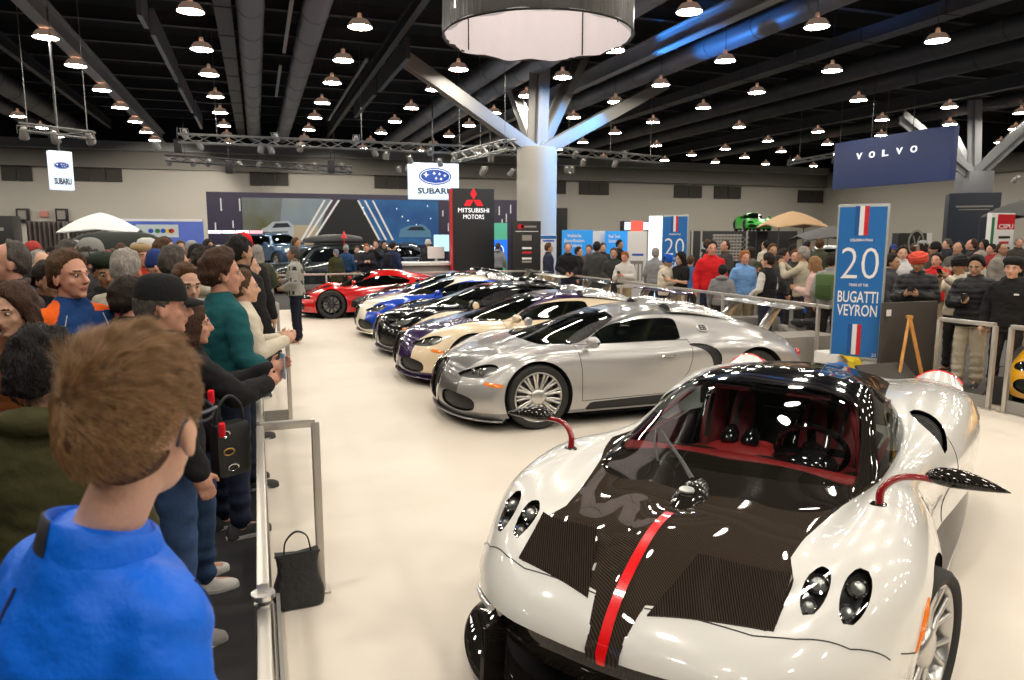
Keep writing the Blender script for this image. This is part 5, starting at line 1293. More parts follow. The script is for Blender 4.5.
MB().bar(zz, Vector((0, .12, .02)), .03, .03, bev=.004).build('leg', WOOD, e); MB().box(zz, (.07, .06, .04), bev=.006).build('hinge_block', WOOD, e)
a = on_y(873, 372, 6.85); b = on_y(922, 372, 6.85); zt = on_y(897, 366, 6.85).z
o = MB().box((0, 0, 0), (b.x-a.x, .5, .04), rot=Matrix.Rotation(R(38), 3, 'X'), bev=.01).build('tilted_board', BRD); o.location = ((a.x+b.x)/2, 6.95, zt-.18); tag(o, 'tilted charcoal board low in front of the wooden easel', 'board')
MB().bar((0, .12, .05), (0, .12, -(zt-.18)), .1, .04).build('board_stand', BLACKB, o)
# white base and cloths by the banner
p = on_y(852, 372, 8.0); m = MB(); tag(m.box((p.x+.1, 8.05, .20), (1.1, .45, .40), bev=.02).build('white_plinth', WHITEB), 'low white plinth at the foot of the big blue banner', 'plinth')
p = on_y(849, 365, 7.85)
def cloth(c, w, h, m_, label, seed):
    m = MB(); rows = []; r2 = random.Random(seed)
    for i in range(13):
        u = i/12; row = []
        for j in range(11):
            v = j/10; row.append((c.x+(u-.5)*w*(1-.12*v), c.y+.03*math.sin(u*11+seed)+(.10-.2*min(v*2, 1)), c.z+h*.5-h*max(0, v-.3)*1.1+.012*math.sin(u*9+v*4)))
        rows.append(row)
    m.grid(rows); m.grid([[tuple(Vector(p)-Vector((0, -.01, .01))) for p in r] for r in rows], True); tag(m.build('draped_cloth', m_), label, 'cloth')
cloth(on_y(849, 366, 7.75)+Vector((0, 0, .03)), .22, .22, mat('cloth_yellow', (.85, .62, .03), .8), 'bright yellow cloth draped by the foot of the big banner', 1)
cloth(on_y(838, 369, 7.70), .25, .14, mat('cloth_blue', (.03, .14, .45), .8), 'blue cloth lying beside the bright yellow cloth', 2)
# ================================================================== OTHER VEHICLES
GEN = [
 [(.80,0,.16),(.78,.30,.16),(.70,.60,.16),(.55,.82,.16),(.44,.90,.16),(.40,.92,.14)],
 [(.92,0,.34),(.89,.30,.34),(.79,.60,.34),(.62,.84,.34),(.47,.94,.30),(.40,.95,.16)],
 [(.86,0,.50),(.82,.30,.50),(.70,.58,.52),(.52,.82,.54),(.40,.95,.42),(.38,.95,.16)],
 [(.55,0,.62),(.52,.30,.61),(.44,.56,.63),(.30,.80,.68),(.26,.96,.50),(.26,.95,.16)],
 [(.10,0,.70),(.10,.30,.69),(.06,.56,.70),(-.02,.78,.79),(-.04,.97,.55),(-.04,.95,.16)],
 [(-.25,0,.78),(-.27,.30,.77),(-.33,.58,.74),(-.38,.77,.76),(-.40,.95,.52),(-.40,.95,.16)],
 [(-.65,0,.98),(-.66,.30,.965),(-.70,.56,.86),(-.72,.78,.74),(-.72,.90,.50),(-.72,.95,.16)],
 [(-1.1,0,1.13),(-1.1,.28,1.12),(-1.1,.50,1.03),(-1.1,.78,.76),(-1.1,.88,.50),(-1.1,.95,.16)],
 [(-1.6,0,1.17),(-1.6,.26,1.15),(-1.6,.46,1.06),(-1.6,.78,.82),(-1.6,.92,.52),(-1.6,.97,.16)],
 [(-2.2,0,1.08),(-2.2,.24,1.06),(-2.2,.42,.99),(-2.2,.80,.90),(-2.2,1.0,.56),(-2.2,.98,.16)],
 [(-2.75,0,.95),(-2.75,.24,.94),(-2.75,.44,.91),(-2.75,.80,.90),(-2.75,1.01,.56),(-2.75,.98,.16)],
 [(-3.25,0,.85),(-3.25,.26,.85),(-3.25,.50,.85),(-3.25,.78,.82),(-3.25,.96,.54),(-3.25,.93,.2)],
 [(-3.52,0,.66),(-3.52,.28,.66),(-3.5,.52,.66),(-3.48,.74,.63),(-3.42,.88,.48),(-3.40,.88,.28)],
 [(-3.50,0,.34),(-3.50,.28,.34),(-3.48,.50,.34),(-3.45,.70,.34),(-3.40,.82,.34),(-3.38,.83,.30)]]
def build_super(low_m):
    SV = 6; rows = surf(GEN, 6, SV)
    sdw = sdpoly(chaikin([(-.42,.76),(-.8,.93),(-1.2,1.03),(-1.6,1.03),(-1.95,.93),(-2.0,.86),(-1.5,.80),(-1.0,.765)], 2))
    sdl = sdpoly(chaikin([(-.45,.20),(-.50,.52),(-1.2,.60),(-1.9,.70),(-2.2,.66),(-2.25,.45),(-2.25,.2)], 1))
    sdws = sdpoly(chaikin([(-.22,-.4),(-.22,0),(-.28,.35),(-.40,.58),(-.8,.52),(-1.02,.45),(-1.06,0),(-1.06,-.4)], 1))
    sdh = sdpoly(chaikin([(.45,.50),(.50,.62),(.66,.62),(.84,.56),(.88,.48),(.7,.48)], 2)); sdi = sdpoly(chaikin([(.3,.22),(.35,.38),(.6,.42),(.82,.38),(.82,.22)], 2))
    cuts = [(lambda p: max(sdws(p.x, abs(p.y)), .72-p.z), 3, None), (lambda p: max(sdw(p.x, p.z), .3-p.y), 4, None), (lambda p: max(sdl(p.x, p.z), .5-p.y), 2, None),
        (lambda p: max(sdh(p.y, p.z), .2-p.x), 5, None), (lambda p: max(sdi(p.y, p.z), .2-p.x), 6, None),
        (lambda p: max(math.hypot(p.x, p.z-.34)-.385, .45-p.y), 99, None), (lambda p: max(math.hypot(p.x+2.67, p.z-.35)-.40, .45-p.y), 99, None)]
    parts, bvh = body_parts(rows, cuts); root = empty('supercar'); P0 = mat('v_upper', (.3,)*3)
    emit_part(parts, [(k, s) for k in (0, 2) for s in (1, -1)], 'body', [P0, low_m], root, {0: 0, 2: 1}); emit_part(parts, [(3, 1), (3, -1)], 'windscreen', DGLASS, root)
    for s in (1, -1):
        emit_part(parts, [(4, s)], 'side_window', DGLASS, root); emit_part(parts, [(5, s)], 'headlight', GLOSSB, root, off=-.01); emit_part(parts, [(6, s)], 'bumper_intake', MESHB, root, off=-.02)
        m = MB(); m.ell((-.55, s*1.03, .90), (.06, .10, .05), 12); m.bar((-.52, s*.80, .76), (-.55, s*1.0, .88), .04, .02); m.build('door_mirror', P0, root)
        m = MB(); q = proj_path(bvh, dense([(-.5, s*3, .60), (-1.2, s*3, .45), (-2.1, s*3, .66)], 6), (0, -s, 0), .004); m.tube(q, .02, 6, sq=.5); m.build('side_blade', P0, root)
    for (cx, sd) in ((0, 1), (0, -1), (-2.67, 1), (-2.67, -1)):
        wheel(root, (cx, sd*.84, .345), .345, .26, .255, 10, sd > 0, RIMD, 'single'); wheel_liner(root, bvh, cx, .345, .385 if cx == 0 else .40, .5, sd)
    m = MB(); e = [(-3.4,.83),(-3.05,.6),(-2.2,.6),(-2.1,.95),(-.45,.93),(-.4,.6),(.4,.6),(.5,.85),(.8,.3),(.85,0)]
    m.grid([[(x, -y, .14), (x, y, .14)] for x, y in e]); m.grid([[(x, -y*.98, .10), (x, y*.98, .10)] for x, y in e], True); m.build('floor_pan', BLACKP, root)
    MB().box((-1.3, 0, .45), (1.9, 1.4, .4)).build('cabin_floor', SEATD, root)
    return root
def paint(root, mp):
    """give this car its own paint in place of the neutral slots"""
    def rec(o):
        if o.type == 'MESH':
            for i, sl_ in enumerate(o.material_slots):
                if sl_.material and sl_.material.name in mp: sl_.link = 'OBJECT'; sl_.material = mp[sl_.material.name]
        for c in o.children: rec(c)
    rec(root)
def recolor_copy(src, loc, rz, mp, label, cat='car', group=None):
    c = copy_tree(src); c.location = loc; c.rotation_euler = (0, 0, rz); tag(c, label, cat, group)
    def rec(o, s):
        if o.type == 'MESH':
            for i, sl_ in enumerate(o.material_slots):
                nm = s.data.materials[i].name if i < len(s.data.materials) and s.data.materials[i] else None
                if nm in mp: sl_.link = 'OBJECT'; sl_.material = mp[nm]
        for a, b in zip(sorted(o.children, key=lambda q: q.name), sorted(s.children, key=lambda q: q.name)): rec(a, b)
    def rec2(o):
        if o.type == 'MESH':
            for i, sl_ in enumerate(o.material_slots):
                dm = o.data.materials[i]
                if dm and dm.name in mp: sl_.link = 'OBJECT'; sl_.material = mp[dm.name]
        for q in o.children: rec2(q)
    rec2(c); return c
hyp = build_huayra(); hyp.location = (1.968, 2.844, 0); hyp.rotation_euler = (0, 0, R(-142.64))
tag(hyp, 'white and bare carbon hypercar with a red bonnet stripe in front', 'car')
vy = build_veyron(); VX = 2.72
P = PAINT
def mp(u, s, k): return {'v_upper': P[u], 'v_side': P[s], 'v_skirt': P[k]}
specs = [(VX, 7.89, 'silver_dark', 'silver', 'silver_dark', 'two-tone silver coupe with bright side beside the white hypercar'),
 (VX-.02, 10.25, 'purple', 'cream', 'purple', 'cream and dark purple coupe between the silver and black coupes'),
 (VX+.05, 12.65, 'black', 'black', 'grey', 'glossy black coupe behind the cream and purple one'),
 (VX+.02, 15.05, 'ivory', 'blue', 'ivory', 'ivory and bright blue coupe behind the black one'),
 (VX+.45, 17.05, 'black', 'black', 'black', 'black coupe farthest back, only its roof showing over the blue one')]
for k, (x, y, u, s, q, lb) in enumerate(specs):
    c = recolor_copy(vy, (x, y, 0), math.pi, {**mp(u, s, q), **({'scoop_metal': P['black']} if u == 'black' else {})}, lb, group='grille-nosed coupes parked in a row')
def drop(o):
    for c in list(o.children): drop(c)
    bpy.data.objects.remove(o)
drop(vy)
sup = build_super(mat('lower_carbon', (.02, .016, .014), .25, coat=1))
rc = on_z(318, 309, 0)
recolor_copy(sup, (rc.x+.2, 19.2, 0), math.pi-R(4), {'v_upper': P['red']}, 'glossy red supercar with black lower doors at the far end of the row')
recolor_copy(sup, (9.12, 5.35, 0), R(200), {'v_upper': P['yellow'], 'lower_carbon': P['yellow']}, 'yellow supercar just showing at the right edge of the view')
# tall wagons of the other stands
SUVC = [
 [(.75,0,.32),(.73,.35,.32),(.66,.68,.32),(.50,.86,.32),(.42,.90,.30)],
 [(.86,0,.60),(.84,.35,.60),(.76,.70,.60),(.58,.90,.60),(.45,.93,.34)],
 [(.80,0,.98),(.78,.35,.98),(.70,.66,.97),(.55,.86,.92),(.42,.94,.36)],
 [(.30,0,1.08),(.28,.35,1.075),(.22,.66,1.06),(.14,.88,.98),(.10,.95,.36)],
 [(-.35,0,1.13),(-.36,.36,1.125),(-.40,.68,1.10),(-.42,.88,1.0),(-.42,.95,.36)],
 [(-.95,0,1.62),(-.96,.36,1.60),(-1.0,.62,1.52),(-1.02,.86,1.02),(-1.02,.94,.36)],
 [(-1.4,0,1.70),(-1.4,.36,1.69),(-1.4,.64,1.60),(-1.4,.86,1.03),(-1.4,.94,.36)],
 [(-2.6,0,1.69),(-2.6,.36,1.68),(-2.6,.64,1.59),(-2.6,.87,1.04),(-2.6,.95,.36)],
 [(-3.30,0,1.62),(-3.30,.36,1.61),(-3.30,.62,1.53),(-3.32,.86,1.04),(-3.32,.93,.38)],
 [(-3.62,0,1.05),(-3.62,.36,1.05),(-3.6,.62,1.04),(-3.56,.82,1.0),(-3.5,.88,.42)],
 [(-3.64,0,.5),(-3.64,.36,.5),(-3.62,.6,.5),(-3.57,.80,.5),(-3.5,.85,.45)]]
def build_suv():
    rows = surf(SUVC, 4, 5); sdw = sdpoly([(-.62,1.12),(-1.02,1.50),(-1.35,1.56),(-3.1,1.53),(-3.38,1.14),(-2,1.10)])
    ws = sdpoly([(-.42,-.3),(-.44,.66),(-.92,.58),(-.92,-.3)])
    cuts = [(lambda p: max(ws(p.x, abs(p.y)), 1.14-p.z), 3, None), (lambda p: max(sdw(p.x, p.z), .3-p.y), 4, None), (lambda p: max(abs(p.z-.86)-.10, abs(abs(p.y)-.62)-.2, .3-p.x), 5, None), (lambda p: max(abs(p.z-.80)-.13, abs(p.y)-.36, .3-p.x), 6, None),
        (lambda p: max(math.hypot(p.x, p.z-.37)-.43, .45-p.y), 99, None), (lambda p: max(math.hypot(p.x+2.7, p.z-.37)-.43, .45-p.y), 99, None)]
    parts, bvh = body_parts(rows, cuts); root = empty('suv'); P0 = mat('v_upper', (.3,)*3)
    emit_part(parts, [(0, 1), (0, -1)], 'body', P0, root); emit_part(parts, [(3, 1), (3, -1)], 'windscreen', DGLASS, root); emit_part(parts, [(6, 1), (6, -1)], 'grille', MESHB, root, off=-.02)
    for s in (1, -1):
        emit_part(parts, [(4, s)], 'side_window', DGLASS, root); emit_part(parts, [(5, s)], 'headlight', LENS2, root)
        MB().bar((-1.2, s*.55, 1.73), (-3.0, s*.55, 1.73), .04, .04, bev=.01).build('roof_rail', BLACKP, root)
        MB().box((-.72, s*1.02, 1.16), (.10, .20, .15), bev=.03).build('door_mirror', P0, root)
    for (cx, sd) in ((0, 1), (0, -1), (-2.7, 1), (-2.7, -1)):
        wheel(root, (cx, sd*.80, .37), .37, .25, .23, 5, sd > 0, RIMS, 'single'); wheel_liner(root, bvh, cx, .37, .43, .5, sd)
    m = MB(); m.box((-1.4, 0, .36), (3.9, 1.3, .1)); m.build('floor_pan', BLACKP, root); return root
LENS2 = mat('suv_headlight', (.6, .6, .6), .1, .6, coat=1)
suv = build_suv()
# stages raise the far vehicles
def suv_at(px, py, Y, z, rz, col, label, s=1):
    c = on_y(px, py, Y); o = recolor_copy(suv, (c.x, Y, z), rz, {'v_upper': col}, label); o.scale = (s,)*3; return o
G1 = mat('paint_dark_green_grey', (.03, .04, .04), .2, .4, coat=1); G2 = mat('paint_steel_blue', (.05, .12, .22), .25, .4, coat=1)
o1 = suv_at(283, 250, 27.5, .0, R(187), G1, 'dark green-grey wagon carrying a black roof box beside the mural')
rb = MB(); rows = []
for k in range(13):
    t = k/12; x = -.75-2.1*t; w = .42*math.sin(math.pi*(.08+.84*t))**.35; h = .30*math.sin(math.pi*(.06+.80*t))**.5
    rows.append([(x, w*math.cos(a), 1.80+h*max(math.sin(a), -.1)) for a in [2*math.pi*q/18 for q in range(18)]])
o = rb.rings(rows).build('roof_box', BLACKP, None, 60); o.location = o1.location; o.rotation_euler = o1.rotation_euler; tag(o, 'long black roof box on the dark wagon by the mural', 'roof box')
c = on_y(344, 234, 27); tag(MB().lathe([(.0, .26), (.04, .18), (.12, 0), (0, 0)], 14, 'z', (c.x, 27, c.z-.15)).tube([(c.x, 27, 0), (c.x, 27, c.z-.1)], .02, 6).build('red_cone_flag', REDP), 'tiny red pointed marker above the black roof box', 'marker')
suv_at(415, 248, 29, .0, R(-80), P['black'], 'black off-road wagon standing left of the white counter')
suv_at(292, 238, 37, .5, R(-60), G2, 'steel blue wagon raised in front of the mural')
ww = suv_at(206, 246, 26, .0, R(-95), mat('paint_white', (.7, .7, .7), .3, coat=1), 'white wagon with a glowing light bar behind the crowd')
c = on_y(233, 232, 25.6); lb_ = empty('light_bar', (c.x, 25.6, 0), 0, 'glowing white and pink light bar above the white wagon', 'light bar')
for k, m_ in enumerate([LETW, LETW, LETW, mat('glow_pink', (.6, .2, .25), .4, emit=(1, .35, .4), es=1.5)]): MB().box((-.55+k*.42, 0, c.z), (.40, .2, .10), bev=.02).build('lamp_segment', m_, lb_)
MB().box((0, 0, c.z/2), (.04, .04, c.z)).build('light_bar_pole', BLACKB, lb_)
gz = on_y(757, 231, 36).z; gr = recolor_copy(sup, (on_y(757, 231, 36).x, 36, gz), R(-112), {'v_upper': mat('paint_green', (.02, .45, .03), .3, coat=1), 'lower_carbon': MATS['paint_green']}, 'bright green car raised high behind the lattice booth'); gr.scale = (.8, .8, .95); drop(sup)
c = gr.location; tag(MB().box((c.x+.4, 37.2, gz/2), (3.2, 4.6, gz), bev=.03).build('black_stage', BLACKB), 'black raised stage under the bright green car', 'stage')
s5 = suv_at(835, 258, 19, 0, R(-130), mat('paint_grey_green', (.25, .27, .26), .35, .2, coat=1), 'pale grey wagon behind the pink-topped woman')
drop(suv)
# awnings and tents
def canopy(name, px, py, Y, w, d, h, m_, label, cat, rz=0, peak=.35, posts=True):
    c = on_y(px, py, Y); root = empty(name, (c.x, Y, 0), rz, label, cat); n = 16; rows = []
    for i in range(n+1):
        u = i/n*2-1; row = []
        for j in range(n+1):
            v = j/n*2-1; r_ = max(abs(u), abs(v)); z = c.z+h*(1-r_**1.3)-.12*(r_**3)*(1-abs(abs(u)-abs(v)))
            row.append((u*w/2, v*d/2, z))
        rows.append(row)
    m = MB().grid(rows); m.grid([[tuple(Vector(p)-Vector((0, 0, .03))) for p in r] for r in rows], True); m.build('canopy_cloth', m_, root, 60)
    if posts:
        for u in (-1, 1):
            for v in (-1, 1): MB().tube([(u*w*.48, v*d*.48, 0), (u*w*.48, v*d*.48, c.z-.1)], .016, 6).build('pole', STEEL, root)
canopy('tent_canopy', 102, 229, 28, 2.3, 2.0, .55, mat('tent_white', (.75, .78, .75), .7), 'white tent canopy above the crowd at the left', 'tent')
canopy('awning', 792, 224, 21, 1.9, 1.6, .45, mat('awning_tan', (.50, .33, .18), .8), 'tan peaked awning above the crowd right of the green car', 'awning', R(-10))
canopy('awning', 830, 236, 18, 2.0, 1.6, .30, mat('awning_grey', (.09, .09, .09), .8), 'dark grey awning hidden partly by the big blue banner', 'awning', R(-20))
canopy('awning', 1024, 214, 18, 2.2, 1.8, .5, mat('awning_grey', (.1, .1, .1), .8), 'grey slanting roof tent at the right edge', 'awning', R(10))
c = on_y(118, 243, 24); m = MB(); rows = []
for i in range(15):
    t = i/14*2-1; rows.append([(c.x+1.35*t, 24+.5*math.cos(a)*(1-t*t)**.5, c.z-.35+.68*math.sin(a)*max(1-t**4, 0)**.5) for a in [math.pi*q/10 for q in range(11)]])
tag(m.grid(rows).box((c.x, 24, (c.z-.35)/2), (2.0, .5, c.z-.35)).build('dark_dome', mat('dark_dome', (.006, .01, .007), .7)), 'big dark rounded hood-like shape under the white tent canopy', 'display')
# lattice booth on the right
root, M, w, h, _ = board('lattice_booth', 'black booth wall patterned with pale dots and a zigzag left of the tan awning', 'booth', (690, 23), (765, 22), 231, 300, BLACKB, .3)
m = MB()
for i in range(9):
    for j in range(9):
        if -.5 < -.45+i*.09: X = M(-.40+i*.085, .85-j*.10, .0); m.X = X; m.ell((0, 0, .01), (.07, .055, .02), 8)
m.build('pale_dots', GREYB, root); m = MB(); m.X = M(.42, .3, 0)
for s_ in (-1, 1):
    m.tube([(s_*.12*(1 if k % 2 else -1), h*.25-k*.18, .02) for k in range(9)], .018, 5)
m.build('zigzag', GREYB, root); poly(root, M, [(-w*.38, h*.32), (-w*.24, h*.32), (-w*.24, -h*.05), (-w*.38, -h*.05)], mat('poster_pale_blue', (.45, .6, .68), .5), 'pale_poster', .01)
for u in (-.99, -.75, .45): rect(root, M, u, 0, .06, h, ALU, 'frame_post', .03)
root, M, w, h, _ = board('wheel_booth', 'dark booth with a pale round emblem right of the big blue banner', 'booth', (893, 22), (925, 22), 233, 300, BLACKB, .3)
poly(root, lambda u, v, off: M(.1, .66, off), ellp(.42, .5, 28), GREYB, 'round_emblem', .008); poly(root, lambda u, v, off: M(.1, .66, off), ellp(.33, .41, 28), BLACKB, 'emblem_centre', .012)
text_on('V', 'emblem_letter', M(.1, .66, .014), .4, .5, GREYB, root); rect(root, M, .9, 0, w*.16, h, WHITEB, 'white_edge', .02)
# ================================================================== PEOPLE (local frame: facing +y, right hand at +x, soles at z=0, 1.80 m tall)
def remeshed(mb, vox, smooth=3, name='m'):
    me = mb.mesh('tmp', None, True); o = bpy.data.objects.new('tmp', me); COL.objects.link(o)
    a = o.modifiers.new('r', 'REMESH'); a.mode = 'VOXEL'; a.voxel_size = vox; a.use_smooth_shade = True
    if smooth: b = o.modifiers.new('s', 'SMOOTH'); b.iterations = smooth; b.factor = .5
    bpy.context.view_layer.update()
    r = bpy.data.meshes.new_from_object(o.evaluated_get(bpy.context.evaluated_depsgraph_get()))
    bpy.data.objects.remove(o); bpy.data.meshes.remove(me); r.shade_smooth(); r.materials.clear(); r.name = name; return r
def displace(me, fn):
    ns = [v.normal.copy() for v in me.vertices]
    for v, n in zip(me.vertices, ns): v.co += n*fn(v.co)
    me.update()
def ring(m, pts, n=20, e=2.0):
    """stack of ellipses (x, y, z, rx, ry) with squarer sections for e > 2"""
    m.rings([[(x+rx*math.copysign(abs(math.cos(a))**(2/e), math.cos(a)), y+ry*math.copysign(abs(math.sin(a))**(2/e), math.sin(a)), z) for a in [2*math.pi*k/n for k in range(n)]] for x, y, z, rx, ry in pts])
ARMS = {
 'down': (((.205, 0, 1.435), (.255, -.03, 1.15), (.27, .06, .91)),)*2,
 'front': (((.205, 0, 1.435), (.265, .0, 1.15), (.09, .25, 1.02)),)*2,
 'phone': (((.205, 0, 1.435), (.25, .04, 1.15), (.075, .30, 1.20)),)*2,
 'raise': (((.205, 0, 1.43), (.24, .22, 1.27), (.07, .36, 1.48)),)*2,
 'reach': (((.205, .01, 1.435), (.20, .22, 1.22), (.06, .43, 1.25)), ((.205, .02, 1.43), (.15, .24, 1.22), (.0, .47, 1.32))),
 'cup': (((.205, 0, 1.435), (.25, .02, 1.15), (.12, .26, 1.14)), ((.205, 0, 1.435), (.25, -.02, 1.15), (.16, .18, 1.02))),
 'one': (((.205, 0, 1.435), (.25, .04, 1.15), (.04, .28, 1.18)), ((.205, 0, 1.435), (.255, -.03, 1.15), (.26, .06, .91))),
}
def arm_pts(pose, s):
    p = ARMS[pose][0 if s > 0 else 1]; return [Vector(((q[0]-(.018 if i == 0 else .006 if i == 1 else 0))*s, q[1], q[2]-(.012 if i == 0 else 0))) for i, q in enumerate(p)]
def hand(m, w, d, up, s, curl=.6, n=8):
    """palm and five fingers; d points to the fingertips, up is the back of the hand"""
    d = Vector(d).normalized(); side = d.cross(Vector(up)).normalized()*s; nrm = side.cross(d).normalized()*s
    pc = w+d*.045
    m.cap(w-d*.01, w+d*.02, .027, .030, 10, .72, nrm); m.ell(pc, (.041, .041, .041), 12); 
    m.bar(w+d*.01, w+d*.088, .074, .026, up=nrm, bev=.009)
    for k, (o, L) in enumerate(((-.031, .064), (-.010, .074), (.011, .070), (.031, .056))):
        a = w+d*.082+side*o; dn = (d-nrm*curl*.35).normalized(); b = a+dn*L*.48; dn2 = (d*(1-curl*.5)-nrm*curl*.9).normalized(); c = b+dn2*L*.34; dn3 = (d*(1-curl*.9)-nrm*curl*1.1).normalized(); e = c+dn3*L*.28
        m.cap(a, b, .0098, .0090, n); m.cap(b, c, .0090, .0084, n); m.cap(c, e, .0084, .0072, n)
    a = w+d*.028+side*-.034; b = a-side*.028+d*.032-nrm*.010; c = b+d*.026-nrm*.012-side*.004
    m.cap(a, b, .0135, .0115, n); m.cap(b, c, .0115, .009, n)
HC = Vector((0, .018, 1.640))       # centre of the head
def head_m(m, X, fine=True):
    """head in the frame X: centre between the ears, facing +y"""
    old = m.X; m.X = X
    m.ell((0, -.014, .030), (.077, .098, .093), 20); m.ell((0, .020, -.022), (.064, .072, .082), 18); m.ell((0, .036, -.070), (.046, .050, .040), 16)
    m.ell((0, .070, -.092), (.024, .022, .018), 12); m.ell((0, .068, .028), (.058, .030, .016), 14)
    for s in (1, -1):
        m.ell((s*.038, .058, -.022), (.022, .022, .022), 12); m.ell((s*.079, -.006, -.010), (.011, .020, .032), 12, Matrix.Rotation(s*.25, 3, 'Z')); m.ell((s*.080, -.004, -.034), (.008, .011, .012), 8)
    m.cap((0, .090, .016), (0, .112, -.020), .009, .013, 10); m.ell((0, .100, -.026), (.019, .014, .010), 10)
    m.ell((0, .086, -.050), (.023, .014, .008), 10); m.ell((0, .084, -.060), (.020, .014, .008), 10)
    m.X = old
def head_frame(yaw, pitch, lean=(0, 0)):
    return Matrix.Translation(HC+Vector((lean[0], lean[1], lean[2] if len(lean) > 2 else 0))+(Vector((lean[3], lean[4], 0)) if len(lean) > 3 else Vector())) @ Matrix.Rotation(-yaw, 4, 'Z') @ Matrix.Rotation(pitch, 4, 'X') @ Matrix.Scale(1.07, 4)
MC = {}
def body_mesh(pose, yaw, pitch, vox, lean=(0, 0), curl=.6, female=False):
    key = ('body', pose, yaw, pitch, vox, lean, female)
    if key in MC: return MC[key]
    m = MB(); k = female if isinstance(female, float) else .93 if female else 1
    lx, ly = lean[:2]
    ring(m, [(0, 0, .86, .14, .10), (0, 0, .93, .165, .115), (0, 0, 1.02, .15, .105), (lx*.3, ly*.3, 1.12, .125*k, .085), (lx*.5, ly*.5, 1.25, .135*k, .085), (lx*.8, ly*.8, 1.35, .14*k, .078), (lx, ly, 1.41, .11*k, .06), (lx, ly, 1.47, .062, .055)])
    m.cap((lx-.08*k, ly-.02, 1.41), (lx-.03, ly-.012, 1.50), .034, .03, 12); m.cap((lx+.08*k, ly-.02, 1.41), (lx+.03, ly-.012, 1.50), .034, .03, 12)
    X = head_frame(yaw, pitch, lean); hd = X @ Vector((0, -.012, -.06))
    m.cap((lx, -.01+ly, 1.46), hd, .060*k, .056*k, 16)
    for s in (1, -1):
        a, b, c = [Vector((v.x*(k if k < .9 else 1), v.y, v.z)) for v in arm_pts(pose, s)]; off = Vector((lx, ly, 0)); a, b, c = a+off, b+off, c+off
        sh = a-Vector((s*.035, 0, .02)); m.cap(sh, a-Vector((s*.01, 0, .02)), .038, .036, 12); m.cap(a-Vector((s*.01, 0, .02)), b, .038, .034, 12); m.cap(b, c, .034, .027, 12)
        d = (c-b).normalized(); tgt = Vector((0, .7, .45)) if pose in ('phone', 'reach', 'raise', 'one', 'cup') and not (pose == 'one' and s < 0) else d
        hand(m, c, (d+tgt*.8).normalized(), Vector((s, .0, .2)) if pose in ('down',) else Vector((s*.5, .3, -.8) if pose == 'x' else (s*.8, .5, -.1)), s, curl)
        m.cap((s*.09, 0, .90), (s*.105, .01, .50), .085, .056, 14); m.cap((s*.105, .01, .50), (s*.11, -.015, .10), .054, .038, 12); m.cap((s*.11, -.02, .06), (s*.125, .13, .035), .038, .030, 10)
    head_m(m, X)
    me = remeshed(m, vox, 2 if vox > .009 else 3, 'body')
    me.materials.append(None); me.materials.append(None); me.materials.append(None)
    Xi = X.inverted()
    for p in me.polygons:
        c = Xi @ p.center
        if c.y > .06 and abs(c.x) < .021 and -.063 < c.z < -.048: p.material_index = 1
        elif c.y > .055 and .014 < abs(c.x) < .048 and .026 < c.z-.10*max(0, .03-abs(abs(c.x)-.03)) < .036: p.material_index = 2
    MC[key] = me; return me
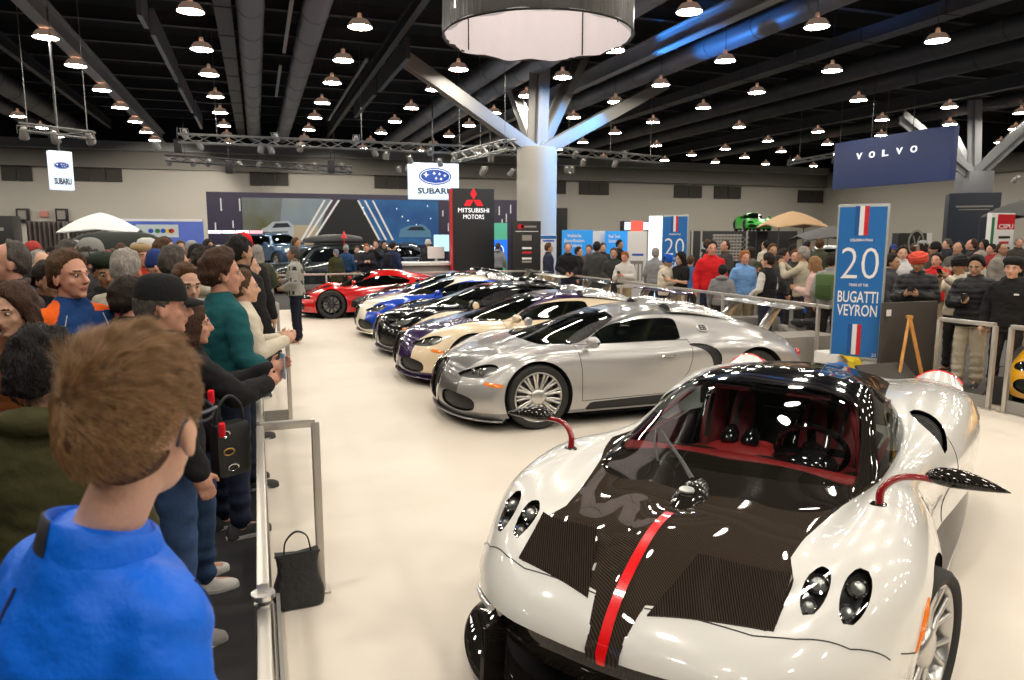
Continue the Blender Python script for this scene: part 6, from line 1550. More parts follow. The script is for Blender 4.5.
def top_mesh(pose, kind, vox, lean=(0, 0), female=False, seed=0):
    key = ('top', pose, kind, vox, lean, female, seed)
    if key in MC: return MC[key]
    g = {'tee': .012, 'shirt': .015, 'sweater': .020, 'hoodie': .030, 'jacket': .034, 'puffer': .050, 'coat': .040, 'vest': .03}[kind]; k = female if isinstance(female, float) else .93 if female else 1
    m = MB(); lx, ly = lean[:2]; hem = {'coat': .62, 'puffer': .84}.get(kind, .90)
    ring(m, [(0, 0, hem, .165+g, .12+g), (0, 0, .96, .168+g, .122+g), (lx*.2, 0, 1.04, .158+g, .115+g), (lx*.3, ly*.3, 1.14, .148*k+g, .108+g), (lx*.5, ly*.5, 1.26, .163*k+g, .118+g), (lx*.8, ly*.8, 1.36, .182*k+g*.9, .108+g), (lx, ly-.005, 1.42, .175*k+g*.6, .092+g*.7), (lx, ly-.008, 1.46, .135*k+g*.5, .078+g*.5), (lx, ly-.008, 1.495, .088*k+g*.3, .070+g*.3), (lx, ly-.008, 1.525, .068, .064)], 24, 2.15)
    for s in (1, -1):
        a, b, c = [Vector((v.x*(k if k < .9 else 1), v.y, v.z)) for v in arm_pts(pose, s)]; off = Vector((lx, ly, 0)); a, b, c = a+off, b+off, c+off; gg = g*.8
        if kind == 'vest': m.ell(a-Vector((s*.02, 0, .01)), (.06, .07, .07), 12); continue
        m.ell(a-Vector((s*.035, 0, .012)), (.060+gg*.5,)*3, 14)
        if kind == 'tee': m.cap(a, a.lerp(b, .62), .058+gg, .056+gg, 14)
        else: m.cap(a-Vector((s*.012, 0, .02)), b, .053+gg*.8, .046+gg*.9, 14); m.cap(b, c+(b-c).normalized()*.012, .046+gg, .033+gg*.7, 14)
    if kind in ('hoodie',):
        m.tube([(lx+.105*math.sin(t), ly-.035-.085*math.cos(t), 1.485+.03*math.cos(t)) for t in [-1.9+3.8*q/12 for q in range(13)]], [.022+.02*math.sin(math.pi*q/12) for q in range(13)], 10)
    if kind in ('jacket', 'puffer', 'coat'):
        m.rings([[(lx+(.078+dz*.25)*math.cos(a), ly-.006+(.074+dz*.2)*math.sin(a), 1.47+dz+.012*-math.sin(a)) for a in [2*math.pi*q/20 for q in range(20)]] for dz in (0, .03, .065)])
    if kind == 'sweater':
        m.rings([[(lx+.071*math.cos(a), ly-.006+.067*math.sin(a), 1.48+dz) for a in [2*math.pi*q/20 for q in range(20)]] for dz in (0, .03, .05)])
    me = remeshed(m, vox, 9, 'top'); rs = random.Random(hash((pose, kind)) % 99 if 0 else seed)
    o1 = Vector((seed*3.1, 1.7, .3))
    def f(p):
        n = noise.noise((Vector((p.x*7, p.y*7, p.z*11))+o1))*.012+noise.noise(Vector((p.x*16, p.y*16, p.z*26))+o1)*.006
        if kind == 'puffer': return n*.8+.008*abs(math.sin(p.z*math.pi/.075+.3*math.sin(p.x*9)))-.004
        if kind == 'tee': n *= .6
        return n
    displace(me, lambda p: f(p)+.007); me.materials.append(None); me.materials.append(None); MC[key] = me; return me
def trouser_mesh(vox, wide=0):
    key = ('tr', vox, wide)
    if key in MC: return MC[key]
    m = MB(); ring(m, [(0, 0, .84, .165, .118), (0, 0, .92, .178, .128), (0, 0, 1.0, .166, .12)], 20, 2.3)
    for s in (1, -1):
        m.cap((s*.088, 0, .88), (s*.105, .008, .50), .098+wide*.5, .070+wide, 16); m.cap((s*.105, .008, .50), (s*.112, -.012, .105), .070+wide, .062+wide, 14)
    me = remeshed(m, vox, 2, 'trousers'); displace(me, lambda p: noise.noise(Vector((p.x*9, p.y*9, p.z*16)))*.010+(.006*math.sin(p.z*60) if p.z < .3 else 0)); me.materials.append(None); MC[key] = me; return me
def shoe_mesh():
    if 'shoe' in MC: return MC['shoe']
    m = MB(); rr = []
    for y, w, h in ((-.10, .022, .05), (-.085, .034, .085), (-.03, .038, .10), (.03, .042, .075), (.09, .049, .06), (.14, .044, .050), (.172, .026, .034), (.180, .012, .022)):
        rr.append([(w*math.cos(a), y, .012+max(h*math.sin(a), -.010)) for a in [2*math.pi*q/16 for q in range(16)]])
    m.rings(rr); m.cm = 1; rr = []
    for z in (0, .022): rr.append([(.052*math.cos(a)*(1-.16*(math.sin(a) < 0)), .038+.146*math.sin(a), z) for a in [2*math.pi*q/24 for q in range(24)]])
    m.rings(rr); me = m.mesh('shoe', 60); me.materials.append(None); me.materials.append(None); MC['shoe'] = me; return me
def hairline(ph, style):
    a = abs(ph)*180/math.pi
    tab = {'short': [(0, .092), (22, .090), (42, .076), (58, .058), (70, .026), (80, -.020), (90, -.012), (98, .008), (112, -.035), (135, -.070), (180, -.078)],
           'trim': [(0, .082), (22, .080), (42, .064), (58, .050), (70, .022), (80, -.005), (90, .012), (100, .022), (116, -.010), (138, -.042), (180, -.050)],
           'bald': [(0, .30), (60, .30), (80, .012), (96, .0), (112, -.035), (135, -.072), (180, -.075)],
           'long': [(0, .082), (30, .06), (55, -.02), (75, -.20), (180, -.30)],
           'bob': [(0, .082), (30, .066), (55, .0), (72, -.14), (180, -.17)]}[style]
    for (a0, z0), (a1, z1) in zip(tab, tab[1:]):
        if a <= a1: return z0+(z1-z0)*(a-a0)/(a1-a0)
    return tab[-1][1]
def hair_mesh(style, thick, seed=0, amp=.006, fr=30):
    key = ('hair', style, thick, seed, amp, fr)
    if key in MC: return MC[key]
    m = MB(); rows = []; n, q = 44, 30; lon = style in ('long', 'bob')
    for i in range(q+1):
        th = math.pi*i/q; row = []
        for j in range(n+1):
            ph = -math.pi+2*math.pi*j/n; d = Vector((math.sin(th)*math.sin(ph), math.sin(th)*math.cos(ph), math.cos(th)))
            zs = .118 if d.z > 0 else .108; p = Vector((0, -.013, .012))+Vector((d.x*.081, d.y*.101, d.z*zs))
            zl = hairline(ph, style)
            if lon and d.z < 0 and abs(ph) > .9:
                dr = -zl; p.z = .012-dr*(-d.z)**.8; w = 1+.10*(-d.z); p.x = d.x/max(math.sin(th), .25)*.083*w*min(1, math.sin(th)*2.2+.35); p.y = -.013+d.y/max(math.sin(th), .25)*.09*w*min(1, math.sin(th)*2.2+.35)
            t = (p.z-zl)/.022; t = max(0, min(1, t)); t = t*t*(3-2*t)
            nz = noise.noise(d*fr*.1+Vector((seed*5.3, 0, 0)))*amp*2+noise.noise(Vector((d.x*fr, d.y*fr, d.z*fr*.35))+Vector((seed, 2, 1)))*amp
            off = (thick*(.7+.5*max(d.z, 0))+nz)*t-.016*(1-t); dd = Vector((p.x, p.y+.013, max(p.z, -.02)*.8)).normalized()
            row.append(p+dd*off)
        rows.append(row)
    m.grid(rows, True); me = m.mesh('hair', 180); me.materials.append(None); MC[key] = me; return me
def lathe_shell(prof, sx=1, sy=1, dy=0, n=28, amp=0, seed=0):
    m = MB(); rows = []
    for k in range(n+1):
        a = 2*math.pi*k/n; rows.append([(r_*math.cos(a)*sx, dy+r_*math.sin(a)*sy, z+amp*math.sin(a*5+z*60+seed)) for r_, z in prof])
    m.grid(rows); return m
def hat_mesh(kind):
    if ('hat', kind) in MC: return MC[('hat', kind)]
    if kind == 'cap':
        m = lathe_shell([(.0, .150), (.045, .146), (.075, .128), (.090, .095), (.096, .055), (.0965, .035), (.090, .035)], .90, 1.12, -.012)
        rows = []
        for i in range(9):
            t = i/8; rows.append([((.076-.012*t*t)*math.sin(a)*(1 if t < .9 else .96), .066+.035*math.cos(a)*0+(.03+.075*t)*math.cos(a)*1.0, .052-.020*t-.022*abs(math.sin(a))**2*1.0) for a in [-1.35+2.7*q/14 for q in range(15)]])
        m.grid(rows); m.grid([[tuple(Vector(p)-Vector((0, 0, .004))) for p in r] for r in rows], True)
    elif kind == 'beanie':
        m = lathe_shell([(.0, .160), (.04, .154), (.07, .136), (.088, .105), (.097, .065), (.098, .045), (.104, .044), (.106, .030), (.104, .002), (.097, -.004), (.08, .0)], .88, 1.08, -.014, amp=.002)
    elif kind == 'turban':
        m = MB()
        for k in range(7):
            t = k/6; r_ = .098+.016*math.sin(math.pi*(t*.8+.15)); z = .035+.095*t; tl = .22*(1 if k % 2 else -1)
            if t > .7: r_ *= 1-.5*(t-.7)/.3*.9
            m.tube([(r_*.90*math.cos(a), -.016+r_*1.05*math.sin(a), z+tl*.05*math.cos(a)) for a in [2*math.pi*q/28 for q in range(28)]], .021, 8, closed=True)
        m.ell((0, -.015, .10), (.085, .10, .068), 16)
    elif kind == 'beret':
        m = lathe_shell([(.0, .150), (.06, .148), (.10, .130), (.116, .100), (.110, .075), (.092, .055), (.090, .045)], .95, 1.05, -.02)
    elif kind == 'bucket':
        m = lathe_shell([(.0, .150), (.05, .148), (.085, .13), (.094, .09), (.097, .055), (.125, .015), (.120, .012), (.094, .05)], .92, 1.08, -.012)
    me = m.mesh('hat', 60); me.materials.append(None); MC[('hat', kind)] = me; return me
SK = {'fair': (.62, .36, .25), 'mid': (.45, .25, .155), 'pink': (.58, .29, .20), 'tan': (.36, .19, .11), 'brown': (.20, .10, .06)}
HR = {'brown': (.060, .030, .015), 'dark': (.014, .009, .007), 'black': (.006, .005, .005), 'grey': (.22, .20, .18), 'salt': (.055, .048, .042), 'red': (.22, .07, .02), 'light': (.20, .11, .05), 'chest': (.038, .018, .010)}
def skin_m(k): return mat('skin_'+k, SK[k], .5, bump=.12, bscale=60, spec=.4)
def lip_m(k): c = SK[k]; return mat('lip_'+k, (c[0]*.82, c[1]*.58, c[2]*.6), .45)
def hair_m(k): c = HR[k]; return mat('hair_'+k, c, .62, spec=.22, bump=.7, bscale=70, stretch=(2.2, 2.2, .5), mix=tuple(min(1, q*1.8) for q in c), mscale=45)
WHO = []
def cloth_m(col, shiny=False):
    nm = 'cloth_%02d_%02d_%02d%s' % (col[0]*99, col[1]*99, col[2]*99, '_shiny' if shiny else '')
    return mat(nm, col, .45 if shiny else .88, bump=.25, bscale=35, spec=.25)
def set_mats(o, ms):
    for i, m_ in enumerate(ms):
        if i < len(o.material_slots): o.material_slots[i].link = 'OBJECT'; o.material_slots[i].material = m_
def person(px, ytop, D, az, label, pose='down', kind='jacket', top=(.02, .02, .02), legs=(.02, .025, .04), skin='fair', hair=('short', .016), hc='dark', hat=None, hatc=(.02, .02, .02), vox=.013, yaw=0, pitch=0, group=None, female=False, lean=(0, 0), shoes=(.05, .05, .05), shiny=False, wide=0, top2=None, region=None, face=None, soft=None):
    d = ray(px, ytop); p = CAM_O+d*D; ztop = p.z
    extra = .02 if hat else .0; s = ztop/(1.785+extra+(lean[2] if len(lean) > 2 else 0)); off = Vector((lean[0]+(lean[3] if len(lean) > 3 else 0), lean[1]+.015+(lean[4] if len(lean) > 3 else 0), 0))*s
    a = -R(az); off = Matrix.Rotation(a, 3, 'Z') @ off
    WHO.append((p.x-off.x, p.y-off.y, px, D)); root = empty('person', (p.x-off.x, p.y-off.y, 0), a, label, 'person', group); root.scale = (s, s, s)
    yaw, pitch = R(yaw), R(pitch)
    b = link('body', body_mesh(pose, yaw, pitch, vox, lean, female=female), root); set_mats(b, [skin_m(skin), lip_m(skin), hair_m(hc)])
    t = link({'tee': 'tee_shirt', 'shirt': 'shirt', 'sweater': 'pullover', 'hoodie': 'hoodie', 'jacket': 'jacket', 'puffer': 'puffer_jacket', 'coat': 'coat', 'vest': 'vest'}[kind], top_mesh(pose, kind, .008 if region and D < 8 else max(vox, .011), lean, female, seed=0), root)
    if region:
        t.data = t.data.copy()
        for q in t.data.polygons:
            if region(q.center): q.material_index = 1
    set_mats(t, [cloth_m(top, shiny), cloth_m(top2 or top)])
    if kind == 'vest': t2 = link('shirt', top_mesh(pose, 'shirt', max(vox, .011), lean, female), root); set_mats(t2, [cloth_m(top2 or (.6, .6, .6))]*2)
    l = link('trousers', trouser_mesh(max(vox, .013), wide), root); set_mats(l, [cloth_m(legs)])
    if D < 12:
        for sd in (1, -1): sh = link('shoe', shoe_mesh(), root); sh.location = (sd*.115, 0, 0); sh.rotation_euler = (0, 0, -sd*.12); set_mats(sh, [cloth_m(shoes), cloth_m((.5, .5, .48))])
    X = head_frame(yaw, pitch, lean)
    hme = None
    if hair: hme = link('hair', hair_mesh(*hair), root); hme.matrix_local = X; set_mats(hme, [hair_m(hc)])
    if hat:
        h = link({'cap': 'baseball_cap', 'beanie': 'beanie', 'turban': 'turban', 'beret': 'cap', 'bucket': 'bucket_hat'}[hat], hat_mesh(hat), root); h.matrix_local = X; set_mats(h, [cloth_m(hatc)])
    if vox < .0125 or face:
        for sd in (1, -1):
            e = MB(); e.X = X; e.ell((sd*.031, .0795, .012), (.0125, .010, .0075), 12); eo = e.build('eye', mat('eye_white', (.55, .52, .48), .2), root, 180)
            e = MB(); e.X = X; e.ell((sd*.031, .0865, .012), (.006, .0045, .006), 10); e.build('iris', mat('iris_dark', (.02, .012, .008), .15), eo, 180)
    return root, X, s
def local_pt(root, v): return Matrix.Translation(root.location) @ Matrix.Rotation(root.rotation_euler.z, 4, 'Z') @ Matrix.Scale(root.scale.x, 4) @ Vector(v)
def phone_at(root, v, label, col=(.015, .015, .018), tilt=60, w=.075, h=.15, rz=0):
    p = local_pt(root, v); o = MB().box((0, 0, 0), (w, .009, h), bev=.004).build('mobile_phone', mat('phone_body_%d' % (col[2]*99), col, .25, coat=.5)); o.location = p; o.rotation_euler = (R(tilt), 0, root.rotation_euler.z+rz)
    MB().box((0, -.0052, 0), (w*.92, .001, h*.94)).build('screen', mat('phone_screen', (.02, .03, .04), .1, emit=(.3, .4, .5), es=.3, coat=1), o)
    tag(o, label, 'phone'); return o
def strands(root, X, n, colr, L=.045, seed=1, style='short', rad=.00022, part=.0, base=.007, zmin=-.08):
    rr = random.Random(seed); pts = []; cnt = 0
    while cnt < n:
        d = Vector((rr.gauss(0, 1), rr.gauss(0, 1), rr.gauss(0, 1))).normalized(); ph = math.atan2(d.x, d.y); p = Vector((0, -.013, .012))+Vector((d.x*.081, d.y*.101, d.z*(.116 if d.z > 0 else .106)))
        if p.z < hairline(ph, style)+rr.uniform(-.003, .010): continue
        nrm = Vector((d.x/.081, d.y/.101, d.z/.116)).normalized()
        # whorl at the crown; hair falls away from it and forward on top
        cr = Vector((-.035, -.095, .050)) if style == 'trim' else Vector((.015, -.075, .10)); t = (p-cr); t = t-nrm*t.dot(nrm); t = t.normalized() if t.length > 1e-4 else Vector((1, 0, 0))
        sw = nrm.cross(t); cl = noise.noise(d*4+Vector((seed, 0, 0))); cl2 = noise.noise(d*9+Vector((0, seed, 0)))
        top = max(0, min(1, (p.z-.02)/.09)); ln = L*(.30+.85*top)*(.8+.4*rr.random()); c3 = noise.noise_vector(p*55+Vector((seed, 1, 0))); c4 = noise.noise_vector(p*110+Vector((3, seed, 0))); di = (t*(.75)+sw*(.5*cl+.45)+nrm*(.42+.40*top+.35*cl2)+c3*(.38+.4*top)+c4*.28+Vector((rr.gauss(0, .06), rr.gauss(0, .06), rr.gauss(0, .06)))).normalized()
        q = [X @ (p+nrm*base)]; cur = p+nrm*base; dr = di.copy()
        for k in range(4):
            dr = (dr+Vector((0, 0, -.18))+t*.12-nrm*(.14)).normalized(); cur = cur+dr*ln/4
            rel = cur-Vector((0, -.013, .012)); e = math.sqrt((rel.x/.083)**2+(rel.y/.103)**2+(rel.z/.118)**2)
            if e < 1.04: cur = Vector((0, -.013, .012))+rel*(1.04/e)
            q.append(X @ cur)
        pts.append(q); cnt += 1
    hc_ = bpy.data.hair_curves.new('hair_strands'); hc_.add_curves([5]*n)
    flat = [c for q in pts for v in q for c in v]; hc_.position_data.foreach_set('vector', flat)
    ra = hc_.attributes.get('radius') or hc_.attributes.new('radius', 'FLOAT', 'POINT'); ra.data.foreach_set('value', [rad*(1, 1, .9, .7, .3)[k % 5] for k in range(5*n)])
    hc_.materials.append(colr); o = bpy.data.objects.new('hair_strands', hc_); COL.objects.link(o); o.parent = root; tag(o, kind='stuff'); return o
def strand_mat(name, c0, c1):
    m = mat(name, c0, .42, spec=.4); nt = m.node_tree; b = nt.nodes['Principled BSDF']; hi = nt.nodes.new('ShaderNodeHairInfo'); cr = nt.nodes.new('ShaderNodeValToRGB')
    cr.color_ramp.elements[0].color = (*c0, 1); cr.color_ramp.elements[1].color = (*c1, 1); nt.links.new(hi.outputs['Random'], cr.inputs[0]); nt.links.new(cr.outputs[0], b.inputs['Base Color']); return m

# ---- the boy in front, seen from behind
BOYAZ = 24
boy, BX, bs = person(127, 332, 1.12, 48, 'person in a bright blue zip top with short light brown hair, seen from behind', 'down', 'sweater', (.004, .13, .72), (.03, .035, .06), 'fair', ('trim', .008, 1, .003, 30), 'brown', vox=.0065, yaw=-26, pitch=-4, shiny=True, lean=(.035, .03, .035, .05, .03), female=.84)
strands(boy, BX, 26000, strand_mat('boy_hair', (.11, .055, .022), (.40, .23, .105)), .040, 3, style='trim')
m = MB()
for sd in (1, -1):
    m.tube(spline([(sd*.078, -.035, -.022), (sd*.083, -.028, .006), (sd*.082, .0, .014), (sd*.078, .05, .012), (sd*.068, .108, .010)], 4), .0022, 6)
gl = m; gl.v = [BX @ v for v in gl.v]; g_ = gl.build('glasses', mat('glasses_frame', (.02, .03, .06), .3), boy)
for sd in (1, -1):
    m = MB(); m.X = BX @ Matrix.Translation((sd*.034, .108, .004)) @ Matrix.Rotation(R(90), 4, 'X'); m.tube([(.030*math.cos(a), .019*math.sin(a), 0) for a in [2*math.pi*k/24 for k in range(24)]], .002, 6, closed=True); m.build('lens_rim', mat('glasses_frame', (.02, .03, .06)), g_)
SEAM = mat('seam_navy', (.004, .01, .05), .7)
tb = BVHTree.FromPolygons([v.co for v in top_mesh('down', 'sweater', .011, (.035, .03, .035, .05, .03), .84).vertices], [list(p.vertices) for p in top_mesh('down', 'sweater', .011, (.035, .03, .035, .05, .03), .84).polygons])
def on_top(pts, r=.0028, name='seam', m_=SEAM, parent=None, c=(.02, 0)):
    q = []
    for x, y, z in pts:
        o_ = Vector((c[0], c[1], z)); d = Vector((x, y, 0)).normalized(); h = tb.ray_cast(o_+d*1.0, -d)
        if h[0] is not None: q.append(h[0]+d*.001)
    if len(q) > 2: MB().tube(spline(q, 3), r, 6).build(name, m_, parent)
for th0, th1 in ((-.42, -.10), (1.95, 2.15)):
    on_top([(math.sin(th0+(th1-th0)*min(k/5, 1)), -math.cos(th0+(th1-th0)*min(k/5, 1)), 1.45-.04*k) for k in range(14)], parent=boy, c=(.02, .01))
def collar(r0, r1, z0, z1, nm, m_, a0=-math.pi, a1=math.pi, grow=0):
    rows = []
    for rr_, zz in ((r0, z0), ((r0+r1)/2, (z0+z1)/2), (r1, z1), (r1-.004, z1+.003), (r1-.008, z1), (r1-.010, (z0+z1)/2)):
        rows.append([((.050+(rr_+grow)*math.sin(t)), .036-(rr_+grow)*.95*math.cos(t), zz-.30*(-(rr_)*math.cos(t)+(rr_)*math.sin(t)*.4)+.004) for t in [a0+(a1-a0)*q/40 for q in range(41)]])
    MB().grid(rows).build(nm, m_, boy, 60)
collar(.094, .080, 1.470, 1.525, 'collar', cloth_m((.004, .13, .72), True)); collar(.094, .080, 1.474, 1.5255, 'collar_patch', mat('collar_black', (.012, .012, .015), .7), -.75, .0, .002)

# ---- people close by on the left
def orange(p): return abs(p.x) > .10+.0 and p.z > 1.36 and p.y > -.3 and (p.z > 1.47-.35*(abs(p.x)-.12) or abs(p.x) > .235)
capm, CX, _s = person(160, 272, 3.42, 72, 'person in a black baseball cap and black jacket over blue jeans, looking at the cars', 'down', 'jacket', (.012, .012, .013), (.035, .07, .16), 'pink', ('short', .009, 0, .0015, 30), 'salt', 'cap', (.010, .010, .011), vox=.008, yaw=8, pitch=-4, shoes=(.22, .21, .20))
m = MB(); ring(m, [(0, 0, .895, .205, .160), (0, 0, .905, .208, .163), (0, 0, .915, .205, .160)], 28, 2.2); m.build('red_hem', cloth_m((.55, .01, .02)), capm)
m = MB(); m.tube([(.12*math.sin(t), -.02-.09*math.cos(t), 1.51+.02*math.cos(t)) for t in [-2+4*q/14 for q in range(15)]], .024, 8); m.build('grey_hood', cloth_m((.25, .25, .25)), capm)
wom, WX, _s = person(189, 301, 4.02, 76, 'person with brown hair and black jacket holding up a phone with both hands', 'reach', 'jacket', (.014, .013, .012), (.03, .06, .13), 'pink', ('bob', .016), 'chest', vox=.008, female=True, pitch=-3, shoes=(.62, .60, .56))
phone_at(wom, (.02, .545, 1.345), 'pale silver phone held up over the barrier by the brown-haired woman', (.35, .40, .48), 0, .078, .155)
teal, TX, _s = person(221, 251, 4.75, 62, 'person in a teal pullover with thick brown hair standing at the barrier', 'front', 'sweater', (.008, .085, .095), (.012, .018, .04), 'pink', ('short', .028, 2, .008, 26), 'chest', vox=.008, yaw=14, pitch=-3)
sh_, SX, _s = person(68, 251, 4.35, 138, 'person in a navy and orange long-sleeved shirt with swept-back brown hair', 'down', 'shirt', (.010, .045, .16), (.02, .02, .03), 'pink', ('short', .018, 3, .007, 26), 'brown', vox=.007, yaw=-10, top2=(.80, .12, .01), region=lambda p: (p.x > .10+.55*(1.47-p.z) and p.x > .085 and p.z > 1.12 and p.y > -.03-.2*(1.47-p.z) and (p.z > 1.33 or p.x > .20)) or (p.x < -.09 and p.z > 1.445))
m = MB()
for sd in (1, -1): m.tube([(sd*.10, .128, 1.44), (sd*.125, .136, 1.36), (sd*.15, .128, 1.28), (sd*.165, .11, 1.20)], .003, 5)
m.build('piping', cloth_m((.45, .5, .55)), sh_)
olive, OX, _s = person(42, 333, 2.35, 8, 'person with spiky black hair in an olive green parka behind the boy in blue', 'down', 'hoodie', (.050, .048, .018), (.02, .02, .02), 'mid', ('short', .024, 4, .016, 34), 'black', vox=.009, yaw=20, pitch=-6)
strands(olive, OX, 3500, strand_mat('black_hair', (.006, .005, .005), (.03, .026, .024)), .05, 8, rad=.0005, base=.015)
asian, AX, _s = person(12, 283, 3.7, 205, 'person with shoulder-length dark brown hair and a brown leather coat at the left edge', 'front', 'coat', (.16, .055, .018), (.02, .02, .02), 'fair', ('bob', .014), 'chest', vox=.009, female=True, pitch=-12, shiny=True)
person(6, 241, 5.1, 250, 'balding person in a grey-brown quilted jacket at the left edge', 'front', 'puffer', (.075, .055, .048), (.02, .02, .02), 'pink', ('bald', .012), 'salt', vox=.010)
person(46, 262, 5.6, 150, 'person with dark hair in black looking down behind the navy and orange shirt', 'phone', 'jacket', (.014, .014, .016), skin='mid', yaw=-30, pitch=-16, vox=.011)
person(40, 250, 6.6, 120, 'bald person behind the dark-haired one looking down', 'down', 'jacket', (.03, .03, .035), skin='fair', hair=('bald', .006), hc='grey', vox=.013)
person(91, 238, 7.0, 60, 'person in a grey knitted beanie among the crowd', 'down', 'jacket', (.04, .04, .045), skin='pink', hat='beanie', hatc=(.25, .25, .23), vox=.011, hc='salt')
person(105, 252, 5.9, 165, 'person in a dark green cap looking down between two grey heads', 'phone', 'jacket', (.018, .018, .018), skin='tan', hat='beret', hatc=(.012, .022, .012), vox=.011, pitch=-14)
person(126, 250, 5.4, 20, 'grey-haired person in a maroon and beige jacket, seen from behind', 'front', 'jacket', (.22, .008, .045), skin='pink', hc='grey', vox=.010, top2=(.42, .38, .30), region=lambda p: p.z > 1.40 or (abs(p.x) > .17 and p.z > 1.30))
person(128, 279, 4.6, 40, 'dark-haired person half hidden behind the black baseball cap', 'down', 'jacket', (.014, .013, .014), skin='pink', hc='dark', vox=.012, hair=('short', .024, 5, .008, 28))
person(155, 249, 7.2, 175, 'person in a dark blue knitted hat facing the camera', 'down', 'jacket', (.015, .03, .08), skin='pink', hat='beanie', hatc=(.02, .04, .16), vox=.012)
person(141, 243, 9.1, 150, 'person in a tan cap and red scarf-like top', 'down', 'jacket', (.45, .03, .02), skin='pink', hat='beret', hatc=(.35, .24, .12), vox=.013)
person(147, 237, 9.5, 80, 'person in a white cap deep in the left crowd', 'down', 'jacket', (.3, .22, .14), skin='fair', hat='cap', hatc=(.6, .6, .58), vox=.014)
person(174, 246, 6.2, 50, 'person with short dark hair and navy jacket, seen from behind beside the tan coat', 'down', 'jacket', (.012, .02, .06), skin='pink', hc='salt', vox=.011)
person(165, 238, 8.4, 100, 'person in a tan coat in the middle of the left crowd', 'down', 'coat', (.40, .28, .14), skin='pink', hc='brown', vox=.013)
person(186, 265, 5.0, 175, 'person with fringe of brown hair and pale grey hoodie beside the curly-haired one', 'down', 'hoodie', (.40, .40, .42), skin='fair', hc='brown', vox=.010, yaw=-20, pitch=-8, hair=('short', .020, 6, .007, 28))
person(210, 250, 5.75, 40, 'person with curly dark hair and a cream hoodie left of the teal pullover', 'down', 'hoodie', (.58, .54, .44), skin='pink', hc='dark', vox=.010, hair=('short', .030, 7, .014, 40), yaw=20)
person(197, 243, 7.8, 170, 'person in a black cap and cream shirt behind the curly-haired one', 'down', 'shirt', (.55, .48, .30), skin='mid', hat='cap', hatc=(.012, .012, .015), vox=.013)
person(239, 236, 7.0, 50, 'tall person in black behind the teal pullover', 'down', 'jacket', (.012, .012, .014), skin='mid', hc='black', vox=.012)
person(243, 232, 8.8, 30, 'person wearing a bright red cap above the teal pullover', 'down', 'jacket', (.02, .02, .02), skin='fair', hat='cap', hatc=(.65, .01, .02), vox=.014)
person(243, 270, 5.7, 75, 'person in a cream jumper half hidden by the teal pullover', 'phone', 'sweater', (.60, .54, .44), skin='fair', hc='brown', vox=.012, female=True)
person(247, 253, 7.6, 78, 'person in a long black coat at the barrier beyond the teal pullover', 'down', 'coat', (.012, .012, .013), skin='fair', hc='black', vox=.012)
# attendant
att, _X, _s = person(293, 246.5, 13.6, 285, 'person in a grey patterned knit jacket holding a paper cup inside the barrier', 'cup', 'jacket', (.34, .33, .30), (.008, .010, .022), 'tan', ('short', .014), 'salt', vox=.011, top2=(.03, .03, .032), region=lambda p: (int((p.z+.3*p.x)*14) % 3 == 0 and int(abs(p.x+p.y)*22) % 2 == 0), shoes=(.08, .06, .04))
c = local_pt(att, (.10, .36, 1.19)); tag(MB().lathe([(0, 0), (.028, 0), (.038, .10), (.04, .105), (.038, .115), (0, .118)], 18).build('paper_cup', mat('cup_paper', (.55, .45, .25), .6)), 'pale paper cup in the hand of the attendant in grey', 'cup'); bpy.data.objects[[o.name for o in bpy.data.objects if o.name.startswith('paper_cup')][-1]].location = c
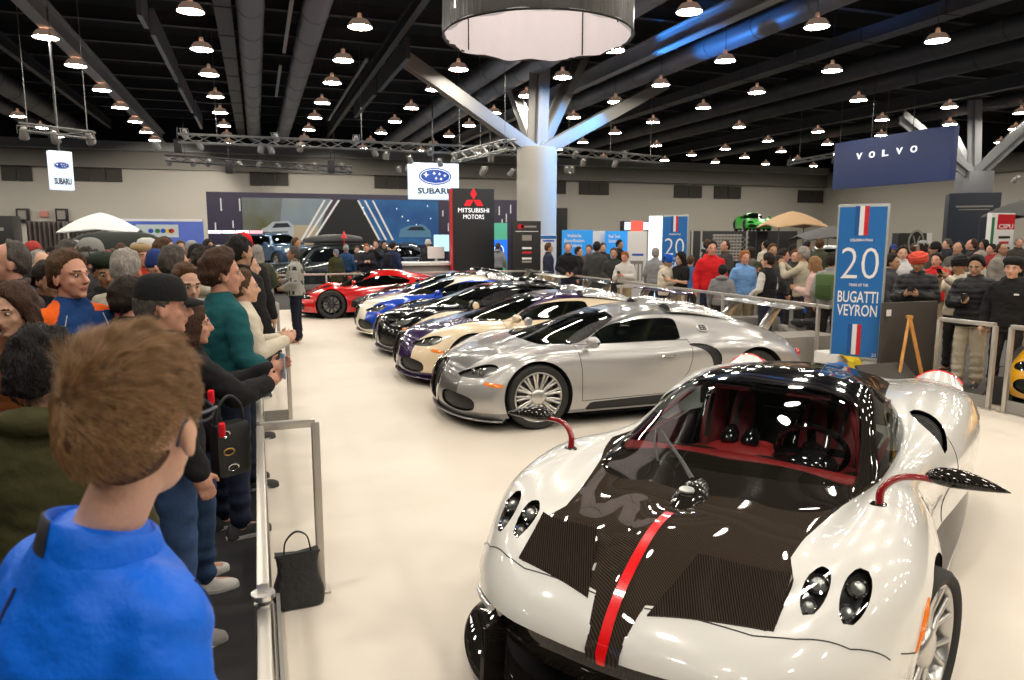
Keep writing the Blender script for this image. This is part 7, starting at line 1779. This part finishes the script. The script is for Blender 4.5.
# ---- people beyond the far barrier
L_ = [(336, 249, 23.5, 160, 'person in an olive coat and grey cap beyond the red car', 'down', 'coat', (.05, .045, .02), 'cap', (.15, .16, .2), 'grey'),
 (346, 245, 24, 20, 'grey-haired person in a blue jacket behind the red car', 'down', 'jacket', (.02, .06, .14), None, None, 'grey'),
 (357, 246, 25, 190, 'person in dark clothes between the blue jacket and the man filming', 'phone', 'jacket', (.03, .025, .025), None, None, 'brown'),
 (366, 244, 23, 175, 'ginger-haired person in a dark jacket at the far barrier', 'phone', 'jacket', (.02, .02, .025), None, None, 'red'),
 (376, 240, 24.5, 200, 'person in black filming with raised hands by the white stripes', 'raise', 'jacket', (.02, .022, .025), None, None, 'dark'),
 (384, 241, 25.5, 150, 'person in black just left of the navy-jacketed one at the far barrier', 'raise', 'jacket', (.015, .015, .018), None, None, 'black'),
 (393, 242, 22.5, 40, 'person in a navy jacket and rucksack at the far barrier, back turned', 'down', 'jacket', (.02, .03, .07), None, None, 'dark'),
 (296, 238, 21, 110, 'person in dark green behind the attendant in grey', 'down', 'jacket', (.015, .025, .02), None, None, 'brown'),
 (428, 239, 26, 200, 'person in a dark coat and pale cap standing behind the white desk', 'down', 'jacket', (.03, .03, .04), 'bucket', (.55, .52, .48), 'grey'),
 (498, 243, 26, 10, 'person in a grey hoodie between the two black pillars', 'down', 'hoodie', (.30, .30, .31), None, None, 'salt'),
 (490, 240, 30, 90, 'small person in navy by the green screen', 'down', 'jacket', (.03, .04, .07), None, None, 'dark'),
 (549, 243, 20.5, 80, 'person in a dark navy jacket in profile before the thick column', 'down', 'jacket', (.02, .025, .045), None, None, 'brown'),
 (568, 243, 19.0, 170, 'bald person in black with glasses, hands held together, by the blue panels', 'front', 'jacket', (.015, .015, .016), None, None, 'bald'),
 (579, 247, 19.8, 110, 'person in black leaning in beside the bald one', 'down', 'jacket', (.015, .015, .016), None, None, 'dark'),
 (589, 245, 21, 190, 'person with reddish face behind the dark grey overcoat', 'down', 'jacket', (.08, .07, .07), None, None, 'brown'),
 (597, 242, 18.2, 10, 'person in a dark grey overcoat with back turned', 'down', 'coat', (.045, .048, .05), None, None, 'black'),
 (603, 243, 21.5, 150, 'person peeping out right of the dark grey overcoat', 'down', 'jacket', (.03, .03, .03), None, None, 'brown'),
 (614, 248, 17.4, 190, 'person with glasses in a dark sweater leaning on the barrier', 'front', 'sweater', (.035, .035, .035), None, None, 'brown'),
 (625, 252, 16.8, 200, 'red-haired person in a white hooded top looking at a phone', 'phone', 'hoodie', (.55, .53, .50), None, None, 'red'),
 (620, 240, 23, 120, 'dark-haired person far behind by the second blue panel', 'down', 'jacket', (.02, .02, .02), None, None, 'black'),
 (656, 248, 17.5, 30, 'grey-haired person in a pale coat behind the couple', 'down', 'jacket', (.25, .25, .26), None, None, 'grey'),
 (668, 254, 14.8, 130, 'person in a bright blue hat and cream hoodie taking a photo', 'phone', 'hoodie', (.62, .56, .45), 'beanie', (.01, .10, .55), 'dark'),
 (681, 252, 14.6, 235, 'long dark-haired person in a black tee sharing the phone', 'phone', 'tee', (.02, .02, .02), None, None, 'longblack'),
 (691, 256, 16.5, 20, 'person in mid blue behind the long-haired one', 'down', 'shirt', (.05, .12, .30), None, None, 'brown'),
 (712, 241, 14.2, 165, 'tall person in a bright red hooded jacket with rucksack straps', 'down', 'hoodie', (.60, .015, .02), None, None, 'dark'),
 (723, 265, 13.4, 10, 'child in a grey hoodie in front of the red jacket', 'down', 'hoodie', (.22, .22, .23), None, None, 'black'),
 (745, 251, 13.6, 150, 'child with red-brown hair in a light blue hoodie', 'down', 'hoodie', (.16, .32, .60), None, None, 'red'),
 (757, 261, 15.0, 190, 'person in dark green cap behind the light blue hoodie', 'down', 'jacket', (.05, .055, .035), 'cap', (.04, .05, .03), 'dark'),
 (768, 253, 12.6, 300, 'person in a black vest with white sleeves at the barrier', 'front', 'vest', (.015, .015, .016), None, None, 'dark'),
 (773, 244, 15.5, 160, 'brown-haired person above the black vest', 'down', 'jacket', (.08, .05, .03), None, None, 'brown'),
 (784, 249, 14.2, 80, 'person in dark grey with beard right of the black vest', 'down', 'jacket', (.04, .038, .036), None, None, 'dark'),
 (803, 247, 13.2, 290, 'person in a beige shirt raising a camera, grey hair', 'raise', 'shirt', (.45, .40, .30), None, None, 'grey'),
 (795, 250, 15.2, 170, 'person behind the beige-shirted photographer', 'down', 'jacket', (.05, .04, .04), None, None, 'brown'),
 (815, 257, 12.2, 280, 'person in a pale pink top with a bright blue bag, light brown hair', 'phone', 'sweater', (.62, .42, .38), None, None, 'longlight'),
 (833, 253, 11.8, 20, 'person with a green and grey rucksack at the edge of the big blue banner', 'down', 'jacket', (.28, .28, .26), None, None, 'dark'),
 (919, 252, 10.4, 190, 'person in an orange-red turban and black puffer jacket looking at a phone', 'phone', 'puffer', (.014, .014, .016), 'turban', (.62, .08, .05), 'black'),
 (937, 253, 13.0, 200, 'person in a red top between the two turbans', 'down', 'jacket', (.50, .02, .02), None, None, 'dark'),
 (961, 256, 10.6, 215, 'person in a black turban and cream hoodie raising a phone', 'raise', 'hoodie', (.62, .55, .44), 'turban', (.015, .015, .02), 'black'),
 (977, 256, 9.65, 195, 'person in a black puffer jacket and cream trousers holding a phone at the barrier', 'one', 'puffer', (.016, .018, .020), None, None, 'fringe'),
 (1014, 256, 9.0, 190, 'person in a black hoodie with a small white chest mark and a beret-like cap', 'down', 'hoodie', (.014, .014, .015), 'beret', (.012, .012, .013), 'dark'),
 (903, 246, 14.0, 170, 'person in a white jacket just right of the big blue banner', 'down', 'jacket', (.6, .6, .6), None, None, 'dark'),
 (893, 254, 11.8, 100, 'person in dark grey half behind the right edge of the big banner', 'down', 'jacket', (.05, .05, .055), None, None, 'dark')]
PR = {}
for px, yt, D, az, lb, pose, kd, col, hat, hcol, hk in L_:
    hr = {'bald': ('bald', .01), 'longblack': ('long', .016), 'longlight': ('bob', .016), 'fringe': ('short', .026, 9, .006, 26)}.get(hk, ('short', .017)); hcx = {'bald': 'salt', 'longblack': 'black', 'longlight': 'light', 'fringe': 'black'}.get(hk, hk)
    near = D < 11.5
    sk = 'tan' if 'turban' in lb and 'between' not in lb else ('mid' if hk in ('black', 'fringe') else ['fair', 'pink', 'mid'][int(px) % 3])
    lg = (.55, .48, .36) if 'cream trousers' in lb else [(.02, .025, .05), (.03, .03, .03), (.05, .045, .04), (.30, .24, .15)][int(px*7) % 4 if D > 12 else 1]
    PR[px] = person(px, yt, D, az+19.25+math.degrees(math.atan((px-512)/CAM_F)), lb, pose, kd, col, lg, sk, hr if not (hat in ('turban',)) else None, hcx, hat, hcol or (.02,)*3, vox=.010 if near else (.013 if D < 16 else .017), pitch=-14 if pose in ('phone', 'one') and D > 3 else -3, wide=.018 if 'cream trousers' in lb else 0, female='long' in hk, shiny=kd == 'puffer', top2=(.62, .60, .56) if kd == 'vest' else None)
for px, v, lb in ((919, (0, .41, 1.26), 'dark phone in the hands of the person with the orange-red turban'), (977, (0, .39, 1.24), 'black phone in the hand of the one in cream trousers'), (961, (0, .45, 1.56), 'dark phone raised by the person with the black turban'), (625, (0, .41, 1.26), 'phone in the hands of the red-haired person'), (668, (0, .41, 1.26), 'phone held by the person in the bright blue hat'), (681, (0, .41, 1.26), 'phone held by the long-haired person in black')):
    phone_at(PR[px][0], v, lb, tilt=-35)
c = local_pt(PR[803][0], (0, .44, 1.58)); o = MB().box((0, 0, 0), (.14, .07, .10), bev=.015).lathe([(.035, 0), (.04, .08), (.03, .085), (0, .08)], 16, 'y').build('camera', BLACKP); o.location = c; o.rotation_euler.z = PR[803][0].rotation_euler.z; tag(o, 'black camera raised by the person in the beige shirt', 'camera')
# chest mark, rucksacks, bag
r0 = PR[1014][0]; MB().box((-.09, .155, 1.33), (.055, .01, .02)).build('chest_mark', WHT, r0)
def rucksack(r0, col, lb):
    m = MB(); m.box((0, 0, 0), (.29, .16, .42), bev=.06); o = m.build('rucksack', cloth_m(col)); o.location = local_pt(r0, (0, -.24, 1.24)); o.rotation_euler.z = r0.rotation_euler.z; MB().box((0, -.09, -.06), (.22, .05, .2), bev=.02).build('pocket', cloth_m(tuple(c*.6 for c in col)), o)
    for s_ in (1, -1): MB().tube(spline([(s_*.10, .07, .17), (s_*.11, .20, .22), (s_*.12, .36, .10), (s_*.12, .33, -.1), (s_*.13, .10, -.17)], 4), .018, 6, sq=.4).build('strap', cloth_m(tuple(c*.6 for c in col)), o)
    tag(o, lb, 'rucksack')
rucksack(PR[833][0], (.10, .16, .06), 'green and grey rucksack at the edge of the big blue banner'); rucksack(PR[393][0], (.015, .02, .03), 'dark rucksack on the back of the navy-jacketed person'); rucksack(PR[712][0], (.12, .12, .12), 'grey rucksack worn over the bright red jacket')
c = local_pt(PR[815][0], (.30, .05, .95)); o = MB().box((0, 0, 0), (.14, .34, .42), bev=.04).tube([(0, -.12, .19), (0, -.08, .42), (0, .08, .42), (0, .12, .19)], .012, 6).build('shoulder_bag', cloth_m((.01, .14, .65))); o.location = c; tag(o, 'bright blue bag hanging beside the pale pink top', 'bag')
# camera bag and straps hanging at the barrier by the woman with the phone
c = CAM_O+ray(238, 440)*3.95; hb = MB(); hb.box((0, 0, 0), (.12, .20, .30), bev=.04); hb.tube(spline([(0, -.08, .12), (.01, -.06, .24), (.01, 0, .29), (.01, .06, .24), (0, .08, .12)], 5), .009, 6)
o = hb.build('shoulder_bag', mat('bag_black', (.015, .015, .015), .5)); o.location = c-Vector((.04, 0, .04)); o.rotation_euler = (0, 0, R(-62)); tag(o, 'black shoulder bag with buckles hanging below the raised phone', 'bag')
for k, z in enumerate((.10, .0, -.09)): MB().tube([(.065, -.06+.02*k+.03*math.cos(a), z+.018*math.sin(a)) for a in [2*math.pi*q/14 for q in range(14)]], .004, 5, closed=True).build('buckle', CHROME if k != 1 else mat('brass', (.6, .35, .1), .3, .9), o)
for k, (dy, dz) in enumerate(((.02, .16), (-.06, -.06))): 
    q = MB().box((0, 0, 0), (.03, .05, .07), bev=.008).build('red_tag', cloth_m((.7, .01, .02))); q.location = CAM_O+ray(*((211, 397), (222, 430))[k])*3.72; tag(q, ['small red tag showing at the chest of the phone-holding woman', 'lower small red tag beside the black shoulder bag'][k], 'tag')
# ---- distant crowd
rr = random.Random(11); spots_ = []
def crowd(x0, x1, y0, y1, D0, D1, n, gl):
    for k in range(n):
        for tr in range(60):
            px = x0+(x1-x0)*(k+.5+rr.uniform(-.45, .45))/n; D = rr.uniform(D0, D1); q = CAM_O+ray(px, 245)*D
            if all(math.hypot(q.x-w[0], q.y-w[1]) > .62 for w in WHO): break
        else: continue
        yt = 235.5+(rr.uniform(.06, .34))*725/D*.9
        col = rr.choice([(.02, .02, .025), (.05, .045, .04), (.02, .03, .06), (.10, .09, .08), (.25, .23, .2), (.3, .03, .03), (.05, .06, .04), (.5, .45, .38), (.03, .03, .03)])
        hat = rr.choice([None]*6+['cap', 'beanie']); hk = rr.choice(['dark', 'brown', 'black', 'dark', 'chest', 'salt', 'brown', 'black', 'grey'])
        person(px, yt, D, rr.uniform(0, 360), gl[0], rr.choice(['down', 'front', 'phone']), rr.choice(['jacket', 'hoodie', 'coat']), col, (.02, .022, .03), rr.choice(['fair', 'pink', 'mid', 'tan']), rr.choice([('short', .016), ('short', .016), ('bald', .01), ('bob', .016)]), hk, hat, rr.choice([(.02, .02, .02), (.3, .3, .3), (.03, .05, .2), (.4, .05, .04)]), vox=.017, group=gl[1])
crowd(0, 125, 0, 0, 10, 17, 16, ('distant visitor packed in the left-hand crowd before the dark dome and drapes', 'far visitors of the left crowd'))
crowd(125, 262, 0, 0, 11, 18, 13, ('distant visitor in the crowd between the blue wall and the mural', 'far visitors before the mural'))
crowd(20, 235, 0, 0, 7.6, 9.5, 9, ('visitor in the middle rows of the left crowd, only head and shoulders showing', 'middle rows of the left crowd'))
crowd(702, 835, 0, 0, 17, 21, 7, ('distant visitor behind the front row before the lattice booth and tan awning', 'far visitors by the tan awning'))
crowd(893, 1022, 0, 0, 14, 22, 16, ('distant visitor in the crowd before the navy kiosk', 'far visitors by the navy kiosk'))

# ================================================================== LIGHT, WORLD, CAMERA
wd = bpy.data.worlds.new('world'); SC.world = wd; wd.use_nodes = True
wd.node_tree.nodes['Background'].inputs[0].default_value = (.03, .03, .035, 1); wd.node_tree.nodes['Background'].inputs[1].default_value = .3
def spotlamp(name, loc, target, power, col, size=R(50), rad=.15, blend=.5):
    l = bpy.data.lights.new(name, 'SPOT'); l.energy = power; l.color = col; l.spot_size = size; l.shadow_soft_size = rad; l.spot_blend = blend
    o = bpy.data.objects.new(name, l); COL.objects.link(o); o.location = loc; o.rotation_euler = (Vector(target)-Vector(loc)).to_track_quat('-Z', 'Y').to_euler(); return o
spotlamp('column_blue_spot', (cc.x+5, CY-3.2, 7.0), (cc.x+.3, CY, 4.2), 2600, (.05, .38, 1), R(60))
q_ = on_z(700, 42, 8.0); spotlamp('duct_blue_spot', (q_.x-2.0, q_.y+1.5, 5.4), tuple(q_), 1500, (.04, .30, 1), R(60))
spotlamp('wall_wash_spot', (on_y(210, 160, 36).x, 44, 6.2), (on_y(170, 190, 50).x, 50, 3.2), 900, (1, .92, .8), R(80))
spotlamp('wall_wash_spot', (on_y(320, 160, 36).x, 44, 6.2), (on_y(330, 190, 50).x, 50, 3.2), 500, (1, .92, .8), R(80))
cd = bpy.data.cameras.new('camera'); cam = bpy.data.objects.new('camera', cd); COL.objects.link(cam)
cd.sensor_width = 36; cd.lens = CAM_F/1024*36; cd.clip_start = .05; cd.clip_end = 200
cam.location = CAM_O; cam.rotation_euler = (math.pi/2-CAM_PITCH, 0, -CAM_YAW); SC.camera = cam
cd.dof.use_dof = True; cd.dof.focus_distance = 5.0; cd.dof.aperture_fstop = 5.0
SC.view_settings.view_transform = 'Standard'; SC.view_settings.look = 'None'; SC.view_settings.gamma = 1; SC.view_settings.use_curve_mapping = False
SC.view_settings.exposure = 0
try:
    SC.cycles.use_denoising = True; SC.cycles.max_bounces = 6; SC.cycles.diffuse_bounces = 3; SC.cycles.glossy_bounces = 4; SC.cycles.transparent_max_bounces = 12; SC.cycles.sample_clamp_indirect = 6; SC.cycles.caustics_reflective = False
except Exception: pass
